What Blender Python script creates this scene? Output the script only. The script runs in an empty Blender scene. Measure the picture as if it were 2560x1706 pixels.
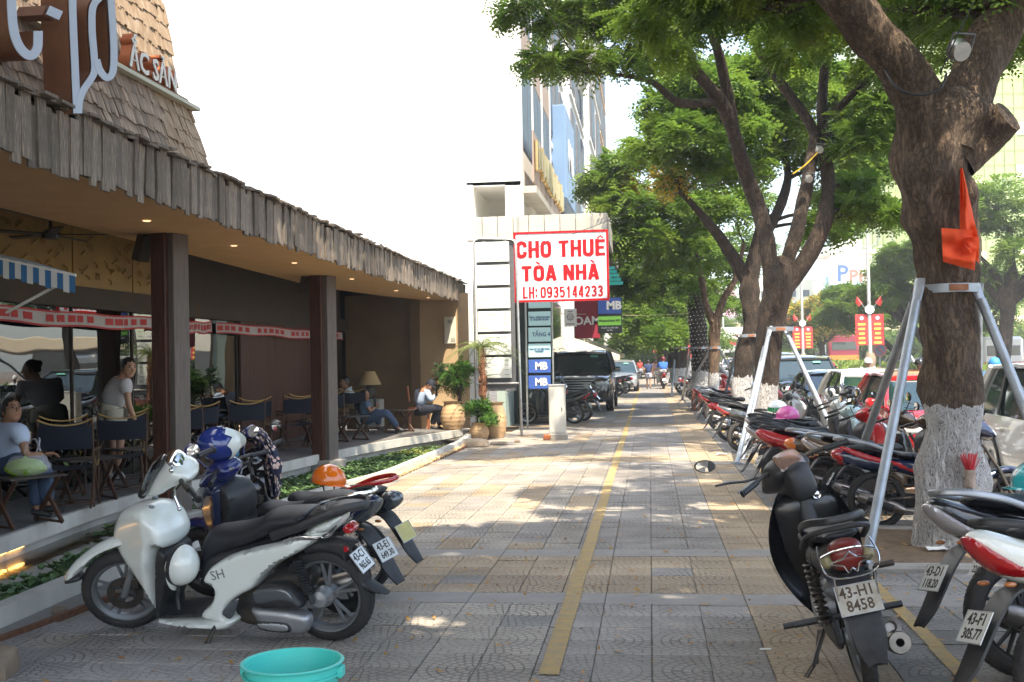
import bpy, math, random
import numpy as np
from mathutils import Vector, Matrix, Euler
from mathutils.geometry import delaunay_2d_cdt
random.seed(7)
rng = np.random.default_rng(7)
SC = bpy.context.scene
COL = SC.collection
PI = math.pi
rad = math.radians
# -- camera
CAMH = 1.6
_F, _CX, _CY = 2800., 1280., 853.
_ps, _th, _rh = rad(6.98), rad(.95), rad(1.1)
_f = np.array([-math.sin(_ps)*math.cos(_th), math.cos(_ps)*math.cos(_th), math.sin(_th)])
_r = np.array([math.cos(_ps), math.sin(_ps), 0.]); _u = np.cross(_r, _f)
_R = _r*math.cos(_rh)-_u*math.sin(_rh); _U = _u*math.cos(_rh)+_r*math.sin(_rh)
cam = bpy.data.cameras.new('camera'); camo = bpy.data.objects.new('camera', cam); COL.objects.link(camo)
cam.sensor_width = 36; cam.lens = 36*_F/2560; cam.clip_end = 3000; cam.clip_start = .05
camo.matrix_world = Matrix(((_R[0], _U[0], -_f[0], 0), (_R[1], _U[1], -_f[1], 0), (_R[2], _U[2], -_f[2], CAMH), (0, 0, 0, 1)))
SC.camera = camo
# -- world, sun, exposure
SUN_EL, SUN_AZ = 58., 153.      # the sun stands high behind the camera, to the right of the street
w = bpy.data.worlds.new('World'); SC.world = w; w.use_nodes = True
nt = w.node_tree; bg = nt.nodes['Background']
sky = nt.nodes.new('ShaderNodeTexSky'); sky.sky_type = 'NISHITA'; sky.sun_disc = False
sky.sun_elevation = rad(SUN_EL); sky.sun_rotation = rad(SUN_AZ)
sky.air_density = 1.1; sky.dust_density = 1.5; sky.ozone_density = 1.0
_n = nt.nodes; _l = nt.links
_tc = _n.new('ShaderNodeTexCoord'); _sp = _n.new('ShaderNodeSeparateXYZ'); _l.new(_tc.outputs['Generated'], _sp.inputs[0])
_h = _n.new('ShaderNodeMapRange'); _l.new(_sp.outputs['Z'], _h.inputs[0]); _h.inputs['From Min'].default_value = .0; _h.inputs['From Max'].default_value = .55; _h.inputs['To Min'].default_value = .45; _h.inputs['To Max'].default_value = .0
_x = _n.new('ShaderNodeMapRange'); _l.new(_sp.outputs['X'], _x.inputs[0]); _x.inputs['From Min'].default_value = -.02; _x.inputs['From Max'].default_value = -.32; _x.inputs['To Min'].default_value = 0; _x.inputs['To Max'].default_value = .85; _x.interpolation_type = 'SMOOTHSTEP'
_m1 = _n.new('ShaderNodeMixRGB'); _l.new(_h.outputs[0], _m1.inputs[0]); _l.new(sky.outputs[0], _m1.inputs[1]); _m1.inputs[2].default_value = (2.5, 2.9, 3.1, 1)
_mx = _n.new('ShaderNodeMixRGB'); _l.new(_x.outputs[0], _mx.inputs[0]); _l.new(_m1.outputs[0], _mx.inputs[1]); _mx.inputs[2].default_value = (7.6, 7.5, 7.3, 1)
_l.new(_mx.outputs[0], bg.inputs[0]); bg.inputs[1].default_value = .15
sl = bpy.data.lights.new('sun', 'SUN'); sl.energy = 3.9; sl.angle = rad(.55); sl.color = (1, .885, .70)
so = bpy.data.objects.new('sun', sl); COL.objects.link(so)
_az = rad(SUN_AZ); _el = rad(SUN_EL)
_sd = Vector((math.sin(_az)*math.cos(_el), math.cos(_az)*math.cos(_el), math.sin(_el)))
so.rotation_euler = _sd.to_track_quat('Z', 'Y').to_euler(); so.location = (0, -10, 40)
SC.view_settings.view_transform = 'Standard'; SC.view_settings.look = 'None'
SC.view_settings.gamma = 1; SC.view_settings.use_curve_mapping = False
SC.view_settings.exposure = 1.74
SC.cycles.use_denoising = True
SC.cycles.max_bounces = 8; SC.cycles.transparent_max_bounces = 16
SC.cycles.volume_bounces = 0; SC.cycles.sample_clamp_indirect = 6
SC.cycles.caustics_reflective = False; SC.cycles.caustics_refractive = False
# -- from photo to place
def _ray(x, y): return _f+(x-_CX)/_F*_R-(y-_CY)/_F*_U
def G(x, y, z=0.):
	d = _ray(x, y); t = (z-CAMH)/d[2]; return Vector((d[0]*t, d[1]*t, z))
def P(x, y, Y):
	d = _ray(x, y); t = Y/d[1]; return Vector((d[0]*t, Y, CAMH+d[2]*t))
def PX(x, y, X):
	d = _ray(x, y); t = X/d[0]; return Vector((X, d[1]*t, CAMH+d[2]*t))
# -- materials
_M = {}
def mat(name, col, rough=.6, metal=0., col2=None, scale=8., detail=4., bump=0., bscale=None, spec=.5, coat=0., trans=0.,
		emit=None, stretch=None, alpha=1., sss=0., mixpos=(.35, .65), coords='Object', tl=0., ior=1.5, third=None):
	if name in _M: return _M[name]
	m = bpy.data.materials.new(name); m.use_nodes = True; _M[name] = m
	n = m.node_tree.nodes; l = m.node_tree.links; b = n['Principled BSDF']
	b.inputs['Roughness'].default_value = rough; b.inputs['Metallic'].default_value = metal
	b.inputs['Specular IOR Level'].default_value = spec; b.inputs['IOR'].default_value = ior
	b.inputs['Coat Weight'].default_value = coat; b.inputs['Coat Roughness'].default_value = .05
	b.inputs['Transmission Weight'].default_value = trans; b.inputs['Alpha'].default_value = alpha
	c = (*col, 1); b.inputs['Base Color'].default_value = c
	m.diffuse_color = c
	vec = None
	if col2 is not None or bump:
		tc = n.new('ShaderNodeTexCoord'); vec = tc.outputs[coords]
		if stretch:
			mp = n.new('ShaderNodeMapping'); mp.inputs['Scale'].default_value = stretch
			l.new(vec, mp.inputs[0]); vec = mp.outputs[0]
	if col2 is not None:
		ns = n.new('ShaderNodeTexNoise'); ns.inputs['Scale'].default_value = scale; ns.inputs['Detail'].default_value = detail
		ns.inputs['Roughness'].default_value = .62
		l.new(vec, ns.inputs['Vector'])
		cr = n.new('ShaderNodeValToRGB'); cr.color_ramp.elements[0].position = mixpos[0]; cr.color_ramp.elements[1].position = mixpos[1]
		cr.color_ramp.elements[0].color = c; cr.color_ramp.elements[1].color = (*col2, 1)
		if third:
			e = cr.color_ramp.elements.new((mixpos[0]+mixpos[1])/2); e.color = (*third, 1)
		l.new(ns.outputs['Fac'], cr.inputs[0]); l.new(cr.outputs[0], b.inputs['Base Color'])
	if bump:
		nb = n.new('ShaderNodeTexNoise'); nb.inputs['Scale'].default_value = bscale or scale*3; nb.inputs['Detail'].default_value = 5
		l.new(vec, nb.inputs['Vector'])
		bp = n.new('ShaderNodeBump'); bp.inputs['Strength'].default_value = min(1, bump); bp.inputs['Distance'].default_value = .02*max(1, bump)
		l.new(nb.outputs['Fac'], bp.inputs['Height']); l.new(bp.outputs[0], b.inputs['Normal'])
	if emit:
		b.inputs['Emission Color'].default_value = (*emit[0], 1); b.inputs['Emission Strength'].default_value = emit[1]
	if tl:
		tr = n.new('ShaderNodeBsdfTranslucent'); mx = n.new('ShaderNodeMixShader'); mx.inputs[0].default_value = tl
		src = b.inputs['Base Color'].links[0].from_socket if b.inputs['Base Color'].links else None
		if src: l.new(src, tr.inputs[0])
		else: tr.inputs[0].default_value = c
		l.new(b.outputs[0], mx.inputs[1]); l.new(tr.outputs[0], mx.inputs[2]); l.new(mx.outputs[0], n['Material Output'].inputs[0])
	return m
def per_object_tint(m, amt=.25, hue=.0):
	"""pieces of one material differ a little from each other, as real shakes and tiles do"""
	n = m.node_tree.nodes; l = m.node_tree.links; b = n['Principled BSDF']
	oi = n.new('ShaderNodeObjectInfo'); hs = n.new('ShaderNodeHueSaturation'); mr = n.new('ShaderNodeMapRange')
	mr.inputs['To Min'].default_value = 1-amt; mr.inputs['To Max'].default_value = 1+amt
	l.new(oi.outputs['Random'], mr.inputs[0]); l.new(mr.outputs[0], hs.inputs['Value'])
	if b.inputs['Base Color'].links:
		l.new(b.inputs['Base Color'].links[0].from_socket, hs.inputs['Color'])
	else: hs.inputs['Color'].default_value = b.inputs['Base Color'].default_value
	l.new(hs.outputs[0], b.inputs['Base Color'])
	return m
# -- mesh helpers
def link(name, me, parent=None, mats=None, smooth=False):
	if mats:
		for q in (mats if isinstance(mats, (list, tuple)) else [mats]): me.materials.append(q)
	if smooth: me.polygons.foreach_set('use_smooth', [True]*len(me.polygons))
	o = bpy.data.objects.new(name, me); COL.objects.link(o)
	if parent is not None: o.parent = parent
	return o
class MB:
	def __init__(s, M=None): s.v = []; s.f = []; s.mi = []; s.M = M; s.k = 0
	def add(s, vs, fs, M=None):
		o = len(s.v); M = M if M is not None else s.M
		if M is not None: vs = [M @ Vector(q) for q in vs]
		s.v += [tuple(q) for q in vs]; s.f += [tuple(i+o for i in q) for q in fs]; s.mi += [s.k]*len(fs); return s
	def box(s, c, d, rot=None, M=None):
		x, y, z = d[0]/2, d[1]/2, d[2]/2
		vs = [Vector((a*x, b*y, e*z)) for a in (-1, 1) for b in (-1, 1) for e in (-1, 1)]
		if rot: R = Euler(rot).to_matrix(); vs = [R @ q for q in vs]
		vs = [q+Vector(c) for q in vs]
		return s.add(vs, [(0, 1, 3, 2), (4, 6, 7, 5), (0, 4, 5, 1), (2, 3, 7, 6), (0, 2, 6, 4), (1, 5, 7, 3)], M)
	def bbox(s, c, d, b=.01, rot=None, M=None):
		"""box with bevelled edges"""
		x, y, z = d[0]/2, d[1]/2, d[2]/2; b = min(b, x*.9, y*.9, z*.9); vs = []
		for a in (-1, 1):
			for e in (-1, 1):
				for g in (-1, 1):
					vs += [Vector((a*x, e*(y-b), g*(z-b))), Vector((a*(x-b), e*y, g*(z-b))), Vector((a*(x-b), e*(y-b), g*z))]
		if rot: R = Euler(rot).to_matrix(); vs = [R @ q for q in vs]
		vs = [q+Vector(c) for q in vs]
		I = lambda a, e, g, k: ((a > 0)*4+(e > 0)*2+(g > 0))*3+k
		fs = []
		for a in (-1, 1): fs.append((I(a, -1, -1, 0), I(a, 1, -1, 0), I(a, 1, 1, 0), I(a, -1, 1, 0))[::a])
		for e in (-1, 1): fs.append((I(-1, e, -1, 1), I(1, e, -1, 1), I(1, e, 1, 1), I(-1, e, 1, 1))[::-e])
		for g in (-1, 1): fs.append((I(-1, -1, g, 2), I(1, -1, g, 2), I(1, 1, g, 2), I(-1, 1, g, 2))[::g])
		for a in (-1, 1):
			for e in (-1, 1): fs.append((I(a, e, -1, 0), I(a, e, -1, 1), I(a, e, 1, 1), I(a, e, 1, 0))[::a*e])
			for g in (-1, 1): fs.append((I(a, -1, g, 2), I(a, -1, g, 0), I(a, 1, g, 0), I(a, 1, g, 2))[::a*g])
		for e in (-1, 1):
			for g in (-1, 1): fs.append((I(-1, e, g, 1), I(-1, e, g, 2), I(1, e, g, 2), I(1, e, g, 1))[::e*g])
		for a in (-1, 1):
			for e in (-1, 1):
				for g in (-1, 1): fs.append((I(a, e, g, 0), I(a, e, g, 1), I(a, e, g, 2))[::a*e*g])
		return s.add(vs, fs, M)
	def tube(s, pts, r, n=8, cap=True, M=None, flat=1., up=None):
		pts = [Vector(p) for p in pts]; rr = r if isinstance(r, (list, tuple)) else [r]*len(pts)
		vs = []; fs = []; last = None
		for i, p in enumerate(pts):
			t = (pts[min(i+1, len(pts)-1)]-pts[max(i-1, 0)]).normalized()
			if last is None:
				a = Vector(up) if up else (Vector((0, 0, 1)) if abs(t.z) < .9 else Vector((1, 0, 0)))
				last = (a-t*a.dot(t)).normalized()
			else: last = (last-t*last.dot(t)).normalized()
			b = t.cross(last)
			for k in range(n):
				an = 2*PI*k/n; vs.append(p+(last*math.cos(an)*flat+b*math.sin(an))*rr[i])
		for i in range(len(pts)-1):
			for k in range(n): a = i*n+k; c = i*n+(k+1) % n; fs.append((a, c, c+n, a+n))
		if cap: fs.append(tuple(range(n))[::-1]); fs.append(tuple((len(pts)-1)*n+k for k in range(n)))
		return s.add(vs, fs, M)
	def lathe(s, prof, n=24, axis='z', c=(0, 0, 0), M=None, closed=False, arc=2*PI):
		vs = []; fs = []; m = len(prof); full = abs(arc-2*PI) < 1e-6; N = n if full else n+1
		for k in range(N):
			a = arc*k/n; ca, sa = math.cos(a), math.sin(a)
			for (r, h) in prof:
				q = {'z': (r*ca, r*sa, h), 'y': (r*ca, h, r*sa), 'x': (h, r*ca, r*sa)}[axis]
				vs.append(Vector(q)+Vector(c))
		for k in range(n):
			k2 = (k+1) % N
			for j in range(m-1+(1 if closed else 0)):
				j2 = (j+1) % m; fs.append((k*m+j, k2*m+j, k2*m+j2, k*m+j2))
		return s.add(vs, fs, M)
	def prism(s, poly, h, fr=None, M=None):
		"""polygon in the local xy plane, extruded from 0 to h in z; fr = frame matrix"""
		n = len(poly); vs = [Vector((p[0], p[1], 0)) for p in poly]+[Vector((p[0], p[1], h)) for p in poly]
		if fr is not None: vs = [fr @ q for q in vs]
		fs = [tuple(range(n))[::-1], tuple(range(n, 2*n))]+[(i, (i+1) % n, n+(i+1) % n, n+i) for i in range(n)]
		return s.add(vs, fs, M)
	def quad(s, a, b, c, d, M=None): return s.add([a, b, c, d], [(0, 1, 2, 3)], M)
	def sphere(s, c, r, n=14, m=9, sc=(1, 1, 1), top=1., bot=-1., M=None):
		vs = []; fs = []
		t0, t1 = math.asin(bot), math.asin(top)
		for j in range(m+1):
			t = t0+(t1-t0)*j/m
			for k in range(n):
				a = 2*PI*k/n; vs.append(Vector((math.cos(t)*math.cos(a)*sc[0], math.cos(t)*math.sin(a)*sc[1], math.sin(t)*sc[2]))*r+Vector(c))
		for j in range(m):
			for k in range(n): fs.append((j*n+k, j*n+(k+1) % n, (j+1)*n+(k+1) % n, (j+1)*n+k))
		return s.add(vs, fs, M)
	def mesh(s, name):
		me = bpy.data.meshes.new(name); me.from_pydata(s.v, [], s.f)
		if any(s.mi): me.polygons.foreach_set('material_index', s.mi)
		me.update(); return me
	def build(s, name, mats, parent=None, smooth=False, world=False):
		if world and parent is not None:
			L = parent.matrix_basis.inverted(); s.v = [tuple(L @ Vector(q)) for q in s.v]
		me = s.mesh(name)
		o = link(name, me, parent, mats, smooth)
		if smooth == 'auto' or smooth is True:
			try: me.set_sharp_from_angle(angle=rad(38))
			except Exception: pass
		return o
def tag(o, label=None, cat=None, group=None, kind=None):
	if label: o['label'] = label
	if cat: o['category'] = cat
	if group: o['group'] = group
	if kind: o['kind'] = kind
	return o
def thing(name, label, cat, loc=(0, 0, 0), rotz=0., group=None, rot=None):
	o = bpy.data.objects.new(name, None); COL.objects.link(o); o.empty_display_size = .1
	o.location = loc; o.rotation_euler = rot if rot else (0, 0, rotz)
	return tag(o, label, cat, group)
def struct(name, mb, mats, smooth=False, label=None):
	o = mb.build(name, mats, None, smooth); o['kind'] = 'structure'
	if label: o['label'] = label
	return o
def catmull(pts, seg=6, closed=True):
	n = len(pts); out = []
	for i in range(n if closed else n-1):
		p = [pts[(i+k-1) % n] if closed else pts[min(max(i+k-1, 0), n-1)] for k in range(4)]
		p = [Vector(q) for q in p]
		for j in range(seg):
			t = j/seg
			out.append(.5*((2*p[1])+(p[2]-p[0])*t+(2*p[0]-5*p[1]+4*p[2]-p[3])*t*t+(3*p[1]-p[0]-3*p[2]+p[3])*t**3))
	if not closed: out.append(Vector(pts[-1]))
	return out
_PC = {}
def puff_data(poly, step, R, smooth):
	"""triangulated side outline with the distance of every vertex to it"""
	key = (tuple(map(tuple, poly)), step, R, smooth)
	if key in _PC: return _PC[key]
	o = [tuple(q) for q in catmull([(*p, 0) for p in poly], smooth)] if smooth else [tuple(p) for p in poly]
	o = np.array([(q[0], q[1]) for q in o])
	pts = []
	for i in range(len(o)):
		a, b = o[i], o[(i+1) % len(o)]; k = max(1, int(np.hypot(*(b-a))/(step*1.3)))
		for j in range(k): pts.append(a+(b-a)*j/k)
	o = np.array(pts); A = o; B = np.roll(o, -1, 0); D = B-A; L2 = (D**2).sum(1)+1e-12
	def dist(q):
		t = np.clip(((q[:, None]-A)*D).sum(2)/L2, 0, 1); return np.sqrt((((A+D*t[..., None])-q[:, None])**2).sum(2)).min(1)
	def inside(q):
		x, y = q[:, 0:1], q[:, 1:2]; c = ((A[:, 1] > y) != (B[:, 1] > y)) & (x < (B[:, 0]-A[:, 0])*(y-A[:, 1])/(B[:, 1]-A[:, 1]+1e-15)+A[:, 0])
		return c.sum(1) % 2 == 1
	mn, mx = o.min(0), o.max(0)
	gx, gy = np.meshgrid(np.arange(mn[0], mx[0], step), np.arange(mn[1], mx[1], step)); gx = gx+(np.arange(gx.shape[0])[:, None] % 2)*step/2
	q = np.c_[gx.ravel(), gy.ravel()]; q = q[inside(q)]; dq = dist(q); q = q[dq > min(max(R*.85, step*.45), .8*dq.max())]
	t = (B-np.roll(A, 1, 0)); t /= np.linalg.norm(t, axis=1)[:, None]+1e-9; nrm = np.c_[-t[:, 1], t[:, 0]]
	for s_ in (1, -1):
		for fr in (.05, .17, .38, .66):
			rg = A+nrm*s_*R*fr; ok = inside(rg)
			if ok.any():
				rg = rg[ok]; rg = rg[dist(rg) > R*fr*.93]; q = np.vstack([q, rg])
	allp = [Vector((float(a), float(b))) for a, b in np.vstack([o, q])]
	ne = len(o); edges = [(i, (i+1) % ne) for i in range(ne)]
	V, E, Fc, _, _, _ = delaunay_2d_cdt(allp, edges, [], 1, 1e-7)
	V = np.array([(p.x, p.y) for p in V]); Fc = [tuple(f) for f in Fc]
	d = dist(V); d[d < 1e-6] = 0
	_PC[key] = (V, Fc, d); return _PC[key]
def puff(mb, poly, w, R=.05, step=.025, smooth=4, y0=0., side=0, M=None, tf=None):
	"""a rounded solid with the side outline POLY (x,z); w = half width or function (x,z); side 0 = both sides, +1/-1 = one cheek at y0"""
	V, Fc, d = puff_data(poly, step, R, smooth)
	W = np.array([w(a, b) for a, b in V]) if callable(w) else np.full(len(V), w)
	t = np.clip(1-d/R, 0, 1); h = W*np.sqrt(np.clip(1-t*t, 0, 1))
	n = len(V)
	if side == 0:
		edge = d <= 0; idx = np.arange(n); top = idx.copy(); bot = np.where(edge, idx, idx+n)
		vs = [(V[i, 0], y0+h[i], V[i, 1]) for i in range(n)]+[(V[i, 0], y0-h[i], V[i, 1]) for i in range(n)]
		fs = [(f[0], f[2], f[1]) if len(f) == 3 else f[::-1] for f in Fc]
		fs += [tuple(int(bot[i]) for i in f) for f in Fc]
	else:
		vs = [(V[i, 0], y0+side*h[i], V[i, 1]) for i in range(n)]
		fs = [f[::-1] if side > 0 else f for f in Fc]
	if tf: vs = [tf(q) for q in vs]
	mb.add(vs, fs, M); return mb
def ribbon(mb, line, width, thick, plane, M=None):
	"""stroke of constant width along 2-D line, extruded; plane(u,v,h)->xyz"""
	L = [Vector((p[0], p[1])) for p in line]; a = []; b = []
	for i, p in enumerate(L):
		t = (L[min(i+1, len(L)-1)]-L[max(i-1, 0)]).normalized(); n = Vector((-t.y, t.x)); wd = width[i] if isinstance(width, (list, tuple)) else width
		a.append(p+n*wd/2); b.append(p-n*wd/2)
	vs = []
	for p, q in zip(a, b): vs += [plane(p.x, p.y, 0), plane(q.x, q.y, 0), plane(p.x, p.y, thick), plane(q.x, q.y, thick)]
	fs = []
	for i in range(len(L)-1):
		o = i*4; fs += [(o, o+1, o+5, o+4), (o+2, o+6, o+7, o+3), (o, o+4, o+6, o+2), (o+1, o+3, o+7, o+5)]
	o = (len(L)-1)*4; fs += [(0, 2, 3, 1), (o, o+1, o+3, o+2)]
	return mb.add(vs, fs, M)
def text(name, s, size, M, m, parent, ext=.002, bold=0., sx=1., align='CENTER', sy=1., res=2):
	c = bpy.data.curves.new(name, 'FONT'); c.body = s; c.size = size; c.extrude = ext; c.offset = bold; c.align_x = align; c.align_y = 'CENTER'
	c.resolution_u = res; tmp = bpy.data.objects.new(name, c); COL.objects.link(tmp)
	me = bpy.data.meshes.new_from_object(tmp, depsgraph=bpy.context.evaluated_depsgraph_get()); bpy.data.objects.remove(tmp); bpy.data.curves.remove(c)
	me.materials.clear(); me.materials.append(m); o = bpy.data.objects.new(name, me); COL.objects.link(o); o.parent = parent
	o.matrix_basis = (parent.matrix_basis.inverted() if parent is not None else Matrix()) @ M @ Matrix.Diagonal((sx, sy, 1, 1)); return o
def frame(o, x, y):
	"""matrix with local x, y along the given vectors, z = x cross y"""
	x = Vector(x).normalized(); z = x.cross(Vector(y)).normalized(); y = z.cross(x)
	return Matrix(((x.x, y.x, z.x, o[0]), (x.y, y.y, z.y, o[1]), (x.z, y.z, z.z, o[2]), (0, 0, 0, 1)))
CAMF = lambda o: frame(o, (1, 0, 0), (0, 0, 1))      # lies in the xz plane and faces the camera (-y)
def npmesh(name, V, Fc, mats, parent=None, mi=None, smooth=False):
	"""numpy quads/tris -> mesh"""
	me = bpy.data.meshes.new(name); k = Fc.shape[1]
	me.vertices.add(len(V)); me.vertices.foreach_set('co', np.asarray(V, np.float32).ravel())
	me.loops.add(Fc.size); me.loops.foreach_set('vertex_index', Fc.astype(np.int32).ravel())
	me.polygons.add(len(Fc)); me.polygons.foreach_set('loop_start', np.arange(0, Fc.size, k, dtype=np.int32))
	me.polygons.foreach_set('loop_total', np.full(len(Fc), k, np.int32))
	if mi is not None: me.polygons.foreach_set('material_index', np.asarray(mi, np.int32))
	me.update(); me.validate()
	return link(name, me, parent, mats, smooth)
# ==== GROUND, PAVING, POND
TS = .304; TX0 = -.02
def interp(tab, y):
	if y <= tab[0][0]: return tab[0][1]
	for a, b in zip(tab, tab[1:]):
		if y <= b[0]:
			t = (y-a[0])/(b[0]-a[0]); return a[1]+(b[1]-a[1])*t
	return tab[-1][1]
def smooth_tab(tab, step=.35):
	ys = np.arange(tab[0][0], tab[-1][0]+step, step); ys[-1] = tab[-1][0]
	xs = [np.mean([interp(tab, y+d) for d in (-.6, -.3, 0, .3, .6)]) for y in ys]
	return [(float(y), float(x)) for y, x in zip(ys, xs)]
PLAT = smooth_tab([(2, -5.1), (6, -5.3), (9, -5.55), (11.5, -5.85), (13.4, -5.75), (15.5, -5.4), (18.1, -5.15), (20.6, -4.7), (22, -4.25), (23.4, -3.9)])
KERB = smooth_tab([(2, -4.6), (5, -4.1), (6.3, -3.98), (7.4, -4.06), (9.4, -3.98), (11.5, -3.92), (13, -3.8), (14.8, -3.5), (20.4, -3.42), (22.4, -3.6)])
e0, e1, e2, e3 = G(0, 1607), G(187, 1533), G(1000, 1187), G(1168, 1118)
EDGE = smooth_tab([(2, e0.x-.9), (e0.y, e0.x), (e1.y, e1.x), (9, -3.62), (11.5, -3.45), (e2.y, e2.x), (e3.y, e3.x)])
def math_nodes(m):
	n = m.node_tree.nodes; l = m.node_tree.links
	def op(o, a, b=None, c=None):
		q = n.new('ShaderNodeMath'); q.operation = o
		for i, v in enumerate((a, b, c)):
			if v is None: continue
			if isinstance(v, (int, float)): q.inputs[i].default_value = v
			else: l.new(v, q.inputs[i])
		return q.outputs[0]
	return n, l, op
def fan_material(name, c1, c2, groove=(.10, .09, .08), depth=1.):
	"""cast paving: rings of small setts round every fourth joint, straight courses in the corners"""
	m = mat(name, c1, .8, col2=c2, scale=2.2, detail=8, coords='Object')
	n, l, op = math_nodes(m); b = n['Principled BSDF']
	ge = n.new('ShaderNodeNewGeometry'); sp = n.new('ShaderNodeSeparateXYZ'); l.new(ge.outputs['Position'], sp.inputs[0])
	wz = n.new('ShaderNodeTexNoise'); wz.inputs['Scale'].default_value = 9; l.new(ge.outputs['Position'], wz.inputs['Vector'])
	wob = op('MULTIPLY', op('SUBTRACT', wz.outputs['Fac'], .5), .05)
	u = op('ADD', op('DIVIDE', op('SUBTRACT', sp.outputs[0], TX0), TS), wob); v = op('ADD', op('DIVIDE', sp.outputs[1], TS), wob)
	pu = op('MULTIPLY', op('SUBTRACT', op('FRACT', op('DIVIDE', u, 2)), .5), 2.); pv = op('MULTIPLY', op('SUBTRACT', op('FRACT', op('DIVIDE', v, 2)), .5), 2.)
	r = op('SQRT', op('ADD', op('MULTIPLY', pu, pu), op('MULTIPLY', pv, pv)))
	k = op('MULTIPLY', r, 6.); ring = op('FLOOR', k)
	tri = lambda x: op('SUBTRACT', .5, op('ABSOLUTE', op('SUBTRACT', op('FRACT', x), .5)))
	dr = op('DIVIDE', tri(k), 6.)
	nn = op('ADD', op('MULTIPLY', ring, 6.), 6.); ang = op('DIVIDE', op('ADD', op('ARCTAN2', pv, pu), PI), 2*PI)
	da = op('DIVIDE', op('MULTIPLY', tri(op('ADD', op('MULTIPLY', ang, nn), op('MULTIPLY', ring, .37))), op('MULTIPLY', r, 2*PI)), nn)
	dc = op('MINIMUM', dr, da)
	rows = op('MULTIPLY', v, 6.); rw = op('DIVIDE', tri(rows), 6.)
	cw = op('DIVIDE', tri(op('ADD', op('MULTIPLY', u, 3.), op('MULTIPLY', op('FLOOR', rows), .5))), 3.); ds = op('MINIMUM', rw, cw)
	inside = op('LESS_THAN', r, 1.)
	d = op('ADD', op('MULTIPLY', dc, inside), op('MULTIPLY', ds, op('SUBTRACT', 1., inside)))
	mr = n.new('ShaderNodeMapRange'); l.new(d, mr.inputs[0]); mr.inputs['From Min'].default_value = .006; mr.inputs['From Max'].default_value = .026; mr.clamp = True
	wear = n.new('ShaderNodeTexNoise'); wear.inputs['Scale'].default_value = 1.7; wear.inputs['Detail'].default_value = 3; l.new(ge.outputs['Position'], wear.inputs['Vector'])
	wm = n.new('ShaderNodeMapRange'); l.new(wear.outputs['Fac'], wm.inputs[0]); wm.inputs['From Min'].default_value = .35; wm.inputs['From Max'].default_value = .62
	wm.inputs['To Min'].default_value = .30; wm.inputs['To Max'].default_value = 1.
	g = op('MULTIPLY', op('SUBTRACT', 1., mr.outputs[0]), wm.outputs[0])
	src = b.inputs['Base Color'].links[0].from_socket
	st = n.new('ShaderNodeTexNoise'); st.inputs['Scale'].default_value = .55; st.inputs['Detail'].default_value = 6; l.new(ge.outputs['Position'], st.inputs['Vector'])
	sr = n.new('ShaderNodeMapRange'); l.new(st.outputs['Fac'], sr.inputs[0]); sr.inputs['From Min'].default_value = .3; sr.inputs['From Max'].default_value = .7; sr.inputs['To Min'].default_value = .62; sr.inputs['To Max'].default_value = 1.18
	sp2 = n.new('ShaderNodeTexNoise'); sp2.inputs['Scale'].default_value = 160; l.new(ge.outputs['Position'], sp2.inputs['Vector'])
	sr2 = n.new('ShaderNodeMapRange'); l.new(sp2.outputs['Fac'], sr2.inputs[0]); sr2.inputs['From Min'].default_value = .3; sr2.inputs['From Max'].default_value = .7; sr2.inputs['To Min'].default_value = .8; sr2.inputs['To Max'].default_value = 1.2
	hs = n.new('ShaderNodeHueSaturation'); l.new(src, hs.inputs['Color']); l.new(op('MULTIPLY', sr.outputs[0], sr2.outputs[0]), hs.inputs['Value'])
	oi = n.new('ShaderNodeObjectInfo'); rr = n.new('ShaderNodeMapRange'); l.new(oi.outputs['Random'], rr.inputs[0]); rr.inputs['To Min'].default_value = .88; rr.inputs['To Max'].default_value = 1.1
	hs2 = n.new('ShaderNodeHueSaturation'); l.new(hs.outputs[0], hs2.inputs['Color']); l.new(rr.outputs[0], hs2.inputs['Value'])
	mx = n.new('ShaderNodeMixRGB'); l.new(op('MULTIPLY', g, .8), mx.inputs[0]); l.new(hs2.outputs[0], mx.inputs[1]); mx.inputs[2].default_value = (*groove, 1)
	l.new(mx.outputs[0], b.inputs['Base Color'])
	bp = n.new('ShaderNodeBump'); bp.inputs['Distance'].default_value = .004; bp.inputs['Strength'].default_value = depth
	l.new(op('SUBTRACT', 1., g), bp.inputs['Height']); l.new(bp.outputs[0], b.inputs['Normal'])
	return m
m_tgrey = fan_material('paving_grey', (.27, .245, .225), (.37, .34, .31))
m_ttan = fan_material('paving_tan', (.37, .275, .175), (.45, .355, .245))
m_tlight = fan_material('paving_light', (.32, .285, .24), (.43, .38, .32))
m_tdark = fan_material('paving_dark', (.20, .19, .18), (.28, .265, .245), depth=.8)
m_tband = mat('band_stone', (.24, .225, .21), .8, col2=(.29, .27, .25), scale=5, detail=8, bump=.3, bscale=60)
m_grout = mat('grout', (.19, .17, .14), .95, col2=(.27, .24, .2), scale=12)
m_yellow = mat('yellow_paint', (.42, .285, .10), .75, col2=(.28, .225, .15), scale=14, detail=10, mixpos=(.42, .68), bump=.4, bscale=90)
m_asphalt = mat('asphalt', (.055, .055, .058), .85, col2=(.075, .073, .07), scale=3, bump=.5, bscale=120)
m_conc = mat('concrete', (.36, .34, .30), .85, col2=(.25, .235, .21), scale=3, detail=8, bump=.4, bscale=40)
m_whitewall = mat('white_stain', (.62, .6, .55), .8, col2=(.42, .40, .35), scale=1.6, detail=8, stretch=(1, 1, .4), bump=.3, bscale=30)
m_soil = mat('soil', (.20, .135, .08), .95, col2=(.12, .085, .055), scale=9, detail=8, bump=1., bscale=60)
BANDS = [(7.34, 7.67), (9.08, 9.42), (16.8, 17.2), (25.6, 26.0), (42, 42.5)]
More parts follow.
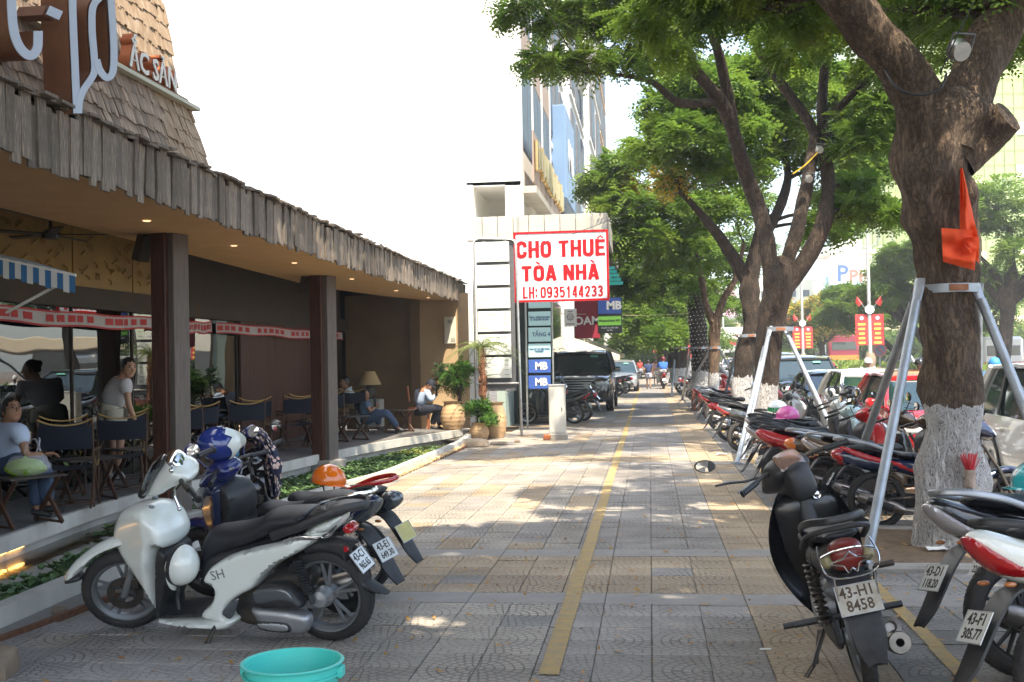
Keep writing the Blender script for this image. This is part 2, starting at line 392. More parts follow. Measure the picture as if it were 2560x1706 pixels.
def zone(X, Y):
	for a, b in BANDS:
		if a <= Y < b: return 'b'
	c = math.floor((X-TX0)/TS)
	if 17.2 <= Y < 18.4 and X > -3: return 't'
	if 26.0 <= Y < 27.3: return 't'
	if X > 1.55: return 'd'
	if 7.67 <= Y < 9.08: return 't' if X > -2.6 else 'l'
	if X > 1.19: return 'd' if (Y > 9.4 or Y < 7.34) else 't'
	if X > .588: return 't'
	if X > -.55: return 'g'
	h = math.sin(math.floor(Y/1.2)*7.1+c*3.3)
	if Y < 7.34: return 'l' if X > -2.2 else 'g'
	return 'l' if h > -.35 else ('t' if h < -.8 else 'g')
pv = bpy.data.meshes.new('pavement')
mbp = MB()
prow = smooth_tab([(-8, -5.6)]+[(y, x-.12) for y, x in KERB]+[(23, -4.6), (24, -9), (95, -9)], .5)
for (y0, x0), (y1, x1) in zip(prow, prow[1:]):
	mbp.quad((x0, y0, -.012), (3.2, y0, -.012), (3.2, y1, -.012), (x1, y1, -.012))
mbp.quad((-9, 95, -.012), (3.2, 95, -.012), (3.2, 210, -.012), (-9, 210, -.012))
pavement = struct('pavement', mbp, m_grout)
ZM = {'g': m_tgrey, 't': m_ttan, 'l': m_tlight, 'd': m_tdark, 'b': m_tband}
def tile_mesh(dx, dy, m):
	t = MB(); t.bbox((0, 0, -.009), (dx-.0035, dy-.0035, .018), .0035); me = t.mesh('tile'); me.materials.append(m); return me
_tm = {}
def left_edge(Y): return interp(EDGE, Y) if Y < 22.2 else (-3.4 if Y < 23.6 else -8.8)
tiles = []
def rows():
	Y = 3.344
	edges = [2.128]; bs = [q for ab in BANDS for q in ab]
	y = 2.128
	out = []
	while y < 60:
		nxt = y+TS; nb = [b for b in bs if y+1e-6 < b < nxt+.02]
		if nb: nxt = nb[0]
		for a, b in BANDS:
			if abs(y-a) < 1e-6: nxt = b
		out.append((y, nxt)); y = nxt
	return out
for (ya, yb) in rows():
	yc = (ya+yb)/2; band = zone(0, yc) == 'b'
	k = -28
	wdt = TS*3 if band else TS
	while TX0+k*TS < 3.0:
		xa = TX0+k*TS; xb = xa+wdt; k += 3 if band else 1
		if xa < left_edge(yc)-TS*.6: continue
		if xb > 3.22: continue
		if xa > 1.5 and any(abs(yc-ty) < .95 and xb > 1.65 for ty in (9.45, 18.6)): continue
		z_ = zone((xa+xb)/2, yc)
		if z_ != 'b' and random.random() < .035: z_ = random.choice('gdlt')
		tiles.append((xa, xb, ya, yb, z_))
def inview(t):
	return 4.5 < t[3] < 9.6 and -3.4 < t[0] < 2.3
near = [t for t in tiles if inview(t)]
near.sort(key=lambda t: t[2]); far = near[295:]+[t for t in tiles if not inview(t)]; near = near[:295]
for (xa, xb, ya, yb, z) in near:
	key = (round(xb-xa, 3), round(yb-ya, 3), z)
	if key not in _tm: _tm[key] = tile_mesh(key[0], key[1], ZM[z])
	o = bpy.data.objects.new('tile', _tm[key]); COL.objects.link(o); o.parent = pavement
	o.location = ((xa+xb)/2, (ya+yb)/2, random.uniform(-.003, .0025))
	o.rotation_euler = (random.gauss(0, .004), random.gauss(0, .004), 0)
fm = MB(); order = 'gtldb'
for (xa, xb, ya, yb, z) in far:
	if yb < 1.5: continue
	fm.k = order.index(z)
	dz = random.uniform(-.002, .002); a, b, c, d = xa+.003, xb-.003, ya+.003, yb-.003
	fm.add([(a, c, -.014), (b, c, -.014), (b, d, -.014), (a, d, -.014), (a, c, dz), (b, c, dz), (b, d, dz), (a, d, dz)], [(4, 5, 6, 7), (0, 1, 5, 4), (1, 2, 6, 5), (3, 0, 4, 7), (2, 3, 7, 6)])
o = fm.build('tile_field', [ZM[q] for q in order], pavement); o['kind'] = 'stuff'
def paint(name, X, wdt, y0, y1):
	m = MB(); y = y0
	while y < y1:
		d = min(random.choice((.3, .6, .9)), y1-y); j = random.uniform(-.006, .006); g = .004 if y < 12 else 0
		m.box((X+j, y+d/2, .0055), (wdt, d-g, .003)); y += d
	q = m.build(name, m_yellow); q['kind'] = 'structure'; return q
paint('painted_line', -.546, .104, 5.67, 60)
paint('painted_line', 1.505, .085, 4.2, 60)
m = MB(); m.quad((-1600, -60, -.20), (1600, -60, -.20), (1600, 2400, -.20), (-1600, 2400, -.20)); struct('ground', m, m_soil)
m = MB(); m.quad((3.42, -30, -.15), (13.2, -30, -.15), (13.2, 400, -.15), (3.42, 400, -.15)); m.quad((15.8, -30, -.15), (29, -30, -.15), (29, 400, -.15), (15.8, 400, -.15)); struct('road', m, m_asphalt)
m_paintw = mat('road_paint', (.62, .61, .57), .7, col2=(.45, .44, .41), scale=8)
m = MB()
for X in (7.2, 10.2, 20.2, 24.6):
	for y in range(4, 260, 6): m.box((X, y+1.5, -.146), (.12, 3, .002))
struct('lane_markings', m, m_paintw)
m = MB()
for y in np.arange(-4, 200, 1.0): m.bbox((3.33, y+.5, -.085), (.24, .992, .19), .015)
struct('kerb', m, m_conc)
m = MB(); m.bbox((14.5, 150, -.05), (2.6, 420, .22), .02); struct('median', m, m_conc)
m = MB(); m.bbox((44, 150, -.05), (30, 420, .2), .02); struct('far_pavement', m, m_tlight)
# ---- raised café platform, pond, kerb wall, gravel, steel edging
m_floor = mat('cafe_floor', (.13, .125, .12), .55, col2=(.19, .18, .17), scale=2.5, detail=6, bump=.15, bscale=20)
m = MB()
for (y0, x0), (y1, x1) in zip(PLAT, PLAT[1:]): m.quad((-9, y0, .15), (x0-.05, y0, .15), (x1-.05, y1, .15), (-9, y1, .15))
struct('cafe_floor', m, m_floor)
m = MB()
for (y0, x0), (y1, x1) in zip(PLAT, PLAT[1:]):
	m.quad((x0-.06, y0, .154), (x0, y0, .154), (x1, y1, .154), (x1-.06, y1, .154)); m.quad((x0, y0, .154), (x0, y0, .01), (x1, y1, .01), (x1, y1, .154))
	m.quad((x0, y0, .01), (x0-.12, y0, .01), (x1-.12, y1, .01), (x1, y1, .01)); m.quad((x0-.12, y0, .01), (x0-.12, y0, -.4), (x1-.12, y1, -.4), (x1-.12, y1, .01))
platform = struct('platform_edge', m, m_whitewall)
m_led = mat('led_strip', (1, .62, .2), .5, emit=((1., .52, .14), 3.))
m = MB()
for (y0, x0), (y1, x1) in zip(PLAT, PLAT[1:]):
	if y0 > 9.6: break
	m.box(((x0+x1)/2-.1, (y0+y1)/2, -.02), (.015, (y1-y0)*.82, .012), rot=(0, 0, -math.atan2(x1-x0, y1-y0)))
led = m.build('light_strip', m_led); tag(led, 'warm light strip running under the lip of the café platform above the pond', 'light strip')
m_water = mat('pond_water', (.035, .022, .008), .04, col2=(.06, .035, .01), scale=1.5, spec=.8, bump=.15, bscale=6)
m = MB()
for i in range(len(PLAT)-1):
	y0, y1 = PLAT[i][0], PLAT[i+1][0]
	if y0 > 22.3: break
	m.quad((PLAT[i][1]-.12, y0, -.10), (interp(KERB, y0)-.05, y0, -.10), (interp(KERB, y1)-.05, y1, -.10), (PLAT[i+1][1]-.12, y1, -.10))
struct('pond_water', m, m_water)
m = MB()
for (y0, x0), (y1, x1) in zip(KERB, KERB[1:]):
	for (a, b) in (((-.11, .13), (0, .13)), ((0, .13), (0, -.02)), ((-.11, -.3), (-.11, .13))):
		m.quad((x0+a[0], y0, a[1]), (x0+b[0], y0, b[1]), (x1+b[0], y1, b[1]), (x1+a[0], y1, a[1]))
pond_wall = struct('pond_wall', m, m_whitewall)
m_rust = mat('rusty_steel', (.13, .055, .03), .7, metal=.3, col2=(.2, .09, .05), scale=20)
m = MB()
for (y0, x0), (y1, x1) in zip(EDGE, EDGE[1:]):
	for (a, b) in (((-.02, .03), (.02, .03)), ((.02, .03), (.02, -.02)), ((-.02, -.02), (-.02, .03))):
		m.quad((x0+a[0], y0, a[1]), (x0+b[0], y0, b[1]), (x1+b[0], y1, b[1]), (x1+a[0], y1, a[1]))
tag(m.build('steel_edging', m_rust), 'rusty brown steel edging strip curving along the foot of the pond wall', 'edging')
m_drain = mat('ribbed_concrete', (.2, .195, .185), .9, col2=(.27, .26, .24), scale=4, bump=.8, bscale=30, stretch=(1, 8, 1))
m = MB()
for (y0, x0), (y1, x1) in zip(EDGE, EDGE[1:]):
	m.quad((interp(KERB, y0)-.02, y0, .001), (x0-.02, y0, .001), (x1-.02, y1, .001), (interp(KERB, y1)-.02, y1, .001))
struct('gutter_strip', m, m_drain)
m_gravel = mat('gravel_stone', (.55, .36, .17), .85, col2=(.68, .50, .28), scale=4)
m = MB()
for i in range(1500):
	y = random.triangular(10.4, 21, 15.5); a, b = interp(KERB, y)+.03, interp(EDGE, y)-.04
	x = random.uniform(a, b); r = random.uniform(.018, .042); o = len(m.v)
	R = Euler((random.random()*6, random.random()*6, random.random()*6)).to_matrix()
	vs = [R @ (Vector(q)*r*random.uniform(.6, 1.15)) for q in ((1, 0, 0), (0, 1, 0), (0, 0, .8), (-1, 0, 0), (0, -1, 0), (0, 0, -.8))]
	m.add([q+Vector((x, y, .02+random.random()*.03)) for q in vs], [(0, 1, 2), (1, 3, 2), (3, 4, 2), (4, 0, 2), (1, 0, 5), (3, 1, 5), (4, 3, 5), (0, 4, 5)])
g = m.build('gravel', m_gravel); tag(g, 'strip of tan gravel between the pond wall and the steel edging', 'gravel', kind='stuff')
m_pond = mat('pond_leaf', (.06, .13, .045), .55, col2=(.13, .22, .07), scale=1.3, tl=.2)
m_pondy = mat('pond_leaf_yellow', (.26, .27, .05), .55, col2=(.16, .22, .06), scale=2, tl=.2)
V = []; Fq = []; MI = []
def rosette(x, y, z, r, lean, mi):
	for k in range(random.randint(5, 8)):
		a = random.random()*2*PI; l_ = r*random.uniform(.6, 1.1); el = random.uniform(.1, .9)*lean
		d = np.array([math.cos(a)*math.cos(el), math.sin(a)*math.cos(el), math.sin(el)]); s = np.array([-math.sin(a), math.cos(a), 0])*l_*.42
		b = np.array([x, y, z]); o = len(V); mid = b+d*l_*.55+np.array([0, 0, .15*r])
		V.extend([b, mid-s, b+d*l_, mid+s]); Fq.append((o, o+1, o+2, o+3)); MI.append(mi)
for i in range(5200):
	y = random.uniform(10.5, 21.6); a, b = interp(PLAT, y)+.12, interp(KERB, y)-.13
	if b-a < .1: continue
	x = random.uniform(a, b)
	if y < 13 and random.random() < .5: continue
	rosette(x, y, -.09+random.random()*.03, random.uniform(.035, .07), .9, 1 if y > 19.5 and random.random() < .6 else 0)
for i in range(60):     # clumps near the left corner of the picture
	y0 = random.uniform(5.9, 10.4); a, b = interp(PLAT, y0)+.15, interp(KERB, y0)-.15
	x0 = a+(b-a)*random.uniform(.45, 1)
	for k in range(22):
		rosette(x0+random.gauss(0, .11), y0+random.gauss(0, .16), -.08+random.random()*.05, random.uniform(.04, .085), 1.1, 0)
g = npmesh('pond_plants', np.array(V), np.array(Fq), [m_pond, m_pondy], mi=MI)
tag(g, 'mat of small green floating plants covering the pond', 'water plants', kind='stuff')
m_leafy = mat('fallen_leaf', (.48, .27, .05), .7, col2=(.30, .14, .04), scale=1.5)
V = []; Fq = []
for i in range(950):
	if i < 300: x, y = random.uniform(-3.2, 2.2), random.uniform(4.6, 11)
	elif i < 700: x, y = random.uniform(-3.2, 3.4), random.uniform(4.6, 30)
	else: x, y = random.gauss(2.1, .5), random.gauss(9.3, 1.0)
	if x < interp(EDGE, y)+.05: continue
	a = random.random()*6.3; r = random.uniform(.015, .034); c, s = math.cos(a)*r, math.sin(a)*r; z = .008; h = random.uniform(0, .02)
	o = len(V); V += [(x-c, y-s, z), (x+s*.45, y-c*.45, z+h*.3), (x+c, y+s, z+h), (x-s*.45, y+c*.45, z)]; Fq.append((o, o+1, o+2, o+3))
g = npmesh('fallen_leaves', np.array(V), np.array(Fq), [m_leafy]); tag(g, 'small yellow and brown leaves scattered on the pavement', 'fallen leaves', kind='stuff')
# ==== CAFÉ
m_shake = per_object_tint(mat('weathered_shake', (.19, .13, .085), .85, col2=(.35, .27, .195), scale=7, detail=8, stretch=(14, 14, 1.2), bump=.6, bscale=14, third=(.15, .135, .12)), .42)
m_shingle = per_object_tint(mat('tan_shingle', (.28, .19, .125), .85, col2=(.40, .32, .245), scale=5, detail=8, stretch=(12, 12, 1.), bump=.6, bscale=12, third=(.24, .17, .13)), .35)  # tan and brown wood tones mixed by noise
m_soffit = mat('soffit_render', (.60, .37, .18), .9, col2=(.54, .33, .155), scale=3)
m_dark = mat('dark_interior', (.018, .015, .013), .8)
m_darkbeam = mat('dark_beam', (.055, .034, .018), .7, col2=(.035, .028, .02), scale=3)
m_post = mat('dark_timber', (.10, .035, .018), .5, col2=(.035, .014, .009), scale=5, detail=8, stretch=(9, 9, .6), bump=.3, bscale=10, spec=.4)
m_postgrey = mat('timber_lit_side', (.14, .115, .10), .7, col2=(.09, .075, .065), scale=5, stretch=(9, 9, .6))
m_gold = mat('gold_panel', (.34, .22, .065), .42, metal=.35, col2=(.25, .16, .05), scale=2, bump=.3, bscale=8)
m_olive = mat('olive_wall', (.13, .08, .035), .8, col2=(.17, .105, .045), scale=1.5)
m_beige = mat('beige_wall', (.46, .33, .19), .9, col2=(.40, .28, .16), scale=1.2, bump=.2, bscale=40)
def glass_mat(name, tint=(.10, .11, .10), ior=1.7, wob=.0):
	m = bpy.data.materials.new(name); m.use_nodes = True; _M[name] = m
	n = m.node_tree.nodes; l = m.node_tree.links; n.remove(n['Principled BSDF'])
	fr = n.new('ShaderNodeFresnel'); fr.inputs['IOR'].default_value = ior
	t = n.new('ShaderNodeBsdfTransparent'); t.inputs[0].default_value = (*[min(1, 3*c) for c in tint], 1)
	g = n.new('ShaderNodeBsdfGlossy'); g.inputs['Roughness'].default_value = .0; g.inputs[0].default_value = (.95, .97, .97, 1)
	mx = n.new('ShaderNodeMixShader'); l.new(fr.outputs[0], mx.inputs[0]); l.new(t.outputs[0], mx.inputs[1]); l.new(g.outputs[0], mx.inputs[2])
	l.new(mx.outputs[0], n['Material Output'].inputs[0])
	if wob:
		tc = n.new('ShaderNodeTexCoord'); ns = n.new('ShaderNodeTexNoise'); ns.inputs['Scale'].default_value = .9; ns.inputs['Detail'].default_value = 1
		l.new(tc.outputs['Object'], ns.inputs['Vector']); bp = n.new('ShaderNodeBump'); bp.inputs['Strength'].default_value = wob; bp.inputs['Distance'].default_value = .05
		l.new(ns.outputs['Fac'], bp.inputs['Height']); l.new(bp.outputs[0], fr.inputs['Normal']); l.new(bp.outputs[0], g.inputs['Normal'])
	return m
m_glass = glass_mat('shop_glass', ior=2.3, wob=.10)
cafe = thing('cafe_building', 'low café pavilion with a long eave of weathered wooden shakes and a dark glass front', 'café', (-6, 12, 0))
W = dict(parent=cafe, world=True)
FAS = smooth_tab([(-3, -3.95), (6.6, -4.05), (8.5, -4.08), (10.2, -4.10), (13.4, -4.18), (18.3, -4.26), (22, -4.3), (26.4, -4.36)])
SOF = 3.0
m = MB()
for (y0, x0), (y1, x1) in zip(FAS, FAS[1:]):
	xi0 = interp([(0, -5.5), (9, -5.55), (13, -5.7), (20, -6.05), (23, -5.6), (26.4, -4.9)], y0); xi1 = interp([(0, -5.5), (9, -5.55), (13, -5.7), (20, -6.05), (23, -5.6), (26.4, -4.9)], y1)
	m.quad((xi0, y0, SOF), (x0-.02, y0, SOF), (x1-.02, y1, SOF), (xi1, y1, SOF))
	m.quad((xi0, y0, SOF), (xi1, y1, SOF), (xi1, y1, SOF+.5), (xi0, y0, SOF+.5))
m.build('soffit', m_soffit, **W)
m = MB()
for (y0, x0), (y1, x1) in zip(FAS, FAS[1:]): m.quad((x0-.03, y0, SOF), (x0-.03, y0, 3.4), (x1-.03, y1, 3.4), (x1-.03, y1, SOF)); m.quad((x0-.03, y0, 3.42), (-8, y0, 3.5), (-8, y1, 3.5), (x1-.03, y1, 3.42))
m.quad((-4.36, 26.4, SOF), (-4.36, 26.4, 3.42), (-8, 26.4, 3.5), (-8, 26.4, SOF))
m.build('roof_deck', m_darkbeam, **W)
m = MB(); m.quad((-5, 1, 3.46), (-8, 1, 3.46), (-8, 26.4, 3.46), (-5, 26.4, 3.46)); m.box((-5.78, 16, 3.2), (.1, 20.4, .3)); m.box((-6.97, 14, 2.47), (.12, 25, .26)); m.build('ceiling_beam', m_darkbeam, **W)
def slab(wd, th, ln, taper=0):
	a = MB(); j = lambda: random.uniform(-.006, .006)
	x, y = wd/2, th/2
	a.add([(-x+j(), -y, 0+j()), (x+j(), -y, 0+j()*2), (x+j(), y, 0), (-x+j(), y, 0), (-x, -y, ln), (x, -y, ln), (x, y, ln), (-x, y, ln)],
		  [(0, 3, 2, 1), (4, 5, 6, 7), (0, 1, 5, 4), (1, 2, 6, 5), (2, 3, 7, 6), (3, 0, 4, 7)]); return a
shk = []
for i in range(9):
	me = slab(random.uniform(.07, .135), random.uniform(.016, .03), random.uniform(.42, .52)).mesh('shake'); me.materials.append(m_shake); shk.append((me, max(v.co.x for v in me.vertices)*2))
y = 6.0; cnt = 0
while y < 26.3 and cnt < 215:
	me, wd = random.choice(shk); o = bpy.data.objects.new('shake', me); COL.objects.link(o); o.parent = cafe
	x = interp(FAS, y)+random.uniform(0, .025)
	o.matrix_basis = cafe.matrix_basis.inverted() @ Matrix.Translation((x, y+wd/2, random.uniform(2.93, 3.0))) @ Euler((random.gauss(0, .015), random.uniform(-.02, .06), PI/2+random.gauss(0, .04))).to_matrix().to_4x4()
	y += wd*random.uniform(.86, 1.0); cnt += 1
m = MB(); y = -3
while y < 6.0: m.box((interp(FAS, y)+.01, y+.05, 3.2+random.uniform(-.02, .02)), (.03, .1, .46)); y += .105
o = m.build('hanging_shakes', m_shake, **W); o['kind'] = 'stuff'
m = MB(); y = -2
while y < 26.4:     # course of flat shakes poking out over the eave
	wd = random.uniform(.10, .2); m.box((interp(FAS, y)-.12+random.uniform(-.03, .03), y, 3.45+random.uniform(-.008, .012)), (.4, wd, .022), rot=(random.gauss(0, .05), random.gauss(.1, .05), 0)); y += wd*.8
	if random.random() < .5: m.box((interp(FAS, y)-.2+random.uniform(-.03, .03), y, 3.48), (.4, wd, .02), rot=(random.gauss(0, .05), .12, 0))
o = m.build('cap_shakes', m_shake, **W); o['kind'] = 'stuff'
prof = [(-4.30, 3.47), (-4.36, 3.66), (-4.42, 3.88), (-4.49, 4.12)]
prof2 = [(-4.64, 4.16), (-4.68, 4.5), (-4.72, 4.85), (-4.78, 5.2), (-4.84, 5.7), (-4.9, 6.3), (-4.96, 7.0)]
YG = 10.75
def walk(pr, s):
	"""point and slope at arc length s along a profile"""
	for a, b in zip(pr, pr[1:]):
		d = math.dist(a, b)
		if s <= d: return (a[0]+(b[0]-a[0])*s/d, a[1]+(b[1]-a[1])*s/d, math.atan2(b[0]-a[0], b[1]-a[1]))
		s -= d
	return None
m = MB()
pp = prof+prof2
for a, b in zip(pp, pp[1:]): m.quad((a[0]-.03, -2, a[1]), (a[0]-.03, YG, a[1]), (b[0]-.03, YG, b[1]), (b[0]-.03, -2, b[1]))
vs = [(x-.03, YG, z) for x, z in pp]+[(-7.5, YG, 7.0), (-7.5, YG, 3.47)]; m.add(vs, [tuple(range(len(vs)))])
m.build('roof_shell', m_darkbeam, **W)
sh = []
for i in range(8):
	me = slab(random.uniform(.055, .095), .014, .235).mesh('shingle'); me.materials.append(m_shingle); sh.append((me, max(v.co.x for v in me.vertices)*2))
pieces = []
for pr in (prof, prof2):
	s = -.04
	while True:
		q = walk(pr, max(0, s))
		if q is None or (pr is prof and s > .62): break
		y = 5.6+random.random()*.05
		while y < YG-.02:
			pieces.append((q[0]+.012, y, q[1]-.02+random.uniform(-.02, .02), q[2])); y += random.uniform(.058, .09)
		s += .155
def seen(p):
	v = Vector((p[0], p[1], p[2]-CAMH)); k = _F/(v.dot(Vector(_f))); X = _CX+k*v.dot(Vector(_R)); Y = _CY-k*v.dot(Vector(_U)); return X > -10 and Y > -10
vis = [p for p in pieces if seen(p)]; vis.sort(key=lambda p: p[1]+abs(p[2]-3.9)*.6)
rest = vis[296:]+[p for p in pieces if not seen(p)]
ci = cafe.matrix_basis.inverted()
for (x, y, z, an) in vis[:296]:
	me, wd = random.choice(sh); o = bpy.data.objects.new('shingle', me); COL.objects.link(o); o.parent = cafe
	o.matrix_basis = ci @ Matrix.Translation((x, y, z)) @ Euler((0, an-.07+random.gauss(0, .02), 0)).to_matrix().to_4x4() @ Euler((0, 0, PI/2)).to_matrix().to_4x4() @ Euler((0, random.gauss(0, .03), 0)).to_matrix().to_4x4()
m = MB()
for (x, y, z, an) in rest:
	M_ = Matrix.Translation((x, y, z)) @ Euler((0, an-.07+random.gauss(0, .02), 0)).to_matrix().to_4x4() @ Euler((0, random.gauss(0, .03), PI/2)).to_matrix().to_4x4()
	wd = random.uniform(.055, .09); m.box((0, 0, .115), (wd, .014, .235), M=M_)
m_shfield = mat('tan_shingle_field', (.27, .18, .115), .85, col2=(.44, .35, .26), scale=14, detail=3, stretch=(1, 1, .35), third=(.34, .24, .16), mixpos=(.3, .7))
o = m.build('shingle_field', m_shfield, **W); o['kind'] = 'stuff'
m_ledge = mat('ledge_metal', (.55, .56, .46), .6)
m = MB(); m.box((-4.5, YG/2-1, 4.17), (.16, YG+2, .035)); m.build('roof_ledge', m_ledge, **W)
m_face = mat('sign_face', (.50, .56, .68), .45)
m_side = mat('sign_side', (.20, .085, .045), .65, col2=(.15, .065, .035), scale=3, bump=.2)
sgn = thing('roof_lettering', 'giant script letters with pale faces and rust brown sides standing on the café eave', 'sign', (-4.0, 7.5, 3.4))
k = .268
strokes = [([(85, -420), (100, -150), (108, 100), (128, 300), (175, 430), (240, 505), (300, 515), (345, 450), (352, 360), (352, 290)], 82),
		   ([(668, -420), (672, 100), (692, 600), (712, 1060)], 66),
		   ([(722, 1060), (732, 940), (770, 840), (835, 745), (872, 660), (868, 520), (850, 300), (850, 120), (875, 30), (950, -60), (1060, -300)], 62),
		   ([(888, 560), (915, 650), (960, 715), (1005, 722), (1042, 660), (1050, 480), (1040, 250), (1020, -60), (1010, -400)], 62),
		   ([(430, 95), (550, 150)], 85)]
for n_, (st_, wd) in enumerate(strokes):
	ln = catmull([(a*k, b*k, 0) for a, b in st_], 6, closed=False) if len(st_) > 2 else [Vector((a*k, b*k, 0)) for a, b in st_]
	m = MB(); ribbon(m, ln, wd*k*1.12, .2, lambda u, v, h: PX(u, v, -3.98)-Vector((h+n_*.003, 0, 0))); m.build('letter', m_side, sgn, world=True)
	m = MB(); ribbon(m, ln, wd*k*1.03, .004, lambda u, v, h: PX(u, v, -3.975)+Vector((h+n_*.003, 0, 0))); m.build('letter_face', m_face, sgn, world=True)
m = MB(); m.box((-4.25, 7.6, 3.46), (.35, 1.6, .05)); m.build('base_rail', m_side, sgn, world=True)
m_white = mat('white_paint', (.78, .77, .74), .5)
st = thing('shop_name_letters', 'row of small white letters with orange brown sides on the roof ledge', 'sign', (-4.45, 9.8, 4.19))
text('lettering', 'ẮC SẢN', .27, frame((-4.44, 9.74, 4.31), (0, 1, 0), (0, 0, 1)), m_white, st, ext=.004, bold=.006, sx=1.02)
text('lettering_back', 'ẮC SẢN', .27, frame((-4.50, 9.74, 4.31), (0, 1, 0), (0, 0, 1)), mat('orange_side', (.42, .13, .05), .6), st, ext=.05, bold=.010, sx=1.02)
m = MB(); m.box((-4.47, 9.86, 4.195), (.07, 1.25, .03)); m.build('rail', m_side, st, world=True)
for (x, y, w_) in ((-5.07, 11.35, .30), (-5.22, 17.45, .34)):
	m = MB(); a = rad(-14)
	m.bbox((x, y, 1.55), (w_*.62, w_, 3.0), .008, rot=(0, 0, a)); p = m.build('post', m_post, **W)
	m = MB(); m.bbox((x+w_*.42, y+.0, 1.52), (w_*.28, w_*.86, 2.96), .006, rot=(0, 0, a)); q = m.build('post_lit_side', m_postgrey, p); q.data.transform(ci)  # paler grey slab puts the light on the post's right face into colour
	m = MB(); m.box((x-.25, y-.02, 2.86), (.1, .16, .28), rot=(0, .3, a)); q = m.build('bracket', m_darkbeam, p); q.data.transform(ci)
	m = MB(); m.bbox((x+.03, y, -.02), (.52, .5, .16), .02, rot=(0, 0, a)); m.build('plinth', m_conc, **W)
GX = -7.0
ys = [-1, 1.6, 4.2, 6.8, 9.4, 11.3, 12.9, 14.5, 16.2, 18.4]
for a, b in zip(ys, ys[1:]):
	m = MB(); m.box((GX, (a+b)/2, 1.25), (.012, b-a-.02, 2.18)); m.build('window_pane', m_glass, **W)
m = MB(); m.box((GX, 23.9, 1.25), (.012, 2.2, 2.18)); m.build('window_pane', m_glass, **W)
for y in ys[1:]:
	m = MB(); m.box((GX+.01, y, 1.25), (.03, .025, 2.2)); m.build('mullion', m_darkbeam, **W)
for a, b in ((11.3, 12.9), (12.9, 14.5), (14.5, 16.0), (8, 11.3)):
	m = MB(); m.box((GX+.02, (a+b)/2, 3.02), (.03, b-a-.03, .82)); pn = m.build('gold_panel', m_gold, **W)
	m = MB()
	for i in range(int((b-a)*22)):
		y_, z_ = random.uniform(a+.08, b-.08), random.uniform(2.68, 3.38); s_ = random.choice((-1, 1))*random.uniform(.5, 1)
		m.tube([(GX+.045, y_-.04, z_-.04*s_), (GX+.065, y_, z_+.01), (GX+.045, y_+.04, z_+.04*s_)], .009, 4)
	q = m.build('tufts', m_gold, pn); q.data.transform(ci); q['kind'] = 'stuff'
m = MB(); m.box((GX+.02, 20.3, 2.98), (.04, 9, .78)); m.build('upper_band', m_darkbeam, **W)
for i in range(22):
	y_ = 18.45+i*.2; m = MB(); m.bbox((GX+.04+random.uniform(0, .012), y_+.1, 1.3), (.04, .194, 2.3), .005); m.build('plank', m_post, **W)
m = MB(); m.box((-4.68, 25.42, 1.6), (1.16, .16, 3.1)); m.build('end_wall', m_beige, **W)
m = MB(); m.box((-6.2, 25.4, 1.6), (1.6, .12, 3.1)); m.box((-5.34, 25.36, 1.55), (.22, .24, 2.98)); m.build('side_wall', m_olive, **W)
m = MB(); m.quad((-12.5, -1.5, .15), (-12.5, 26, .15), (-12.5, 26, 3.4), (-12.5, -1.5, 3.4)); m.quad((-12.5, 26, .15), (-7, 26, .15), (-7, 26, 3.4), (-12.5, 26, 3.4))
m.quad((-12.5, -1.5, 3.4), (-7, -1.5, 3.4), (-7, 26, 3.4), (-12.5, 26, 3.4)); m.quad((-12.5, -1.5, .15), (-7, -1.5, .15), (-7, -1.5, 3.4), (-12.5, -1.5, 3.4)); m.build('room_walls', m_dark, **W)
m = MB(); m.tube([(-6.4, 11.4, 3.44), (-6.4, 11.4, 3.05)], .02); m.lathe([(0, 3.0), (.09, 3.0), (.1, 3.06), (.05, 3.1), (0, 3.1)], 14, c=(-6.4, 11.4, 0))
for k_ in range(5):
	a = k_*2*PI/5+.3; m.bbox((-6.4+.38*math.cos(a), 11.4+.38*math.sin(a), 3.05), (.62, .11, .012), .004, rot=(.12, 0, a))
fan = m.build('ceiling_fan', mat('black_plastic', (.02, .02, .021), .45)); tag(fan, 'black five bladed ceiling fan under the café eave beside the gold panels', 'ceiling fan')
m_lamp = mat('lamp_glow', (1, .8, .5), .5, emit=((1, .72, .4), .4))
for i, (x, y) in enumerate([(-4.75, 10.2), (-4.8, 12.6), (-4.85, 15.0), (-4.9, 18.2), (-4.9, 21.5), (-4.8, 24.2)]):
	m = MB(); m.lathe([(0, SOF-.012), (.03, SOF-.012), (.042, SOF-.004)], 14, c=(x, y, 0)); m.build('downlight', m_lamp, **W)
m_red = mat('reflected_banner_red', (.42, .03, .03), .7); m_bw = mat('reflected_banner_white', (.45, .42, .42), .8)  # strips modelled in place of a street banner mirrored in the glass
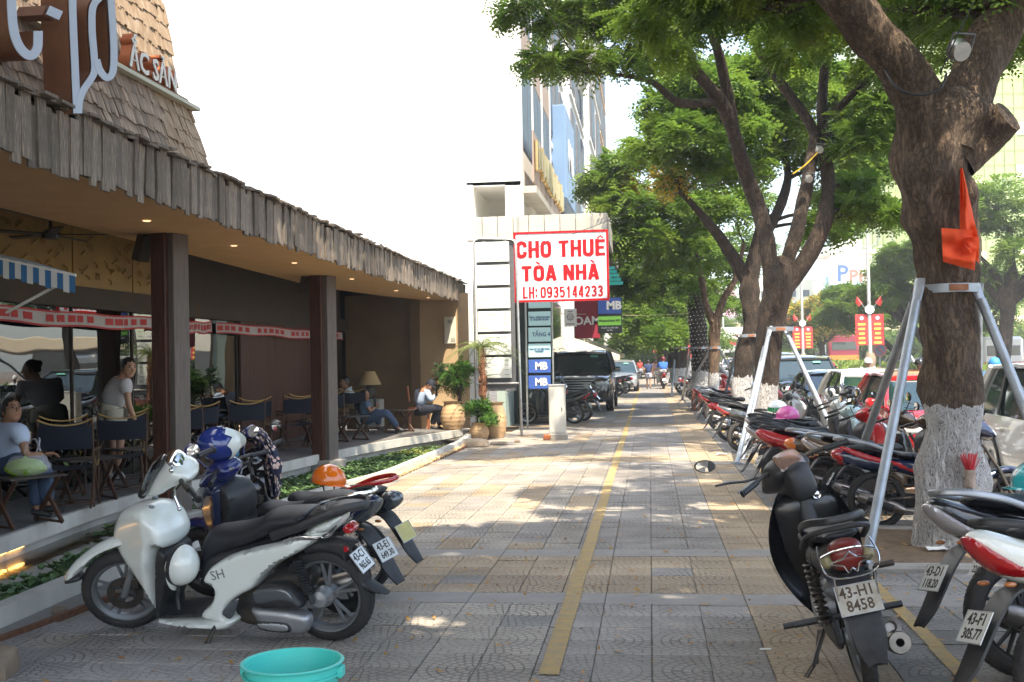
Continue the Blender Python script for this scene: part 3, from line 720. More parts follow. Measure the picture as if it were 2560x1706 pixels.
for (a, b) in ((9.2, 14.9), (15.2, 17.0), (17.15, 24.6)):
	bn = thing('banner', {9.2: 'reflection of a red printed banner, built as a strip before the left café windows', 15.2: 'short strip built as the banner reflection between the two café posts', 17.15: 'red edged strip built as the banner reflection above the café timber wall'}[a], 'banner', (GX+.15, (a+b)/2, 2.2), group=None)
	m = MB(); n = 24; vs = []
	for i in range(n+1):
		y = a+(b-a)*i/n; s_ = .012*math.sin(i*.9)+.012*math.sin(i*.3); vs += [(GX+.15+.01*math.sin(i*2), y, 2.10+s_), (GX+.15+.015*math.sin(i*2.3), y, 2.28+s_*.6)]
	m.add(vs, [(2*i, 2*i+2, 2*i+3, 2*i+1) for i in range(n)]); m.build('cloth', m_bw, bn, world=True)
	m = MB()
	for i in range(n):
		p, q, r_, s_ = [Vector(vs[j])+Vector((.006, 0, 0)) for j in (2*i, 2*i+2, 2*i+3, 2*i+1)]
		m.quad(p, q, q*.88+r_*.12, p*.88+s_*.12); m.quad(p*.12+s_*.88, q*.12+r_*.88, r_, s_)
		if i % 6 != 5:
			A, B = p*.7+s_*.3, q*.7+r_*.3; C_, D_ = q*.25+r_*.75, p*.25+s_*.75; f0, f1 = .1, random.uniform(.65, .95)
			m.quad(A+(B-A)*f0, A+(B-A)*f1, D_+(C_-D_)*f1, D_+(C_-D_)*f0)
	m.build('print', m_red, bn, world=True)
m = MB(); m.bbox((-4.52, 25.29, 2.3), (.27, .04, .62), .01); nb = m.build('notice_board', mat('notice_cream', (.62, .58, .48), .6)); tag(nb, 'slim cream notice board hanging on the beige end wall above the guard', 'notice board')
m = MB(); m.box((-4.52, 25.265, 2.5), (.1, .004, .08)); m.box((-4.45, 25.265, 2.08), (.1, .004, .09)); m.build('print', mat('notice_ink', (.35, .33, .28), .8), nb)
m_blue = mat('awning_blue', (.04, .16, .36), .8); m_aw = mat('awning_white', (.66, .68, .68), .8)
aw = thing('striped_awning', 'blue and white striped awning corner hanging in at the left edge', 'awning', (-5.4, 9.0, 2.3))
c0, c1 = P(188, 686, 9.), P(-200, 600, 9.)
m = MB(); n = 26
for i in range(n):
	t0, t1 = i/n, (i+1)/n; a, b = c0.lerp(c1, t0), c0.lerp(c1, t1); m.k = i % 2
	dz = -.16-.012*math.sin(i*1.9)
	m.quad(a+Vector((0, 0, dz)), b+Vector((0, 0, dz)), b, a)
	m.quad(a, b, b+Vector((-.6, .35, .16)), a+Vector((-.6, .35, .16)))
m.build('valance', [m_blue, m_aw], aw, world=True)
m = MB(); m.tube([c0+Vector((0, .01, -.01)), c1+Vector((0, .01, -.01))], .014, 6); m.tube([c0+Vector((-.05, .05, -.02)), c0+Vector((-.75, .2, -.30))], .014, 6); m.build('frame', m_white, aw, world=True)
# ==== BUILDINGS ALONG THE LEFT
m_towerw = mat('white_render', (.80, .79, .76), .7, col2=(.74, .73, .70), scale=.4)
m_fas = mat('stone_fascia', (.44, .42, .37), .8, col2=(.34, .32, .28), scale=1.2, detail=8, bump=.2, bscale=20)
m_win = mat('window_glass', (.07, .10, .14), .45, spec=.15)
m_winfr = mat('window_frame', (.10, .10, .11), .5)
m_brownp = mat('brown_panel', (.30, .22, .17), .7)
m_metal = mat('brushed_steel', (.55, .55, .53), .35, metal=.85, col2=(.42, .42, .41), scale=8)
m_goldl = mat('gold_letters', (.62, .44, .19), .3, metal=1.)
YB = 24.6
podX = -.92
tower = thing('office_tower', 'tall white office block with deep window bays above a stone canopy', 'building', (-4, 28, 0))
T = dict(parent=tower, world=True)
FX = P(1300, 400, 25.6).x       # street face of the tower
z_bot = P(1300, 461, 25.6).z
left = P(1166, 461, 25.6).x
TOPZ = 22
m = MB(); m.box(((FX+left)/2, 25.7, (z_bot+TOPZ)/2), (FX-left, .2, TOPZ-z_bot)); m.box((left+.1, 30, (z_bot+TOPZ)/2), (.2, 8.4, TOPZ-z_bot)); m.box(((FX+left)/2-.1, 29.8, z_bot+.05), (FX-left-.4, 8, .1)); m.box(((FX+left)/2, 33.8, (z_bot+TOPZ)/2), (FX-left, .2, TOPZ-z_bot)); m.build('front_wall', m_towerw, **T)
ny = 3; bays = [25.9+i*2.65 for i in range(4)]
zs = [z_bot+.9+i*3.1 for i in range(6)]
for i, y in enumerate(bays):
	m = MB(); m.box((FX-.10, y-.02, (z_bot+TOPZ)/2), (.24, .42, TOPZ-z_bot)); m.build('pier', m_towerw, **T)
for j, z in enumerate(zs):
	m = MB(); m.box((FX-.085, 29.85, z-.45), (.2, 8.1, .85)); m.build('spandrel', m_brownp if j % 2 else m_towerw, **T)
	for i in range(3):
		y0, y1 = bays[i]+.22, bays[i+1]-.22
		m = MB(); m.box((FX-.02, (y0+y1)/2, z+1.1), (.06, y1-y0, 2.2)); w_ = m.build('window', m_winfr, **T)
		for q in range(2):
			a, b = y0+.06+(y1-y0)/2*q, y0-.02+(y1-y0)/2*(q+1); m = MB(); m.box((FX+.012, (a+b)/2, z+1.1), (.012, b-a-.1, 2.06)); p = m.build('pane', m_win, w_); p.data.transform(tower.matrix_basis.inverted())
P0, P1 = P(1170, 465, 25.6), P(1300, 548, 25.6)
m = MB()
m.box((left+.08, 26.8, (P0.z+P1.z)/2), (.16, 2.6, P0.z-P1.z)); m.box((FX-.16, 25.75, (P0.z+P1.z)/2), (.40, .3, P0.z-P1.z)); m.box(((left+FX)/2, 28.2, (P0.z+P1.z)/2), (FX-left, .1, P0.z-P1.z)); m.box(((left+FX)/2, 26.9, P0.z+.02), (FX-left, 2.6, .1)); m.box((FX-.16, 30.5, (P0.z+P1.z)/2), (.3, 4, P0.z-P1.z-.1))
m.build('balcony', m_towerw, **T)
m = MB(); m.box((FX+.1, 29.8, P0.z-.1), (.5, 8, .16)); m.build('ledge', m_fas, **T)
FZ0, FZ1 = P(1170, 603, YB).z, P(1170, 545, YB).z
cx0 = P(1168, 600, YB).x; podX = P(1519, 590, YB).x
can = thing('entrance_canopy', 'grey stone clad canopy slab over the shop entrances', 'canopy', (-2.5, YB, 4.3))
m = MB(); x = cx0; n = 9; pw = (podX-cx0)/n
for i in range(n):
	m = MB(); m.bbox((cx0+pw*(i+.5), YB, (FZ0+FZ1)/2), (pw-.012, .08, FZ1-FZ0), .006); m.build('panel', m_fas, can, world=True)
for i in range(8):
	m = MB(); m.bbox((podX-.04+i*.0, YB+.06+1.5*(i+.5), (FZ0+FZ1)/2-.02*i), (.08, 1.488, FZ1-FZ0), .006); m.build('panel', m_fas, can, world=True)
m = MB(); m.box(((cx0+podX)/2-.06, YB+6.2, FZ1-.06), (podX-cx0-.1, 12.2, .05)); m.box(((cx0+podX)/2-.06, YB+6.2, FZ0+.05), (podX-cx0-.1, 12.2, .05)); m.build('canopy_slab', m_fas, can, world=True)
for px_, in ((1295,), (1480,)):
	m = MB(); a = P(px_, 545, YB-.05); m.tube([a+Vector((0, 0, .12)), P(px_, 605, YB-.08)], .018, 6); m.build('hanger', m_metal, can, world=True)
shop = thing('shop_entrance', 'recessed shop entrance with pale wall and glass doors under the canopy', 'shop', (-3, 27, 0))
m = MB(); m.box((cx0+.14, YB+.1, FZ0/2), (.28, .22, FZ0)); m.build('pillar', m_towerw, shop, world=True)
m_shopwall = mat('teal_wall', (.34, .42, .38), .8); m_dg = mat('dark_glass', (.03, .045, .045), .06, spec=.8)  # one even teal grey colour for the inner wall
m = MB(); m.box((cx0+.9, YB+3.2, FZ0/2), (1.4, .1, FZ0)); m.build('back_wall', m_dg, shop, world=True)
m = MB(); m.box((cx0+.5, YB+8, FZ0/2), (.2, 13, FZ0)); m.build('inner_wall', m_shopwall, shop, world=True)
m = MB(); m.box((P(1310, 900, 32).x, 32, 1.6), (1.3, .2, 3.3)); m.build('brown_door', mat('brown_door', (.14, .075, .05), .5), shop, world=True)
m = MB()
for i in range(9): m.box((-3.55, 24.7+i*.16, .012), (1.0, .03, .03))
m.build('floor_grate', m_darkbeam, shop, world=True)
def rowhouse(y0, y1, X, H, col, label, name, nwin=2, zfirst=5.6, dz=3.1, wcol=None, extra=None):
	t = thing(name, label, 'building', (X-4, (y0+y1)/2, 0)); q = dict(parent=t, world=True)
	mc = mat('facade_%s' % name[:6]+str(int(y0)), col, .75, col2=tuple(c*.9 for c in col), scale=.5)
	m = MB(); dp = .5+.03*y0; m.box((X-dp/2, (y0+y1)/2, H/2), (dp, y1-y0-.05, H)); m.build('wall', mc, **q)
	bw = (y1-y0)/nwin; z = zfirst
	while z < H-2.5:
		for i in range(nwin):
			yc = y0+bw*(i+.5); m = MB(); m.box((X+.03, yc, z+1.1), (.10, bw*.62, 2.3)); w_ = m.build('window', wcol or m_winfr, **q)
			m = MB(); m.box((X+.085, yc, z+1.1), (.02, bw*.52, 2.1)); p = m.build('pane', m_win, w_); p.data.transform(t.matrix_basis.inverted())
		m = MB(); m.box((X+.03, (y0+y1)/2, z-.35), (.12, y1-y0-.1, .14)); m.build('string_course', mc, **q); z += dz
	m = MB(); m.box((X-.1, (y0+y1)/2, 1.8), (.25, y1-y0-.6, 3.2)); m.build('shop_window', m_dg, **q)
	return t
r1 = rowhouse(34, 41, -3.0, 24, (.78, .77, .74), 'narrow white town house next beyond the office tower', 'town_house', 3)
r2 = rowhouse(41.1, 50, -2.75, 21, (.74, .74, .72), 'white shop house with a slanted dark sign box on its upper floors', 'town_house', 3)
r3 = rowhouse(50.1, 62, -2.5, 26, (.76, .75, .72), 'tall plain white block farther down the row', 'town_house', 2)
r4 = rowhouse(64, 74, -2.6, 25, (.62, .46, .32), 'cream rounded apartment tower at the end of the white row', 'apartment_tower', 2)
r5 = rowhouse(74.2, 92, -2.2, 17, (.60, .60, .58), 'lower grey white block far down the street', 'town_house', 4)
r6 = rowhouse(93, 120, -2.4, 14, (.5, .5, .5), 'far grey block at the end of the row', 'town_house', 4)
m = MB(); m.bbox((-2.75, 37.6, 8.2), (.5, 4.2, 3.0), .03); b = m.build('blue_wall_sign', mat('sign_blue', (.15, .24, .38), .5)); tag(b, 'large blue sign box fixed high on the white town house', 'sign')
text('print', 'M B', 1.4, frame((-2.48, 37.6, 8.2), (0, 1, 0), (0, 0, 1)), m_white, b, ext=.01, bold=.03)
m = MB(); m.bbox((-2.4, 46, 13.6), (.7, 1.4, 2.2), .03, rot=(0, .5, 0)); b = m.build('hanging_sign', mat('sign_grey', (.2, .2, .19), .5)); tag(b, 'slanted dark grey sign box sticking out high above the street', 'sign')
gl = thing('gold_letter_band', 'row of shiny gold letters along the white office block above the canopy', 'sign', (FX+.3, 29, z_bot+.6))
for i in range(19):
	y = 26.2+i*.42; hh = random.choice((.5, .72, .82)); m = MB(); m.bbox((FX+.34, y, z_bot+.75), (.10, random.choice((.14, .2, .26)), hh), .02)
	if i % 3 == 0: m.bbox((FX+.34, y+.1, z_bot+.5), (.1, .3, .12), .02)
	m.build('letter', m_goldl, gl, world=True)
m = MB(); m.box((FX+.27, 29.9, z_bot+.7), (.03, 8, 1.2)); m.build('backing', m_brownp, gl, world=True)
# -- signs
def rect_on(px0, py0, px1, py1, Y):
	a, b = P(px0, py0, Y), P(px1, py1, Y); return Vector(((a.x+b.x)/2, Y, (a.z+b.z)/2)), abs(b.x-a.x), abs(a.z-b.z)
def board(name, label, cat, px, Y, m, th=.05, frame_m=None, fw=.03, parent=None, tilt=0.):
	c, w_, h_ = rect_on(*px, Y); t = parent or thing(name, label, cat, c)
	mb = MB(); mb.bbox(c, (w_, th, h_), .006); mb.build('board', m, t, world=True)
	if frame_m:
		mb = MB()
		for s in (-1, 1):
			mb.box(c+Vector((s*(w_/2-fw/2), -th/2-.006, 0)), (fw, .02, h_)); mb.box(c+Vector((0, -th/2-.007, s*(h_/2-fw/2))), (w_, .02, fw))
		mb.build('border', frame_m, t, world=True)
	return t, c, w_, h_
m_signw = mat('rental_board_white', (.74, .76, .82), .6); m_signr = mat('rental_red', (.46, .006, .012), .75, spec=.2)
t, c, w_, h_ = board('rental_sign', 'large white rental board with red border and bold red Vietnamese words', 'sign', (1284, 582, 1524, 751), 23.7, m_signw, frame_m=m_signr, fw=.045)
_o = [(.5, .9), (.24, .85), (.15, .7), (.15, .3), (.24, .15), (.5, .1), (.76, .15), (.85, .3), (.85, .7), (.76, .85), (.5, .9)]
GL_ = {'H': [[(.15, 0), (.15, 1)], [(.85, 0), (.85, 1)], [(.15, .5), (.85, .5)]], 'T': [[(.5, 0), (.5, .95)], [(0, .89), (1, .89)]], 'E': [[(.17, 0), (.17, 1)], [(.1, .11), (.95, .11)], [(.1, .5), (.85, .5)], [(.1, .89), (.95, .89)]], 'O': [_o],
	   'U': [[(.15, 1), (.15, .3), (.22, .15), (.5, .1), (.78, .15), (.85, .3), (.85, 1)]], 'C': [[(.85, .64), (.83, .76), (.74, .86), (.5, .9), (.24, .85), (.15, .7), (.15, .3), (.24, .15), (.5, .1), (.74, .14), (.83, .24), (.85, .36)]],
	   'A': [[(.12, 0), (.47, 1)], [(.88, 0), (.53, 1)], [(.25, .26), (.75, .26)]], 'N': [[(.14, 0), (.14, 1)], [(.86, 0), (.86, 1)], [(.16, .98), (.84, .02)]], 'L': [[(.2, 0), (.2, 1)], [(.1, .1), (.95, .1)]], ':': [[(.5, .12), (.5, .32)], [(.5, .6), (.5, .8)]],
	   '0': [_o], '1': [[(.58, 0), (.58, 1)], [(.25, .72), (.5, .86)]], '2': [[(.17, .68), (.2, .82), (.5, .9), (.8, .82), (.83, .66), (.72, .5), (.2, .16)], [(.12, .1), (.9, .1)]], '3': [[(.15, .78), (.5, .9), (.82, .8), (.82, .62), (.5, .52), (.83, .4), (.83, .2), (.5, .1), (.15, .22)]],
	   '4': [[(.7, 0), (.7, 1)], [(.62, .95), (.15, .3)], [(.05, .25), (.98, .25)]], '5': [[(.88, .9), (.2, .9)], [(.2, .95), (.2, .5)], [(.15, .52), (.5, .6), (.82, .52), (.84, .22), (.5, .1), (.14, .2)]], '9': [[(.8, .55), (.5, .42), (.17, .52), (.17, .8), (.5, .9), (.83, .8), (.83, .25), (.5, .1), (.17, .2)]]}
def block_text(s, cx, cz, h, w, gap, Y, m, parent, st=.37):
	adv = lambda c: .55*w if c == ' ' else (.5*w if c == ':' else w+gap)
	x = cx-(sum(adv(c) for c in s)-gap)/2
	for c in s:
		if c != ' ':
			base = {'Ê': 'E', 'Ò': 'O', 'À': 'A'}.get(c, c); ww = .4*w if c == ':' else w; b = MB()
			for k_, ln in enumerate(GL_[base]):
				pts = [(x+p[0]*ww, cz+(p[1]-.5)*h) for p in ln]; hor = len(ln) == 2 and abs(ln[0][1]-ln[1][1]) < .05; sw = st*w*(.75 if hor else 1)*(1 if ww == w else 1)
				if len(pts) > 4: pts = [(q.x, q.y) for q in catmull([(*p, 0) for p in pts], 3, closed=False)]
				ribbon(b, pts, sw, .006+.0006*k_, lambda u, v, h_: Vector((u, Y-h_, v)))
			t0 = cz+h*.5
			if c == 'Ê': ribbon(b, [(x+.22*w, t0+.05*h), (x+.5*w, t0+.19*h), (x+.78*w, t0+.05*h)], .09*h, .005, lambda u, v, h_: Vector((u, Y-h_, v)))
			if c in 'ÒÀ': ribbon(b, [(x+.25*w, t0+.24*h), (x+.6*w, t0+.08*h)], .10*h, .005, lambda u, v, h_: Vector((u, Y-h_, v)))
			b.build('letter', m, parent, world=True)
		x += adv(c)
block_text('CHO THUÊ', c.x, c.z+h_*.25, .36, .215, .045, 23.67, m_signr, t)
block_text('TÒA NHÀ', c.x-.03, c.z-h_*.09, .33, .215, .045, 23.67, m_signr, t)
block_text('LH: 0935144233', c.x+.02, c.z-h_*.365, .25, .108, .026, 23.67, m_signr, t, st=.36)
m_menu = mat('menu_board', (.72, .73, .68), .6, col2=(.60, .70, .48), scale=1.3, mixpos=(.5, .7)); m_ink = mat('menu_ink', (.30, .32, .27), .7)
mf = thing('menu_stand', 'tall steel pole frame holding six white menu boards beside the potted palm', 'menu stand', G(1240, 1085))
YM = 23.3
a0, a1 = P(1183, 598, YM), P(1289, 598, YM); zb = P(1190, 960, YM).z
m = MB(); m.tube([(a0.x, YM, .0), (a0.x, YM, a0.z-.12), (a0.x+.04, YM, a0.z-.03), (a0.x+.12, YM, a0.z), (a1.x-.12, YM, a1.z), (a1.x-.04, YM, a1.z-.03), (a1.x, YM, a1.z-.12), (a1.x+.05, YM, 0)], .028, 8); m.build('frame', m_metal, mf, smooth=True, world=True)
m = MB(); m.tube([(a0.x, YM, zb), (a1.x+.03, YM, zb)], .022, 8)
for s in range(7):
	z = a0.z-.1-s*.52
	for q in (.25, .75): mm = MB(); mm.tube([(a0.x+(a1.x-a0.x)*q+.05*math.cos(u), YM-.03, z+.04*math.sin(u)) for u in np.linspace(0, 2*PI, 9)], .009, 5); mm.build('ring', m_metal, mf, smooth=True, world=True)
m.build('cross_rail', m_metal, mf, smooth=True, world=True)
for s in range(6):
	y0 = 607+s*57.6; c, w_, h_ = rect_on(1190+s*1.4, y0, 1273+s*1.3, y0+47+s*.6, YM-.04); m = MB(); m.bbox(c, (w_, .03, h_), .006); bd = m.build('menu_board', m_menu, mf, world=True)
	m = MB()
	for ln in range(7):
		zz = c.z+h_*(.36-.115*ln); x0 = c.x-w_*.44
		for k_ in range(random.randint(3, 6)): wd = w_*random.uniform(.04, .09); m.box((x0+wd/2, YM-.058, zz), (wd, .003, random.choice((.008, .013)))); x0 += wd+.012
		if ln % 2 == 0: m.box((c.x+w_*.36, YM-.058, zz), (w_*.13, .003, .012))
	q = m.build('print', m_ink, bd); q.data.transform(mf.matrix_basis.inverted())
m = MB(); m.box(((a0.x+a1.x)/2, YM+.05, 2.55), (a1.x-a0.x-.1, .03, 3.2)); m.build('backing', m_winfr, mf, world=True)
m_cyan = mat('directory_cyan', (.42, .66, .68), .5); m_navy = mat('bank_blue', (.04, .10, .38), .45); m_dk = mat('ink_blue', (.05, .12, .25), .6)
dc = thing('directory_sign', 'column of pale blue tenant name plates on a pole frame under the rental board', 'sign', (P(1350, 860, 25.9).x, 25.9, 0))
for i, (ya, yb, mm, s, cc) in enumerate(((752, 770, m_cyan, '', m_dk), (780, 814, m_cyan, 'TẦNG 6 - OFFICE IN DA NANG\n47 - 49 NGUYỄN VĂN LINH', m_dk), (820, 854, m_cyan, 'TẦNG 4', m_dk), (860, 893, m_cyan, 'TOÀN LỘC THỌ MIỀN TRUNG\nINVESTMENT', m_dk), (900, 932, m_navy, 'MB', m_white), (940, 972, m_navy, 'MB', m_white))):
	c, w_, h_ = rect_on(1321, ya, 1377, yb, 25.9); m = MB(); m.bbox(c, (w_, .05, h_), .006); bd = m.build('name_plate', mm, dc, world=True)
	if s: text('print', s, .055 if len(s) > 8 else (.13 if s != 'MB' else .24), CAMF((c.x+(.04 if len(s) < 8 else 0), 25.87, c.z)), cc, dc, ext=.002, bold=.003 if s != 'MB' else .008, sx=.9 if len(s) < 8 else .62)
m = MB()
for px_ in (1316, 1382): q = P(px_, 900, 25.95); m.tube([(q.x, 25.95, 0), (q.x, 25.95, 3.2)], .022, 6)
m.build('poles', m_metal, dc, world=True)
t, c, w_, h_ = board('crest_plaque', 'small white plaque with a grey crest hanging beside the dark red shop sign', 'sign', (1410, 773, 1442, 817), 27, mat('plaque_white', (.7, .7, .68), .5), th=.03)
m = MB(); m.lathe([(.065, 0), (.085, 0), (.085, .004), (.065, .004)], 20, axis='y', c=(c.x, 26.975, c.z+.02), closed=True); m.box((c.x, 26.975, c.z-.15), (.2, .004, .03)); m.box((c.x, 26.975, c.z+.15), (.12, .004, .03))
for k_ in range(5): m.box((c.x-.06+.03*k_, 26.975, c.z+.0), (.012, .004, .14-.02*abs(k_-2)))
m.build('crest', mat('crest_grey', (.25, .25, .27), .6), t, world=True)
m_maroon = mat('sign_maroon', (.26, .015, .035), .55)
t, c, w_, h_ = board('red_shop_sign', 'dark red shop sign with pale letters half hidden behind the bank light box', 'sign', (1436, 748, 1500, 846), 29, m_maroon, th=.2)
text('print', 'OAM', .30, CAMF((P(1470, 803, 28.88).x-.02, 28.88, P(1470, 803, 28.88).z)), m_white, t, ext=.003, bold=.008)
t, c, w_, h_ = board('bank_light_box', 'blue bank light box above a green money transfer panel hanging from the canopy', 'sign', (1493, 744, 1556, 833), 26.4, mat('box_black', (.02, .03, .025), .4), th=.16)
c1, w1, h1 = rect_on(1495, 746, 1553, 784, 26.3); m = MB(); m.box(c1, (w1, .012, h1)); m.build('blue_panel', m_navy, t, world=True); text('print', 'MB', .26, CAMF((c1.x+.1, 26.285, c1.z)), m_white, t, ext=.002, bold=.012)
c2, w2, h2 = rect_on(1495, 792, 1553, 813, 26.3); m = MB(); m.box(c2, (w2, .012, h2)); m.build('green_panel', mat('transfer_green', (.30, .72, .10), .5), t, world=True); text('print', 'WesternUnion WU', .072, CAMF((c2.x, 26.285, c2.z)), mat('ink_black', (.01, .01, .01), .6), t, ext=.002, bold=.002, sx=.85)
text('print', 'Chuyển và nhận tiền\ntại đây', .055, CAMF((c2.x, 26.285, c2.z-.19)), m_white, t, ext=.002, sx=.85)
m = MB(); q = P(1528, 690, 26.4)
for i in range(5): m.bbox((q.x-.02+.02*i, 26.4, q.z+.18-i*.09), (.22+.05*i, .12, .075), .01)
tl = m.build('teal_tiered_sign', mat('teal_sign', (.02, .42, .38), .4)); tag(tl, 'teal stepped sign hanging from the canopy above the bank light box', 'sign')
ub = thing('utility_cabinet', 'pale steel utility cabinet standing alone on the pavement before the dark SUV', 'cabinet', G(1395, 1098))
m = MB(); m.bbox((0, 0, .58), (.32, .3, .98), .01); m.build('body', mat('cabinet_paint', (.50, .49, .45), .5, metal=.2, col2=(.44, .43, .40), scale=3), ub)
m = MB(); m.bbox((0, 0, .05), (.38, .36, .12), .015); m.build('base', m_conc, ub); m = MB(); m.bbox((0, 0, 1.075), (.345, .325, .03), .008); m.build('lid', m_metal, ub)
m = MB(); m.box((0, -.153, .58), (.28, .006, .88)); m.build('door', mat('cabinet_door', (.54, .53, .49), .45, metal=.2), ub); m = MB(); m.box((.1, -.16, .6), (.02, .012, .07)); m.build('handle', m_winfr, ub)
m_cream = mat('cream_canvas', (.78, .70, .52), .85, tl=.3)
for i, (px_, py_, Y, r, lab) in enumerate(((1425, 866, 40, 1.9, 'large cream square parasol over the pavement café beyond the SUV'), (1465, 866, 46, 1.6, 'smaller cream parasol just beyond the large one'))):
	c = P(px_, py_, Y); u = thing('parasol', lab, 'parasol', (c.x, Y, 0), rotz=.4+i*.2); m = MB()
	vs = [(0, 0, c.z+.35)]+[(r*math.cos(a)*1.0, r*math.sin(a), c.z-.35) for a in [j*PI/4 for j in range(8)]]+[(r*math.cos(a), r*math.sin(a), c.z-.52) for a in [j*PI/4 for j in range(8)]]
	m.add(vs, [(0, j+1, (j+1) % 8+1) for j in range(8)]+[(j+1, j+9, (j+1) % 8+9, (j+1) % 8+1) for j in range(8)]); m.build('canopy', m_cream, u)
	m = MB(); m.tube([(0, 0, 0), (0, 0, c.z+.3)], .03, 8); m.build('pole', m_metal, u)
# ==== TREES
from mathutils import noise as mnoise
K = 2560/2353
def Q(x, y, Y): return P(x*K, y*K, Y)
def bark_mat(name, c1, c2, white_z=None):
	m = mat(name, c1, .92, col2=c2, scale=6, detail=10, stretch=(1, 1, .35), bump=2.2, bscale=9, third=tuple((a+b)/2*.8 for a, b in zip(c1, c2)))
	n, l, op = math_nodes(m); b = n['Principled BSDF']
	tc = n.new('ShaderNodeTexCoord'); mp = n.new('ShaderNodeMapping'); mp.inputs['Scale'].default_value = (30, 30, 8); l.new(tc.outputs['Object'], mp.inputs[0])
	nz = n.new('ShaderNodeTexNoise'); nz.inputs['Scale'].default_value = .8; nz.inputs['Detail'].default_value = 5; l.new(mp.outputs[0], nz.inputs['Vector'])
	mixv = n.new('ShaderNodeMixRGB'); mixv.inputs[0].default_value = .62; l.new(mp.outputs[0], mixv.inputs[1]); l.new(nz.outputs['Color'], mixv.inputs[2])
	vo = n.new('ShaderNodeTexNoise'); vo.inputs['Scale'].default_value = .75; vo.inputs['Detail'].default_value = 7; vo.inputs['Roughness'].default_value = .62; l.new(mp.outputs[0], vo.inputs['Vector'])
	cr = n.new('ShaderNodeMapRange'); l.new(op('ABSOLUTE', op('SUBTRACT', vo.outputs['Fac'], .5)), cr.inputs[0]); cr.inputs['From Max'].default_value = .11
	fn = n.new('ShaderNodeTexNoise'); fn.inputs['Scale'].default_value = 5; fn.inputs['Detail'].default_value = 6; l.new(mp.outputs[0], fn.inputs['Vector'])
	h = op('ADD', cr.outputs[0], op('MULTIPLY', fn.outputs['Fac'], .8))
	bp = n.new('ShaderNodeBump'); bp.inputs['Strength'].default_value = .9; bp.inputs['Distance'].default_value = .035; l.new(h, bp.inputs['Height'])
	old = b.inputs['Normal'].links[0].from_socket; l.new(old, bp.inputs['Normal']); l.new(bp.outputs[0], b.inputs['Normal'])
	src = b.inputs['Base Color'].links[0].from_socket
	dk = n.new('ShaderNodeMixRGB'); dk.blend_type = 'MULTIPLY'; dk.inputs[0].default_value = .85; l.new(src, dk.inputs[1])
	cm = n.new('ShaderNodeMapRange'); l.new(h, cm.inputs[0]); cm.inputs['From Min'].default_value = .2; cm.inputs['From Max'].default_value = 1.2; cm.inputs['To Min'].default_value = .25; cm.inputs['To Max'].default_value = 1.15
	l.new(cm.outputs[0], dk.inputs[2]); col = dk.outputs[0]
	if white_z:
		ge = n.new('ShaderNodeNewGeometry'); sp = n.new('ShaderNodeSeparateXYZ'); l.new(ge.outputs['Position'], sp.inputs[0])
		wn = n.new('ShaderNodeTexNoise'); wn.inputs['Scale'].default_value = 14; wn.inputs['Detail'].default_value = 6; l.new(ge.outputs['Position'], wn.inputs['Vector'])
		z = op('ADD', sp.outputs[2], op('MULTIPLY', op('SUBTRACT', wn.outputs['Fac'], .5), .22)); lim = op('LESS_THAN', z, white_z)
		miss = op('GREATER_THAN', op('ADD', h, op('MULTIPLY', wn.outputs['Fac'], .45)), .66); f = op('MULTIPLY', lim, miss)
		wc = n.new('ShaderNodeValToRGB'); wc.color_ramp.elements[0].color = (.5, .47, .45, 1); wc.color_ramp.elements[1].color = (.82, .80, .79, 1); wc.color_ramp.elements[0].position = .3; wc.color_ramp.elements[1].position = .62
		l.new(fn.outputs['Fac'], wc.inputs[0])
		mx = n.new('ShaderNodeMixRGB'); l.new(f, mx.inputs[0]); l.new(col, mx.inputs[1]); l.new(wc.outputs[0], mx.inputs[2]); col = mx.outputs[0]
	l.new(col, b.inputs['Base Color']); return m
m_bark1 = bark_mat('bark_near', (.13, .082, .05), (.26, .18, .12), 1.16)
m_bark2 = bark_mat('bark_dark', (.050, .033, .023), (.11, .074, .05), 1.12)
m_bark3 = bark_mat('bark_tan', (.22, .13, .075), (.31, .2, .125), 1.12)
m_bark0 = bark_mat('bark_limb', (.055, .036, .025), (.12, .08, .055))
def bark_tube(mb, pts, rr, n=22, amp=.10, seed=0, sub=6, lump=.0, closed_end=True, irregular=.05):
	"""tapered limb along a smooth path with ridges and swellings"""
	pts = [Vector(p) for p in pts]
	P4 = catmull([(p.x, p.y, p.z) for p in pts], sub, closed=False)
	rs = catmull([(r, 0, 0) for r in rr], sub, closed=False); rs = [max(.004, r.x) for r in rs]
	vs = []; fs = []; last = None
	for i, p in enumerate(P4):
		t = (P4[min(i+1, len(P4)-1)]-P4[max(i-1, 0)]).normalized()
		if last is None: a = Vector((1, 0, 0)) if abs(t.x) < .9 else Vector((0, 1, 0)); last = (a-t*a.dot(t)).normalized()
		else: last = (last-t*last.dot(t)).normalized()
		b = t.cross(last)
		for k in range(n):
			an = 2*PI*k/n; d = last*math.cos(an)+b*math.sin(an); r = rs[i]
			q = p+d*r
			nz = mnoise.noise(Vector((math.cos(an)*3.2+seed, math.sin(an)*3.2, i*.22)))*amp*.55+mnoise.noise(q*3.+Vector((seed, 0, 0)))*lump+mnoise.noise(q*Vector((26, 26, 7)).length*.2 if False else Vector((q.x*30, q.y*30, q.z*7)))*irregular
			vs.append(p+d*r*(1+nz))
	for i in range(len(P4)-1):
		for k in range(n): a = i*n+k; c = i*n+(k+1) % n; fs.append((a, c, c+n, a+n))
	if closed_end: fs.append(tuple((len(P4)-1)*n+k for k in range(n)))
	mb.add(vs, fs); return P4, rs
def leaf_mat(name, a, b, c=None, tl=.38):
	return mat(name, a, .5, col2=b, scale=.9, detail=3, tl=tl, spec=.35, third=c, mixpos=(.3, .7))
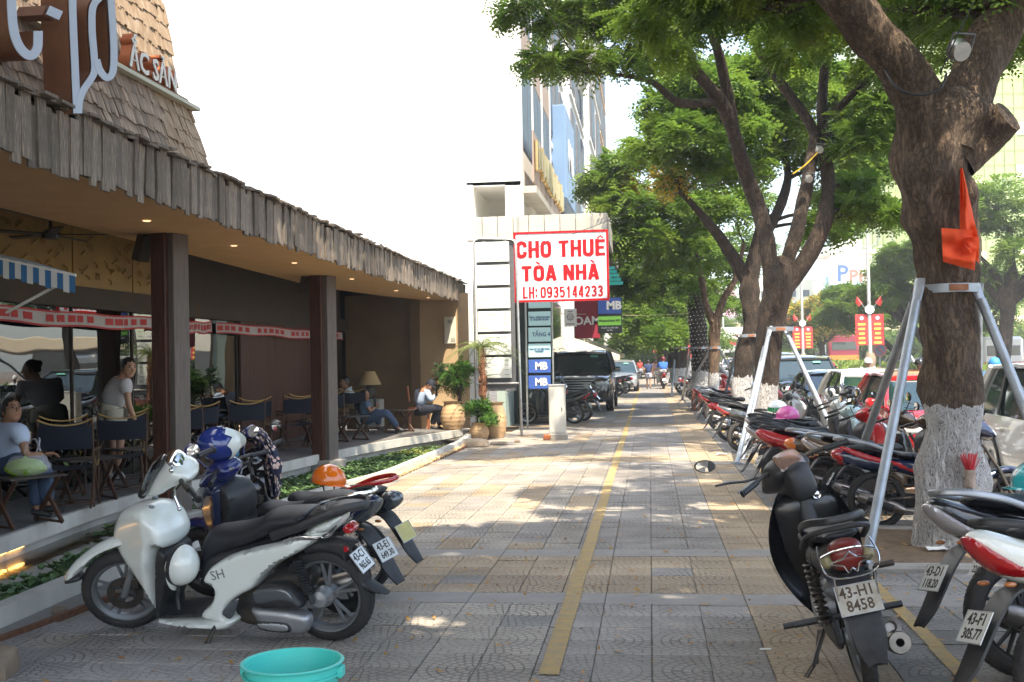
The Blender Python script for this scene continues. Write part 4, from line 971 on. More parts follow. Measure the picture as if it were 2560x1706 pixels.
m_leaf1 = leaf_mat('leaf_green', (.07, .14, .022), (.18, .25, .032), (.115, .195, .028), tl=.55)
m_leaf2 = leaf_mat('leaf_bright', (.085, .17, .025), (.22, .30, .04), (.14, .235, .03), tl=.55)
m_leaf3 = leaf_mat('leaf_deep', (.020, .060, .022), (.060, .115, .030))
m_leafgold = leaf_mat('leaf_gold', (.42, .34, .03), (.50, .30, .03))
m_twig = mat('twig_bark', (.06, .04, .028), .9)
def sprays(cent, rad_, n_spray, ln, pairs, lw, seed=0, droop=.35, flat=.55, subs=10, shell=.55, lean=None):
	"""compound leaves packed into small drooping pads inside an ellipsoid: returns quads and the pad centres"""
	g = np.random.default_rng(seed+11)
	cent = np.array(cent); rad_ = np.array(rad_)
	d = g.normal(size=(subs, 3)); d /= np.linalg.norm(d, axis=1)[:, None]
	d[:, 2] = np.where(d[:, 2] < -.35, -d[:, 2], d[:, 2])
	sc = cent+d*rad_*(shell+(1-shell)*g.random((subs, 1)))
	which = g.integers(0, subs, n_spray); sr = np.array([.42, .42, .42*flat])*rad_.mean()*g.uniform(.55, 1.0, (subs, 1))
	p = g.normal(size=(n_spray, 3))*.5; base = sc[which]+p*sr[which]
	out = base-sc[which]; out[:, 2] *= .3; out += (sc[which]-cent)*.25; out /= np.linalg.norm(out, axis=1)[:, None]+1e-6
	out[:, 2] -= g.uniform(0, 1, n_spray)*droop*1.6; a = g.normal(size=(n_spray, 3))*.45; ax = out+a; ax /= np.linalg.norm(ax, axis=1)[:, None]
	up = np.array([0, 0, 1.])+g.normal(size=(n_spray, 3))*.35; side = np.cross(ax, up); side /= np.linalg.norm(side, axis=1)[:, None]+1e-6; nrm = np.cross(side, ax)
	L = ln*g.uniform(.7, 1.2, n_spray); V = []
	for k in range(pairs):
		t = (k+1)/pairs; c = base+ax*(L*t)[:, None]; c[:, 2] -= L*t*t*.25; ll = lw*(1.25-.5*abs(t-.5))
		for s in (1, -1):
			dr = side*s*.85+ax*.5-nrm*.25; dr /= np.linalg.norm(dr, axis=1)[:, None]; wv = np.cross(dr, nrm); wv = wv*(ll*.30)
			tip = c+dr*ll; mid = c+dr*ll*.52
			V.append(np.stack([c, mid+wv, tip, mid-wv], 1))
	V = np.concatenate(V, 0).reshape(-1, 3); F_ = np.arange(len(V)).reshape(-1, 4)
	return V, F_, sc
def make_tree(name, label, base_y, limbs, clumps, bark, leaf, ln, pairs, lw, n=20, group=None, dens=.8, gold=None, lump=.25, extra_bark=None, barkamp=.1, catn='tree', subs=10, twig_r=.012, base_pt=None):
	"""limbs: [(points, radii)] in the world; clumps: [(centre, (rx,ry,rz), sprays)]"""
	b0 = limbs[0][0][0]
	t = thing(name, label, catn, (b0[0], b0[1], 0), group=group); q = dict(parent=t, world=True)
	mb = MB(); nodes = []
	for i, (pts, rr) in enumerate(limbs):
		P4, rs = bark_tube(mb, pts, rr, n=n if i == 0 else max(8, int(n*.7)), seed=i*3.7+base_y, lump=lump if i == 0 else lump*.5, amp=barkamp)
		nodes += [(p, r) for p, r in zip(P4, rs) if i > 0 or p.z > 2.5]
	mb.build('trunk', bark, t, smooth=True, world=True)
	VV = []; FF = []; o = 0; tw = MB(); GV = []; go = 0
	for j, (c, r, ns) in enumerate(clumps):
		V, F_, sc = sprays(c, r, int(ns*dens), ln, pairs, lw, seed=j*7+int(base_y*10), subs=subs)
		VV.append(V); FF.append(F_+o); o += len(V)
		cv = Vector(c); near_ = min(nodes, key=lambda p: (p[0]-cv).length+max(0, p[0].z-cv.z)*.8) if nodes else (Vector(b0), .05)
		p0, r0 = near_; r1 = min(r0*.55, .05); mid = (p0+cv)/2+Vector((0, 0, .25*(cv-p0).length*.5)); w = Vector((random.gauss(0, .12), random.gauss(0, .12), 0))
		if (cv-p0).length > .3:
			tw.tube(catmull([p0, mid*.6+p0*.4+w, mid*.5+cv*.5-w, cv], 4, closed=False), [r1*(1-.72*i/12) for i in range(13)], 6)
		for s in sc:
			s = Vector(s); md = (cv+s)/2+Vector((random.gauss(0, .05), random.gauss(0, .05), .06)); tw.tube([cv, md, s], [twig_r, twig_r*.7, twig_r*.35], 4)
	if tw.v: tw.build('limbs', extra_bark or m_bark0, t, smooth=True, world=True)
	V = np.concatenate(VV)-np.array(t.location); Fq_ = np.concatenate(FF)
	mi = None; mats = [leaf]
	if gold:
		mats = [leaf, m_leafgold]; mi = np.zeros(len(Fq_), np.int32)
		for g_c, g_r in gold:
			cc = V[Fq_[:, 0]]+np.array(t.location); mi[(np.linalg.norm(cc-np.array(g_c), axis=1) < g_r) & (rng.random(len(Fq_)) < .6)] = 1
	npmesh('crown', V, Fq_, mats, t, mi=mi)
	return t
# ---- the big trunk at the right
Y1 = 9.5
m1 = [([Q(2190, 1275, Y1), Q(2186, 1200, Y1), Q(2184, 1050, Y1), Q(2183, 900, Y1), Q(2180, 700, Y1), Q(2172, 560, Y1), Q(2160, 470, Y1), Q(2148, 400, Y1), Q(2155, 330, Y1), Q(2165, 270, Y1), Q(2168, 215, Y1)],
	   [.31, .27, .245, .225, .225, .25, .275, .30, .33, .34, .27]),
	  ([Q(2150, 350, Y1), Q(2120, 240, Y1), Q(2068, 150, Y1-.1), Q(2000, 75, Y1-.2), Q(1935, 0, Y1-.3), Q(1850, -110, Y1-.5), Q(1760, -240, Y1-.7)], [.22, .21, .195, .18, .165, .14, .1]),
	  ([Q(2180, 340, Y1), Q(2215, 230, Y1), Q(2262, 130, Y1+.1), Q(2310, 40, Y1+.2), Q(2390, -90, Y1+.3), Q(2480, -240, Y1+.5)], [.24, .22, .20, .185, .17, .12]),
	  ([Q(2200, 370, Y1), Q(2255, 320, Y1), Q(2296, 285, Y1-.1), Q(2318, 268, Y1-.15)], [.17, .17, .145, .135])]
def CL(x, y, Y, r, n, fz=.5, ry=None): return (tuple(Q(x, y, Y)), (r, ry or r, r*fz), n)
cl1 = [CL(1700, -60, 9.4, .9, 900), CL(1620, 10, 10.5, .8, 900), CL(1800, 30, 10.2, .7, 700), CL(1880, 80, 11.5, .7, 700), CL(2060, -20, 10.5, .8, 900), CL(2180, 10, 11, .7, 900),
	   CL(2250, -30, 9.5, .7, 700), CL(2340, 60, 11, .6, 600), CL(2330, 130, 12, .5, 500), CL(2120, 60, 12, .7, 800), CL(1990, 60, 12.5, .8, 800), CL(2420, -60, 9.5, .9, 600), CL(2250, 90, 12.5, .6, 500)]
up = []
for (x, y, z, r) in ((1.6, 5.2, 7.2, 1.6), (3.2, 6.0, 7.4, 1.6), (3.6, 10.5, 7.8, 1.6), (4.3, 8.6, 7.6, 1.5), (4.4, 12.2, 7.4, 1.5), (2.4, 12.8, 7.8, 1.3)):
	up.append(((x, y, z), (r, r, r*.4), 900))
make_tree('street_tree', 'massive rough barked tree with a whitewashed foot and an orange red flag tied round it', 1, m1, cl1+up, m_bark1, m_leaf1, .21, 6, .050, n=40, lump=.42, barkamp=.16, subs=9)
b0_ = [([Vector((2.4, -.6, 0)), Vector((2.4, -.6, 1.5)), Vector((2.3, -.5, 3)), Vector((1.6, .2, 4.6)), Vector((.6, 1.2, 6.2))], [.28, .24, .22, .18, .08]), ([Vector((2.3, -.5, 3)), Vector((3.2, .6, 4.8)), Vector((3.4, 2.2, 6.6))], [.2, .15, .07])]
b0c = [((x, y, z), (r, r, r*.42), 1000) for (x, y, z, r) in ((-1.4, .8, 6.6, 1.7), (.6, .2, 6.9, 1.7), (2.6, 1.2, 7.0, 1.7), (-1.8, 3.0, 6.8, 1.7), (.2, 2.8, 7.2, 1.8), (2.4, 3.4, 7.3, 1.8), (-2.8, 1.6, 6.8, 1.6), (4.2, 3.0, 7.2, 1.6), (-.8, 4.8, 7.1, 1.6), (1.2, 4.8, 7.4, 1.6), (1.0, -1.6, 7, 1.7), (-1., -1.8, 6.8, 1.6), (3, -1.4, 7, 1.7), (-2.6, -.6, 6.6, 1.6), (3.4, 5.0, 7.4, 1.5), (-3.6, 3.4, 6.4, 1.3), (5.2, 1.0, 7.0, 1.5), (-2.7, 4.2, 7.0, .7), (-2.7, 5.4, 7.1, .7), (-2.7, 6.6, 7.1, .7), (-2.7, 7.8, 7.2, .7), (-2.7, 9.0, 7.2, .7))]  # unseen crown; the small clumps along its left are added to shade the eave
make_tree('street_tree', 'wide crowned tree standing behind the camera, its crown arching over the nearest paving', 0, b0_, b0c, m_bark2, m_leaf1, .38, 5, .19, n=18, subs=10)  # oversized leaves thicken the unseen crown's shadow on the paving
# ---- second tree, three stems
Y2 = 18.8
m2 = [([Q(1763, 1010, Y2), Q(1762, 900, Y2), Q(1766, 800, Y2), Q(1780, 700, Y2), Q(1790, 640, Y2), Q(1790, 590, Y2)], [.23, .19, .20, .21, .235, .18]),
	  ([Q(1770, 660, Y2), Q(1765, 570, Y2), Q(1740, 470, Y2), Q(1710, 390, Y2-.3), Q(1690, 320, Y2-.6), Q(1660, 240, Y2-1), Q(1600, 165, Y2-1.5), Q(1550, 100, Y2-2), Q(1440, 0, Y2-2.6), Q(1300, -80, Y2-3)], [.12, .135, .13, .12, .11, .10, .09, .08, .065, .04]),
	  ([Q(1810, 660, Y2), Q(1850, 600, Y2), Q(1890, 520, Y2), Q(1903, 430, Y2+.2), Q(1893, 330, Y2+.4), Q(1890, 230, Y2+.6), Q(1900, 120, Y2+.8), Q(1925, 0, Y2+1), Q(1950, -140, Y2+1)], [.12, .15, .14, .11, .10, .09, .08, .065, .04]),
	  ([Q(1795, 640, Y2), Q(1822, 560, Y2), Q(1842, 480, Y2), Q(1862, 380, Y2+.3), Q(1868, 300, Y2+.4), Q(1800, 200, Y2+.3), Q(1740, 110, Y2), Q(1720, 20, Y2)], [.09, .12, .115, .10, .09, .08, .065, .05]),
	  ([Q(1640, 235, Y2-1.1), Q(1560, 235, Y2-1.6), Q(1500, 190, Y2-2.2), Q(1440, 175, Y2-3), Q(1340, 165, Y2-3.6)], [.075, .06, .045, .03, .015]),
	  ([Q(1690, 320, Y2-.6), Q(1668, 200, Y2-1), Q(1640, 90, Y2-1.6), Q(1580, -20, Y2-2.4)], [.1, .085, .07, .05]),
	  ([Q(1895, 360, Y2+.4), Q(1960, 345, Y2+.2), Q(2020, 325, Y2), Q(2080, 300, Y2-.2)], [.07, .055, .045, .03]),
	  ([Q(1905, 270, Y2+.6), Q(1975, 200, Y2), Q(2030, 130, Y2-.5)], [.07, .055, .04])]
cl2 = [CL(1210, 20, 15.2, .38, 260, .5), CL(1250, 145, 15.2, .34, 330, .45), CL(1300, 70, 15.5, .45, 330, .5), CL(1370, 20, 15.8, .55, 450), CL(1340, 150, 15.3, .3, 200, .45), CL(1420, 90, 16, .5, 420), CL(1490, 20, 16, .6, 500), CL(1530, 120, 16.3, .45, 330),
	   CL(1600, 40, 16.5, .7, 650), CL(1440, 150, 15.8, .3, 200, .5), CL(1690, 50, 17, .8, 1000), CL(1780, 60, 18, .8, 1000), CL(1870, 40, 19, .8, 1000), CL(1960, 90, 19, .8, 900), CL(2020, 180, 18.6, .6, 700), CL(2010, 260, 18.4, .6, 700),
	   CL(1980, 330, 18.5, .55, 600), CL(2040, 40, 18.5, .8, 900), CL(1560, -60, 16, 1., 700), CL(1700, -80, 17.5, 1.2, 700), CL(1900, -90, 18.5, 1.2, 700), CL(1990, 490, 19.3, .6, 650), CL(2040, 500, 18.8, .4, 420), CL(1950, 440, 20, .6, 500)]
up2 = [((x, y, z), (r, r, r*.4), 500) for (x, y, z, r) in ((-.8, 14.6, 7.6, 1.4), (1.2, 15.2, 8.4, 1.5), (3.2, 16.4, 8.4, 1.5), (4.2, 19, 8.2, 1.6), (0, 18, 8.6, 1.6), (1.6, 21, 8.6, 1.6), (-1.6, 17.2, 7.6, 1.2), (-2.75, 10.6, 7.5, .9), (-2.9, 13., 7.6, 1.1), (-2.9, 14.8, 7.6, 1.0))]  # leftmost clumps are unseen, added to keep the eave in shade
make_tree('street_tree', 'dark three stemmed tree with a whitewashed foot, braced by steel poles behind parked motorbikes', 2, m2, cl2+up2, m_bark2, m_leaf1, .24, 5, .062, n=26, lump=.3, barkamp=.14, subs=9, gold=[(tuple(Q(1800, 420, 19)), .5)])
# ---- the row beyond
def T(name, label, base, Y, limbs, clumps, bark, leaf, rscale=1., **kw):
	L = [([Q(x, y, Y+dy) for (x, y, dy) in pts], [r*rscale for r in rr]) for pts, rr in limbs]
	return make_tree('street_tree', label, Y, L, clumps, bark, leaf, kw.pop('ln', .34), kw.pop('pairs', 4), kw.pop('lw', .10), n=16, lump=.25, subs=kw.pop('subs', 12), **kw)
T('c', 'leaning dark tree with a whitewashed foot just behind the three stemmed tree', 0, 25.5,
  [([(1708, 965, 0), (1706, 880, 0), (1716, 800, 0), (1735, 740, 0), (1722, 680, 0), (1728, 620, 0), (1745, 560, 0), (1755, 480, 0)], [.24, .21, .22, .235, .23, .19, .17, .13]), ([(1722, 650, 0), (1690, 600, 0), (1650, 540, -.5), (1600, 480, -1), (1560, 440, -1.2)], [.18, .15, .12, .08, .05]),
   ([(1745, 560, 0), (1790, 480, .5), (1810, 400, 1), (1790, 320, 1)], [.15, .12, .09, .05])],
  [CL(1600, 210, 24, 1.0, 1100), CL(1690, 190, 25, 1.0, 1100), CL(1780, 200, 25, 1.0, 1100), CL(1860, 190, 26, .9, 900), CL(1540, 260, 24, .7, 700), CL(1560, 320, 23.5, .9, 1000), CL(1660, 290, 24, 1.0, 1100), CL(1760, 290, 25, 1.0, 1000), CL(1930, 260, 26, .9, 900),
   CL(1600, 400, 24, .9, 900), CL(1700, 390, 25, 1., 1000), CL(1960, 390, 26, .8, 700), CL(2000, 300, 26, .8, 700), CL(1820, 340, 26, .8, 700), CL(1960, 500, 25, .8, 700), CL(1900, 520, 25.5, .7, 600)],
  m_bark2, m_leaf2, gold=[(tuple(Q(1540, 420, 24)), .6), (tuple(Q(1830, 430, 25)), .5)])
T('d', 'slim tan barked forked tree between two dark trunks in the row', 0, 31,
  [([(1640, 930, 0), (1640, 860, 0), (1641, 790, 0), (1643, 740, 0)], [.17, .15, .15, .16]), ([(1642, 750, 0), (1622, 700, 0), (1612, 640, 0), (1590, 560, 0), (1570, 500, 0)], [.12, .1, .09, .06, .04]), ([(1644, 750, 0), (1662, 690, 0), (1690, 640, 0), (1710, 560, 0)], [.12, .1, .08, .05])],
  [CL(1450, 400, 29, 1.0, 900), CL(1520, 470, 29, 1.1, 1000), CL(1430, 480, 29, .9, 800), CL(1600, 500, 30, 1.1, 900), CL(1400, 430, 29.5, .6, 450), CL(1480, 560, 29, 1.0, 800), CL(1570, 590, 30, 1.0, 800), CL(1680, 480, 31, 1., 700), CL(1430, 540, 29, .7, 600)],
  m_bark3, m_leaf2, gold=[(tuple(Q(1480, 430, 29)), .7)])
T('e', 'dark trunk wound round with strings of small white lights', 0, 36,
  [([(1609, 900, 0), (1610, 840, 0), (1606, 780, 0), (1600, 720, 0), (1604, 660, 0), (1620, 600, 0), (1610, 520, 0)], [.32, .28, .27, .27, .25, .2, .14]), ([(1602, 680, 0), (1570, 620, -.5), (1530, 570, -1), (1490, 540, -1)], [.2, .16, .1, .06])],
  [CL(1480, 640, 34, 1.1, 900), CL(1550, 660, 34, 1.1, 900), CL(1620, 610, 35, 1.2, 900), CL(1450, 590, 34, 1.0, 800), CL(1440, 670, 34, .8, 500), CL(1690, 580, 36, 1.1, 700), CL(1560, 560, 35, 1.1, 700)],
  m_bark2, m_leaf1)
T('f', 'dark bent tree farther along beside the walking men', 0, 47,
  [([(1559, 880, 0), (1558, 830, 0), (1562, 780, 0), (1572, 720, 0), (1575, 660, 0), (1560, 600, 0)], [.42, .38, .36, .34, .3, .2]), ([(1573, 700, 0), (1545, 650, -1), (1500, 620, -1)], [.25, .18, .1])],
  [CL(1500, 720, 45, 1.5, 900), CL(1450, 740, 45, 1.3, 800), CL(1570, 690, 46, 1.6, 900), CL(1650, 690, 46, 1.2, 600), CL(1530, 770, 44, .9, 500, .4), CL(1480, 680, 46, 1.4, 600)],
  m_bark2, m_leaf2, ln=.5, lw=.16, pairs=3)
T('g', 'far thick trunk near the cream parasols', 0, 62,
  [([(1530, 880, 0), (1530, 820, 0), (1525, 760, 0), (1530, 700, 0)], [.5, .45, .42, .3])],
  [CL(1480, 770, 60, 1.9, 700), CL(1440, 700, 60, 1.9, 700), CL(1540, 720, 62, 2., 700), CL(1470, 800, 60, 1.4, 450)],
  m_bark2, m_leaf1, ln=.6, lw=.2, pairs=3)
T('h', 'most distant tree of the pavement row, closing the street view', 0, 85,
  [([(1545, 885, 0), (1545, 840, 0), (1548, 780, 0)], [.5, .45, .35])],
  [CL(1500, 800, 85, 3., 600), CL(1560, 780, 85, 3., 600), CL(1460, 760, 88, 3, 500), CL(1610, 790, 88, 2.2, 400), CL(1500, 840, 90, 2., 400)],
  m_bark2, m_leaf1, ln=.8, lw=.28, pairs=3)
# ---- across the road
def bgtree(label, x, y, Y, r, trunk_base, leaf, gold=None, dens=700, name='background_tree', fz=.7, n=9):
	c = Q(x, y, Y); cl = []
	g = random.Random(int(x))
	for i in range(n):
		a = g.random()*2*PI; rr = r*g.uniform(.25, .85); cl.append(((c.x+rr*math.cos(a), c.y+rr*math.sin(a)*.6, c.z+g.uniform(-.6, .6)*r*fz), (r*.42, r*.42, r*.28), dens))
	b = Vector((Q(trunk_base, y, Y).x, Y, -.1)); L = [([b, b+Vector((.05*r, 0, (c.z-r*.5)*.5)), Vector((c.x, Y, c.z-r*.35)), Vector((c.x, Y, c.z+r*.2))], [r*.085, r*.07, r*.06, r*.03])]
	for k_ in range(4):
		a = k_*1.6+.4; L.append(([Vector((c.x*.5+b.x*.5, Y, c.z*.55)), Vector((c.x+math.cos(a)*r*.3, Y, c.z-r*.3)), Vector((c.x+math.cos(a)*r*.6, Y+math.sin(a)*r*.3, c.z))], [r*.045, r*.035, r*.015]))
	s = Y/30
	return make_tree(name, label, Y, L, cl, m_bark2, leaf, .22*s, 3, .085*s, n=10, group=None, gold=gold, subs=9, twig_r=.02)
bgtree('broad green tree across the road at the right edge of the picture', 2320, 570, 58, 5.0, 2290, m_leaf2, dens=900)
bgtree('green tree left of the big trunk across the road, beside the banner lamp post', 2065, 660, 64, 3.3, 2125, m_leaf2, dens=800)
bgtree('lower tree in front of the white sign building across the road', 1995, 715, 72, 2.9, 2060, m_leaf1, dens=600)
bgtree('yellow flowering tree by the traffic light', 1885, 745, 95, 3.4, 1885, m_leaf1, gold=[(tuple(Q(1885, 735, 95)), 9)], dens=450)
bgtree('distant green tree behind the pink billboard', 1790, 770, 110, 4.0, 1790, m_leaf1, dens=450)
bgtree('small distant tree behind the second trunk', 1700, 790, 120, 4.2, 1690, m_leaf1, dens=400)
bgtree('leafy tree standing behind the big trunk across the road', 2240, 690, 75, 3.6, 2230, m_leaf1, dens=450)
# ---- steel tree braces
m_galv = mat('galvanised_steel', (.36, .40, .44), .45, metal=.55, col2=(.27, .30, .33), scale=6, detail=6, bump=.2, bscale=30)
m_rusty = mat('rust', (.25, .09, .04), .8, col2=(.35, .16, .08), scale=10)
def brace(label, Y, cx, cy_band, rb, tops, feet, r=.032):
	c = Q(cx, cy_band, Y); t = thing('tree_brace', label, 'tree brace', (c.x, Y, 0)); m = MB()
	m.lathe([(rb, c.z-.035), (rb+.012, c.z-.035), (rb+.012, c.z+.035), (rb, c.z+.035)], 26, c=(c.x, Y, 0), closed=True); m.build('band', m_galv, t, smooth=True, world=True)
	m = MB(); m.box((c.x+.02, Y-rb-.02, c.z), (.14, .03, .05)); m.tube([(c.x-rb-.05, Y-.05, c.z), (c.x-rb+.1, Y-rb*.8, c.z)], .012, 6); m.build('clamp', m_rusty, t, world=True)
	for (tp, ft) in zip(tops, feet):
		tp = Vector(tp); ft = Vector(ft); m = MB(); d = (tp-ft).normalized(); m.tube([ft, tp-d*.12], r, 12); m.tube([tp-d*.12, tp+d*.08], [r, r*1.3], 12, flat=.45)
		m.build('pole', m_galv, t, smooth=True, world=True); m = MB(); m.box(ft+Vector((0, 0, .008)), (.16, .16, .014)); m.build('foot_plate', m_galv, t, world=True)
b1 = Q(2182, 665, Y1).z
brace('steel pole brace round the big trunk', Y1, 2178, 665, .235, [Q(2112, 662, Y1-.1), Q(2108, 672, Y1+.15), Q(2243, 662, Y1-.1), Q(2246, 670, Y1+.15)], [G(2162, 1425), G(2103, 1268), Vector((3.02, 8.2, 0)), Vector((3.15, 11.4, 0))], r=.038)
brace('steel pole brace round the three stemmed tree', Y2, 1787, 757, .25, [Q(1768, 760, Y2-.2), Q(1766, 760, Y2+.1), Q(1806, 762, Y2-.1), Q(1810, 765, Y2+.1)], [G(1857, 1150), G(1842, 1160), Vector((2.9, 17.3, 0)), Vector((3.2, 20.3, 0))], r=.036)
brace('steel pole brace round the leaning dark tree', 25.5, 1722, 772, .28, [Q(1700, 775, 25.4), Q(1750, 772, 25.4)], [G(1800, 1035), Vector((3.0, 26.8, 0))], r=.036)
brace('steel pole brace round the slim tan tree', 31, 1641, 800, .17, [Q(1650, 800, 31), Q(1634, 800, 31)], [G(1860, 980), G(1706, 995)], r=.036)
brace('steel pole brace round the trunk with the string lights', 36, 1604, 800, .29, [Q(1586, 805, 36), Q(1624, 805, 36)], [G(1705, 1000), Vector((3.2, 36.5, 0))], r=.036)
brace('steel pole brace round the dark bent tree', 47, 1560, 800, .37, [Q(1552, 806, 47), Q(1572, 806, 47)], [Vector((.85, 45.5, 0)), Vector((2.7, 48.5, 0))], r=.04)
m = MB()
m.bbox((2.35, 8.52, .0), (1.7, .16, .09), .02); m.bbox((2.35, 10.42, .0), (1.7, .16, .09), .02); m.bbox((1.57, 9.47, .0), (.16, 1.7, .09), .02); m.bbox((3.1, 9.47, .0), (.16, 1.7, .09), .02)
struct('tree_pit_kerb', m, m_conc)
m = MB(); n_ = 14; vs = [(1.64+1.4*i/n_, 8.6+1.76*j/n_, .02+.03*mnoise.noise(Vector((i*.6, j*.6, 2)))) for i in range(n_+1) for j in range(n_+1)]
m.add(vs, [(i*(n_+1)+j, (i+1)*(n_+1)+j, (i+1)*(n_+1)+j+1, i*(n_+1)+j+1) for i in range(n_) for j in range(n_)]); struct('tree_pit_soil', m, m_soil, smooth=True)
# ---- flag tied to the trunk
m_flag = mat('flag_cloth', (.88, .12, .025), .8, col2=(.80, .08, .02), scale=3, tl=.25)
fl = thing('cloth_flag', 'orange red cloth flag tied round the big trunk', 'flag', Q(2200, 560, Y1-.3))
def cloth(corners, nu, nv, Yb, fold, seed):
	m = MB(); vs = []
	a, b, c, d = [Vector((*q, 0)) for q in corners]
	for i in range(nu+1):
		for j in range(nv+1):
			u, v = i/nu, j/nv; p = (a*(1-u)+b*u)*(1-v)+(d*(1-u)+c*u)*v
			vs.append(Q(p.x, p.y, Yb+fold*mnoise.noise(Vector((u*2.2+seed, v*3.1, seed)))+fold*.5*math.sin(u*7+v*5+seed)))
	m.add(vs, [(i*(nv+1)+j, (i+1)*(nv+1)+j, (i+1)*(nv+1)+j+1, i*(nv+1)+j+1) for i in range(nu) for j in range(nv)]); return m
m = cloth([(2163, 524), (2246, 530), (2240, 622), (2167, 602)], 22, 22, Y1-.36, .11, 1); m.build('cloth', m_flag, fl, smooth=True, world=True)
m = cloth([(2206, 388), (2212, 386), (2251, 560), (2205, 545)], 10, 24, Y1-.31, .09, 4); m.build('cloth', m_flag, fl, smooth=True, world=True)
m = cloth([(2205, 545), (2250, 545), (2249, 605), (2222, 575)], 10, 10, Y1-.38, .04, 6); m.build('cloth', m_flag, fl, smooth=True, world=True)
# ---- incense sticks bound to the trunk
inc = thing('incense_holder', 'bundle of red incense sticks in a taped tube on the whitewashed trunk', 'incense holder', Q(2228, 1100, Y1-.27)); m = MB(); c = Q(2229, 1100, Y1-.29)
m.lathe([(.0, -.07), (.036, -.065), (.042, 0), (.045, .07), (.03, .07)], 12, c=c); m.build('tube', mat('old_tape', (.45, .36, .30), .8, col2=(.32, .24, .2), scale=20, bump=.5), inc, smooth=True, world=True)
m = MB();
for i in range(70):
	a = random.random()*2*PI; s = random.random()**.5; p = c+Vector((.025*s*math.cos(a), .025*s*math.sin(a), .05)); m.tube([p, p+Vector((.055*s*math.cos(a), .05*s*math.sin(a), random.uniform(.10, .16)))], .0022, 3, cap=False)
o = m.build('sticks', mat('incense_red', (.55, .02, .03), .7), inc, world=True); o['kind'] = 'stuff'
# ---- lamps and cables in the trees
def floodlight(label, p, s=1.):
	t = thing('flood_light', label, 'flood light', p); m = MB(); m.lathe([(0, -.02*s), (.07*s, -.02*s), (.085*s, .05*s), (.06*s, .09*s), (0, .10*s)], 14, axis='y'); m.build('housing', m_metal, t, smooth=True)
	m = MB(); m.tube([(-.09*s, .02, 0), (-.09*s, .02, .12*s), (.09*s, .02, .12*s), (.09*s, .02, 0)], .01*s, 5); m.build('bracket', m_winfr, t); t.rotation_euler = (.5, 0, .4); return t
floodlight('silver flood light clamped to the right limb of the big trunk', Q(2208, 118, Y1-.35), 1.1)
floodlight('small flood light hanging in the fork of the three stemmed tree', Q(1860, 412, Y2-.3), .8)
floodlight('small flood light higher up between the stems', Q(1884, 345, Y2-.3), .8)
m_cable = mat('cable', (.015, .015, .016), .6)
def cable(label, pts, r=.008, m_=None, name='cable'):
	m = MB(); m.tube(catmull([tuple(p) for p in pts], 8, closed=False), r, 5); o = m.build(name, m_ or m_cable, smooth=True); return tag(o, label, 'cable')
cable('black cable looped across the fork of the big trunk', [Q(2030, 150, Y1-.2), Q(2060, 200, Y1-.35), Q(2110, 218, Y1-.4), Q(2160, 205, Y1-.4), Q(2175, 170, Y1-.3)], .011)
cable('thin grey cable hanging from the top of the right limb', [Q(2245, -10, Y1-.3), Q(2210, 60, Y1-.5), Q(2160, 170, Y1-.4)], .006)
cable('thin wire sagging from the canopy sign to the three stemmed tree', [P(1284, 640, 23.6), P(1500, 560, 22), P(1700, 480, 20.5), Q(1800, 400, 19)], .006)
cable('thin pale cord strung across the pavement in front of the bank sign', [P(1400, 785, 27), P(1500, 787, 30), P(1620, 789, 34), P(1730, 783, 36)], .008, mat('cord', (.5, .4, .25), .8))
cable('yellow cable clip line between the stems of the three stemmed tree', [Q(1822, 400, Y2-.3), Q(1850, 380, Y2-.3), Q(1880, 350, Y2-.3)], .012, mat('yellow_cable', (.6, .4, .03), .6))
m = MB(); cc = [(1609, 900), (1610, 840), (1606, 780), (1600, 720), (1604, 660), (1617, 600)]
cv = catmull([tuple(Q(x, y, 36)) for x, y in cc], 30, closed=False)
m_bulb = mat('bulb_white', (.7, .7, .65), .4)
for i in range(520):
	u = i/520*(len(cv)-1); p = cv[int(u)]; a = i*.41; r = .31; m.box(p+Vector((r*math.cos(a), r*math.sin(a), 0)), (.03, .03, .02))
o = m.build('string_lights', m_bulb); tag(o, 'strings of small white bulbs wound round a dark trunk', 'string lights', kind='stuff')
# ==== MOTORBIKES
def paint_m(name, col, rough=.22, coat=.8, metal=0.): return mat('paint_'+name, col, rough, coat=coat, metal=metal)
m_pw = mat('pearl_white', (.74, .77, .72), .25, coat=.9); m_pblack = paint_m('black', (.012, .012, .014)); m_pblue = paint_m('blue', (.015, .022, .13)); m_pnavy = paint_m('navy', (.012, .02, .06))
m_pred = paint_m('red', (.45, .01, .012)); m_pbronze = paint_m('bronze', (.13, .085, .055), metal=.4); m_psilver = paint_m('silver', (.42, .43, .44), metal=.5); m_pteal = paint_m('pale_teal', (.45, .62, .62))
m_pgrey = paint_m('grey', (.10, .11, .12), metal=.3)
m_bplast = mat('black_bike_plastic', (.016, .016, .018), .48, col2=(.03, .03, .032), scale=30)
m_oldblk = mat('faded_black_plastic', (.022, .022, .024), .5, col2=(.065, .06, .055), scale=2.2, detail=8, mixpos=(.45, .85))
m_seat = mat('seat_vinyl', (.014, .015, .02), .42, bump=.25, bscale=160); m_seatb = mat('seat_brown', (.06, .035, .022), .5)
m_tyre = mat('tyre', (.014, .014, .015), .75, col2=(.03, .028, .026), scale=8, bump=.3, bscale=60)
m_rim = mat('rim_alloy', (.36, .37, .39), .35, metal=.85); m_rimb = mat('rim_black', (.02, .02, .022), .4); m_rimg = mat('rim_grey', (.2, .21, .22), .4, metal=.5)
m_alu = mat('cast_alloy', (.42, .43, .45), .42, metal=.75, col2=(.33, .34, .36), scale=6); m_dark = mat('dark_metal', (.035, .034, .034), .5, metal=.5, col2=(.08, .065, .05), scale=10)
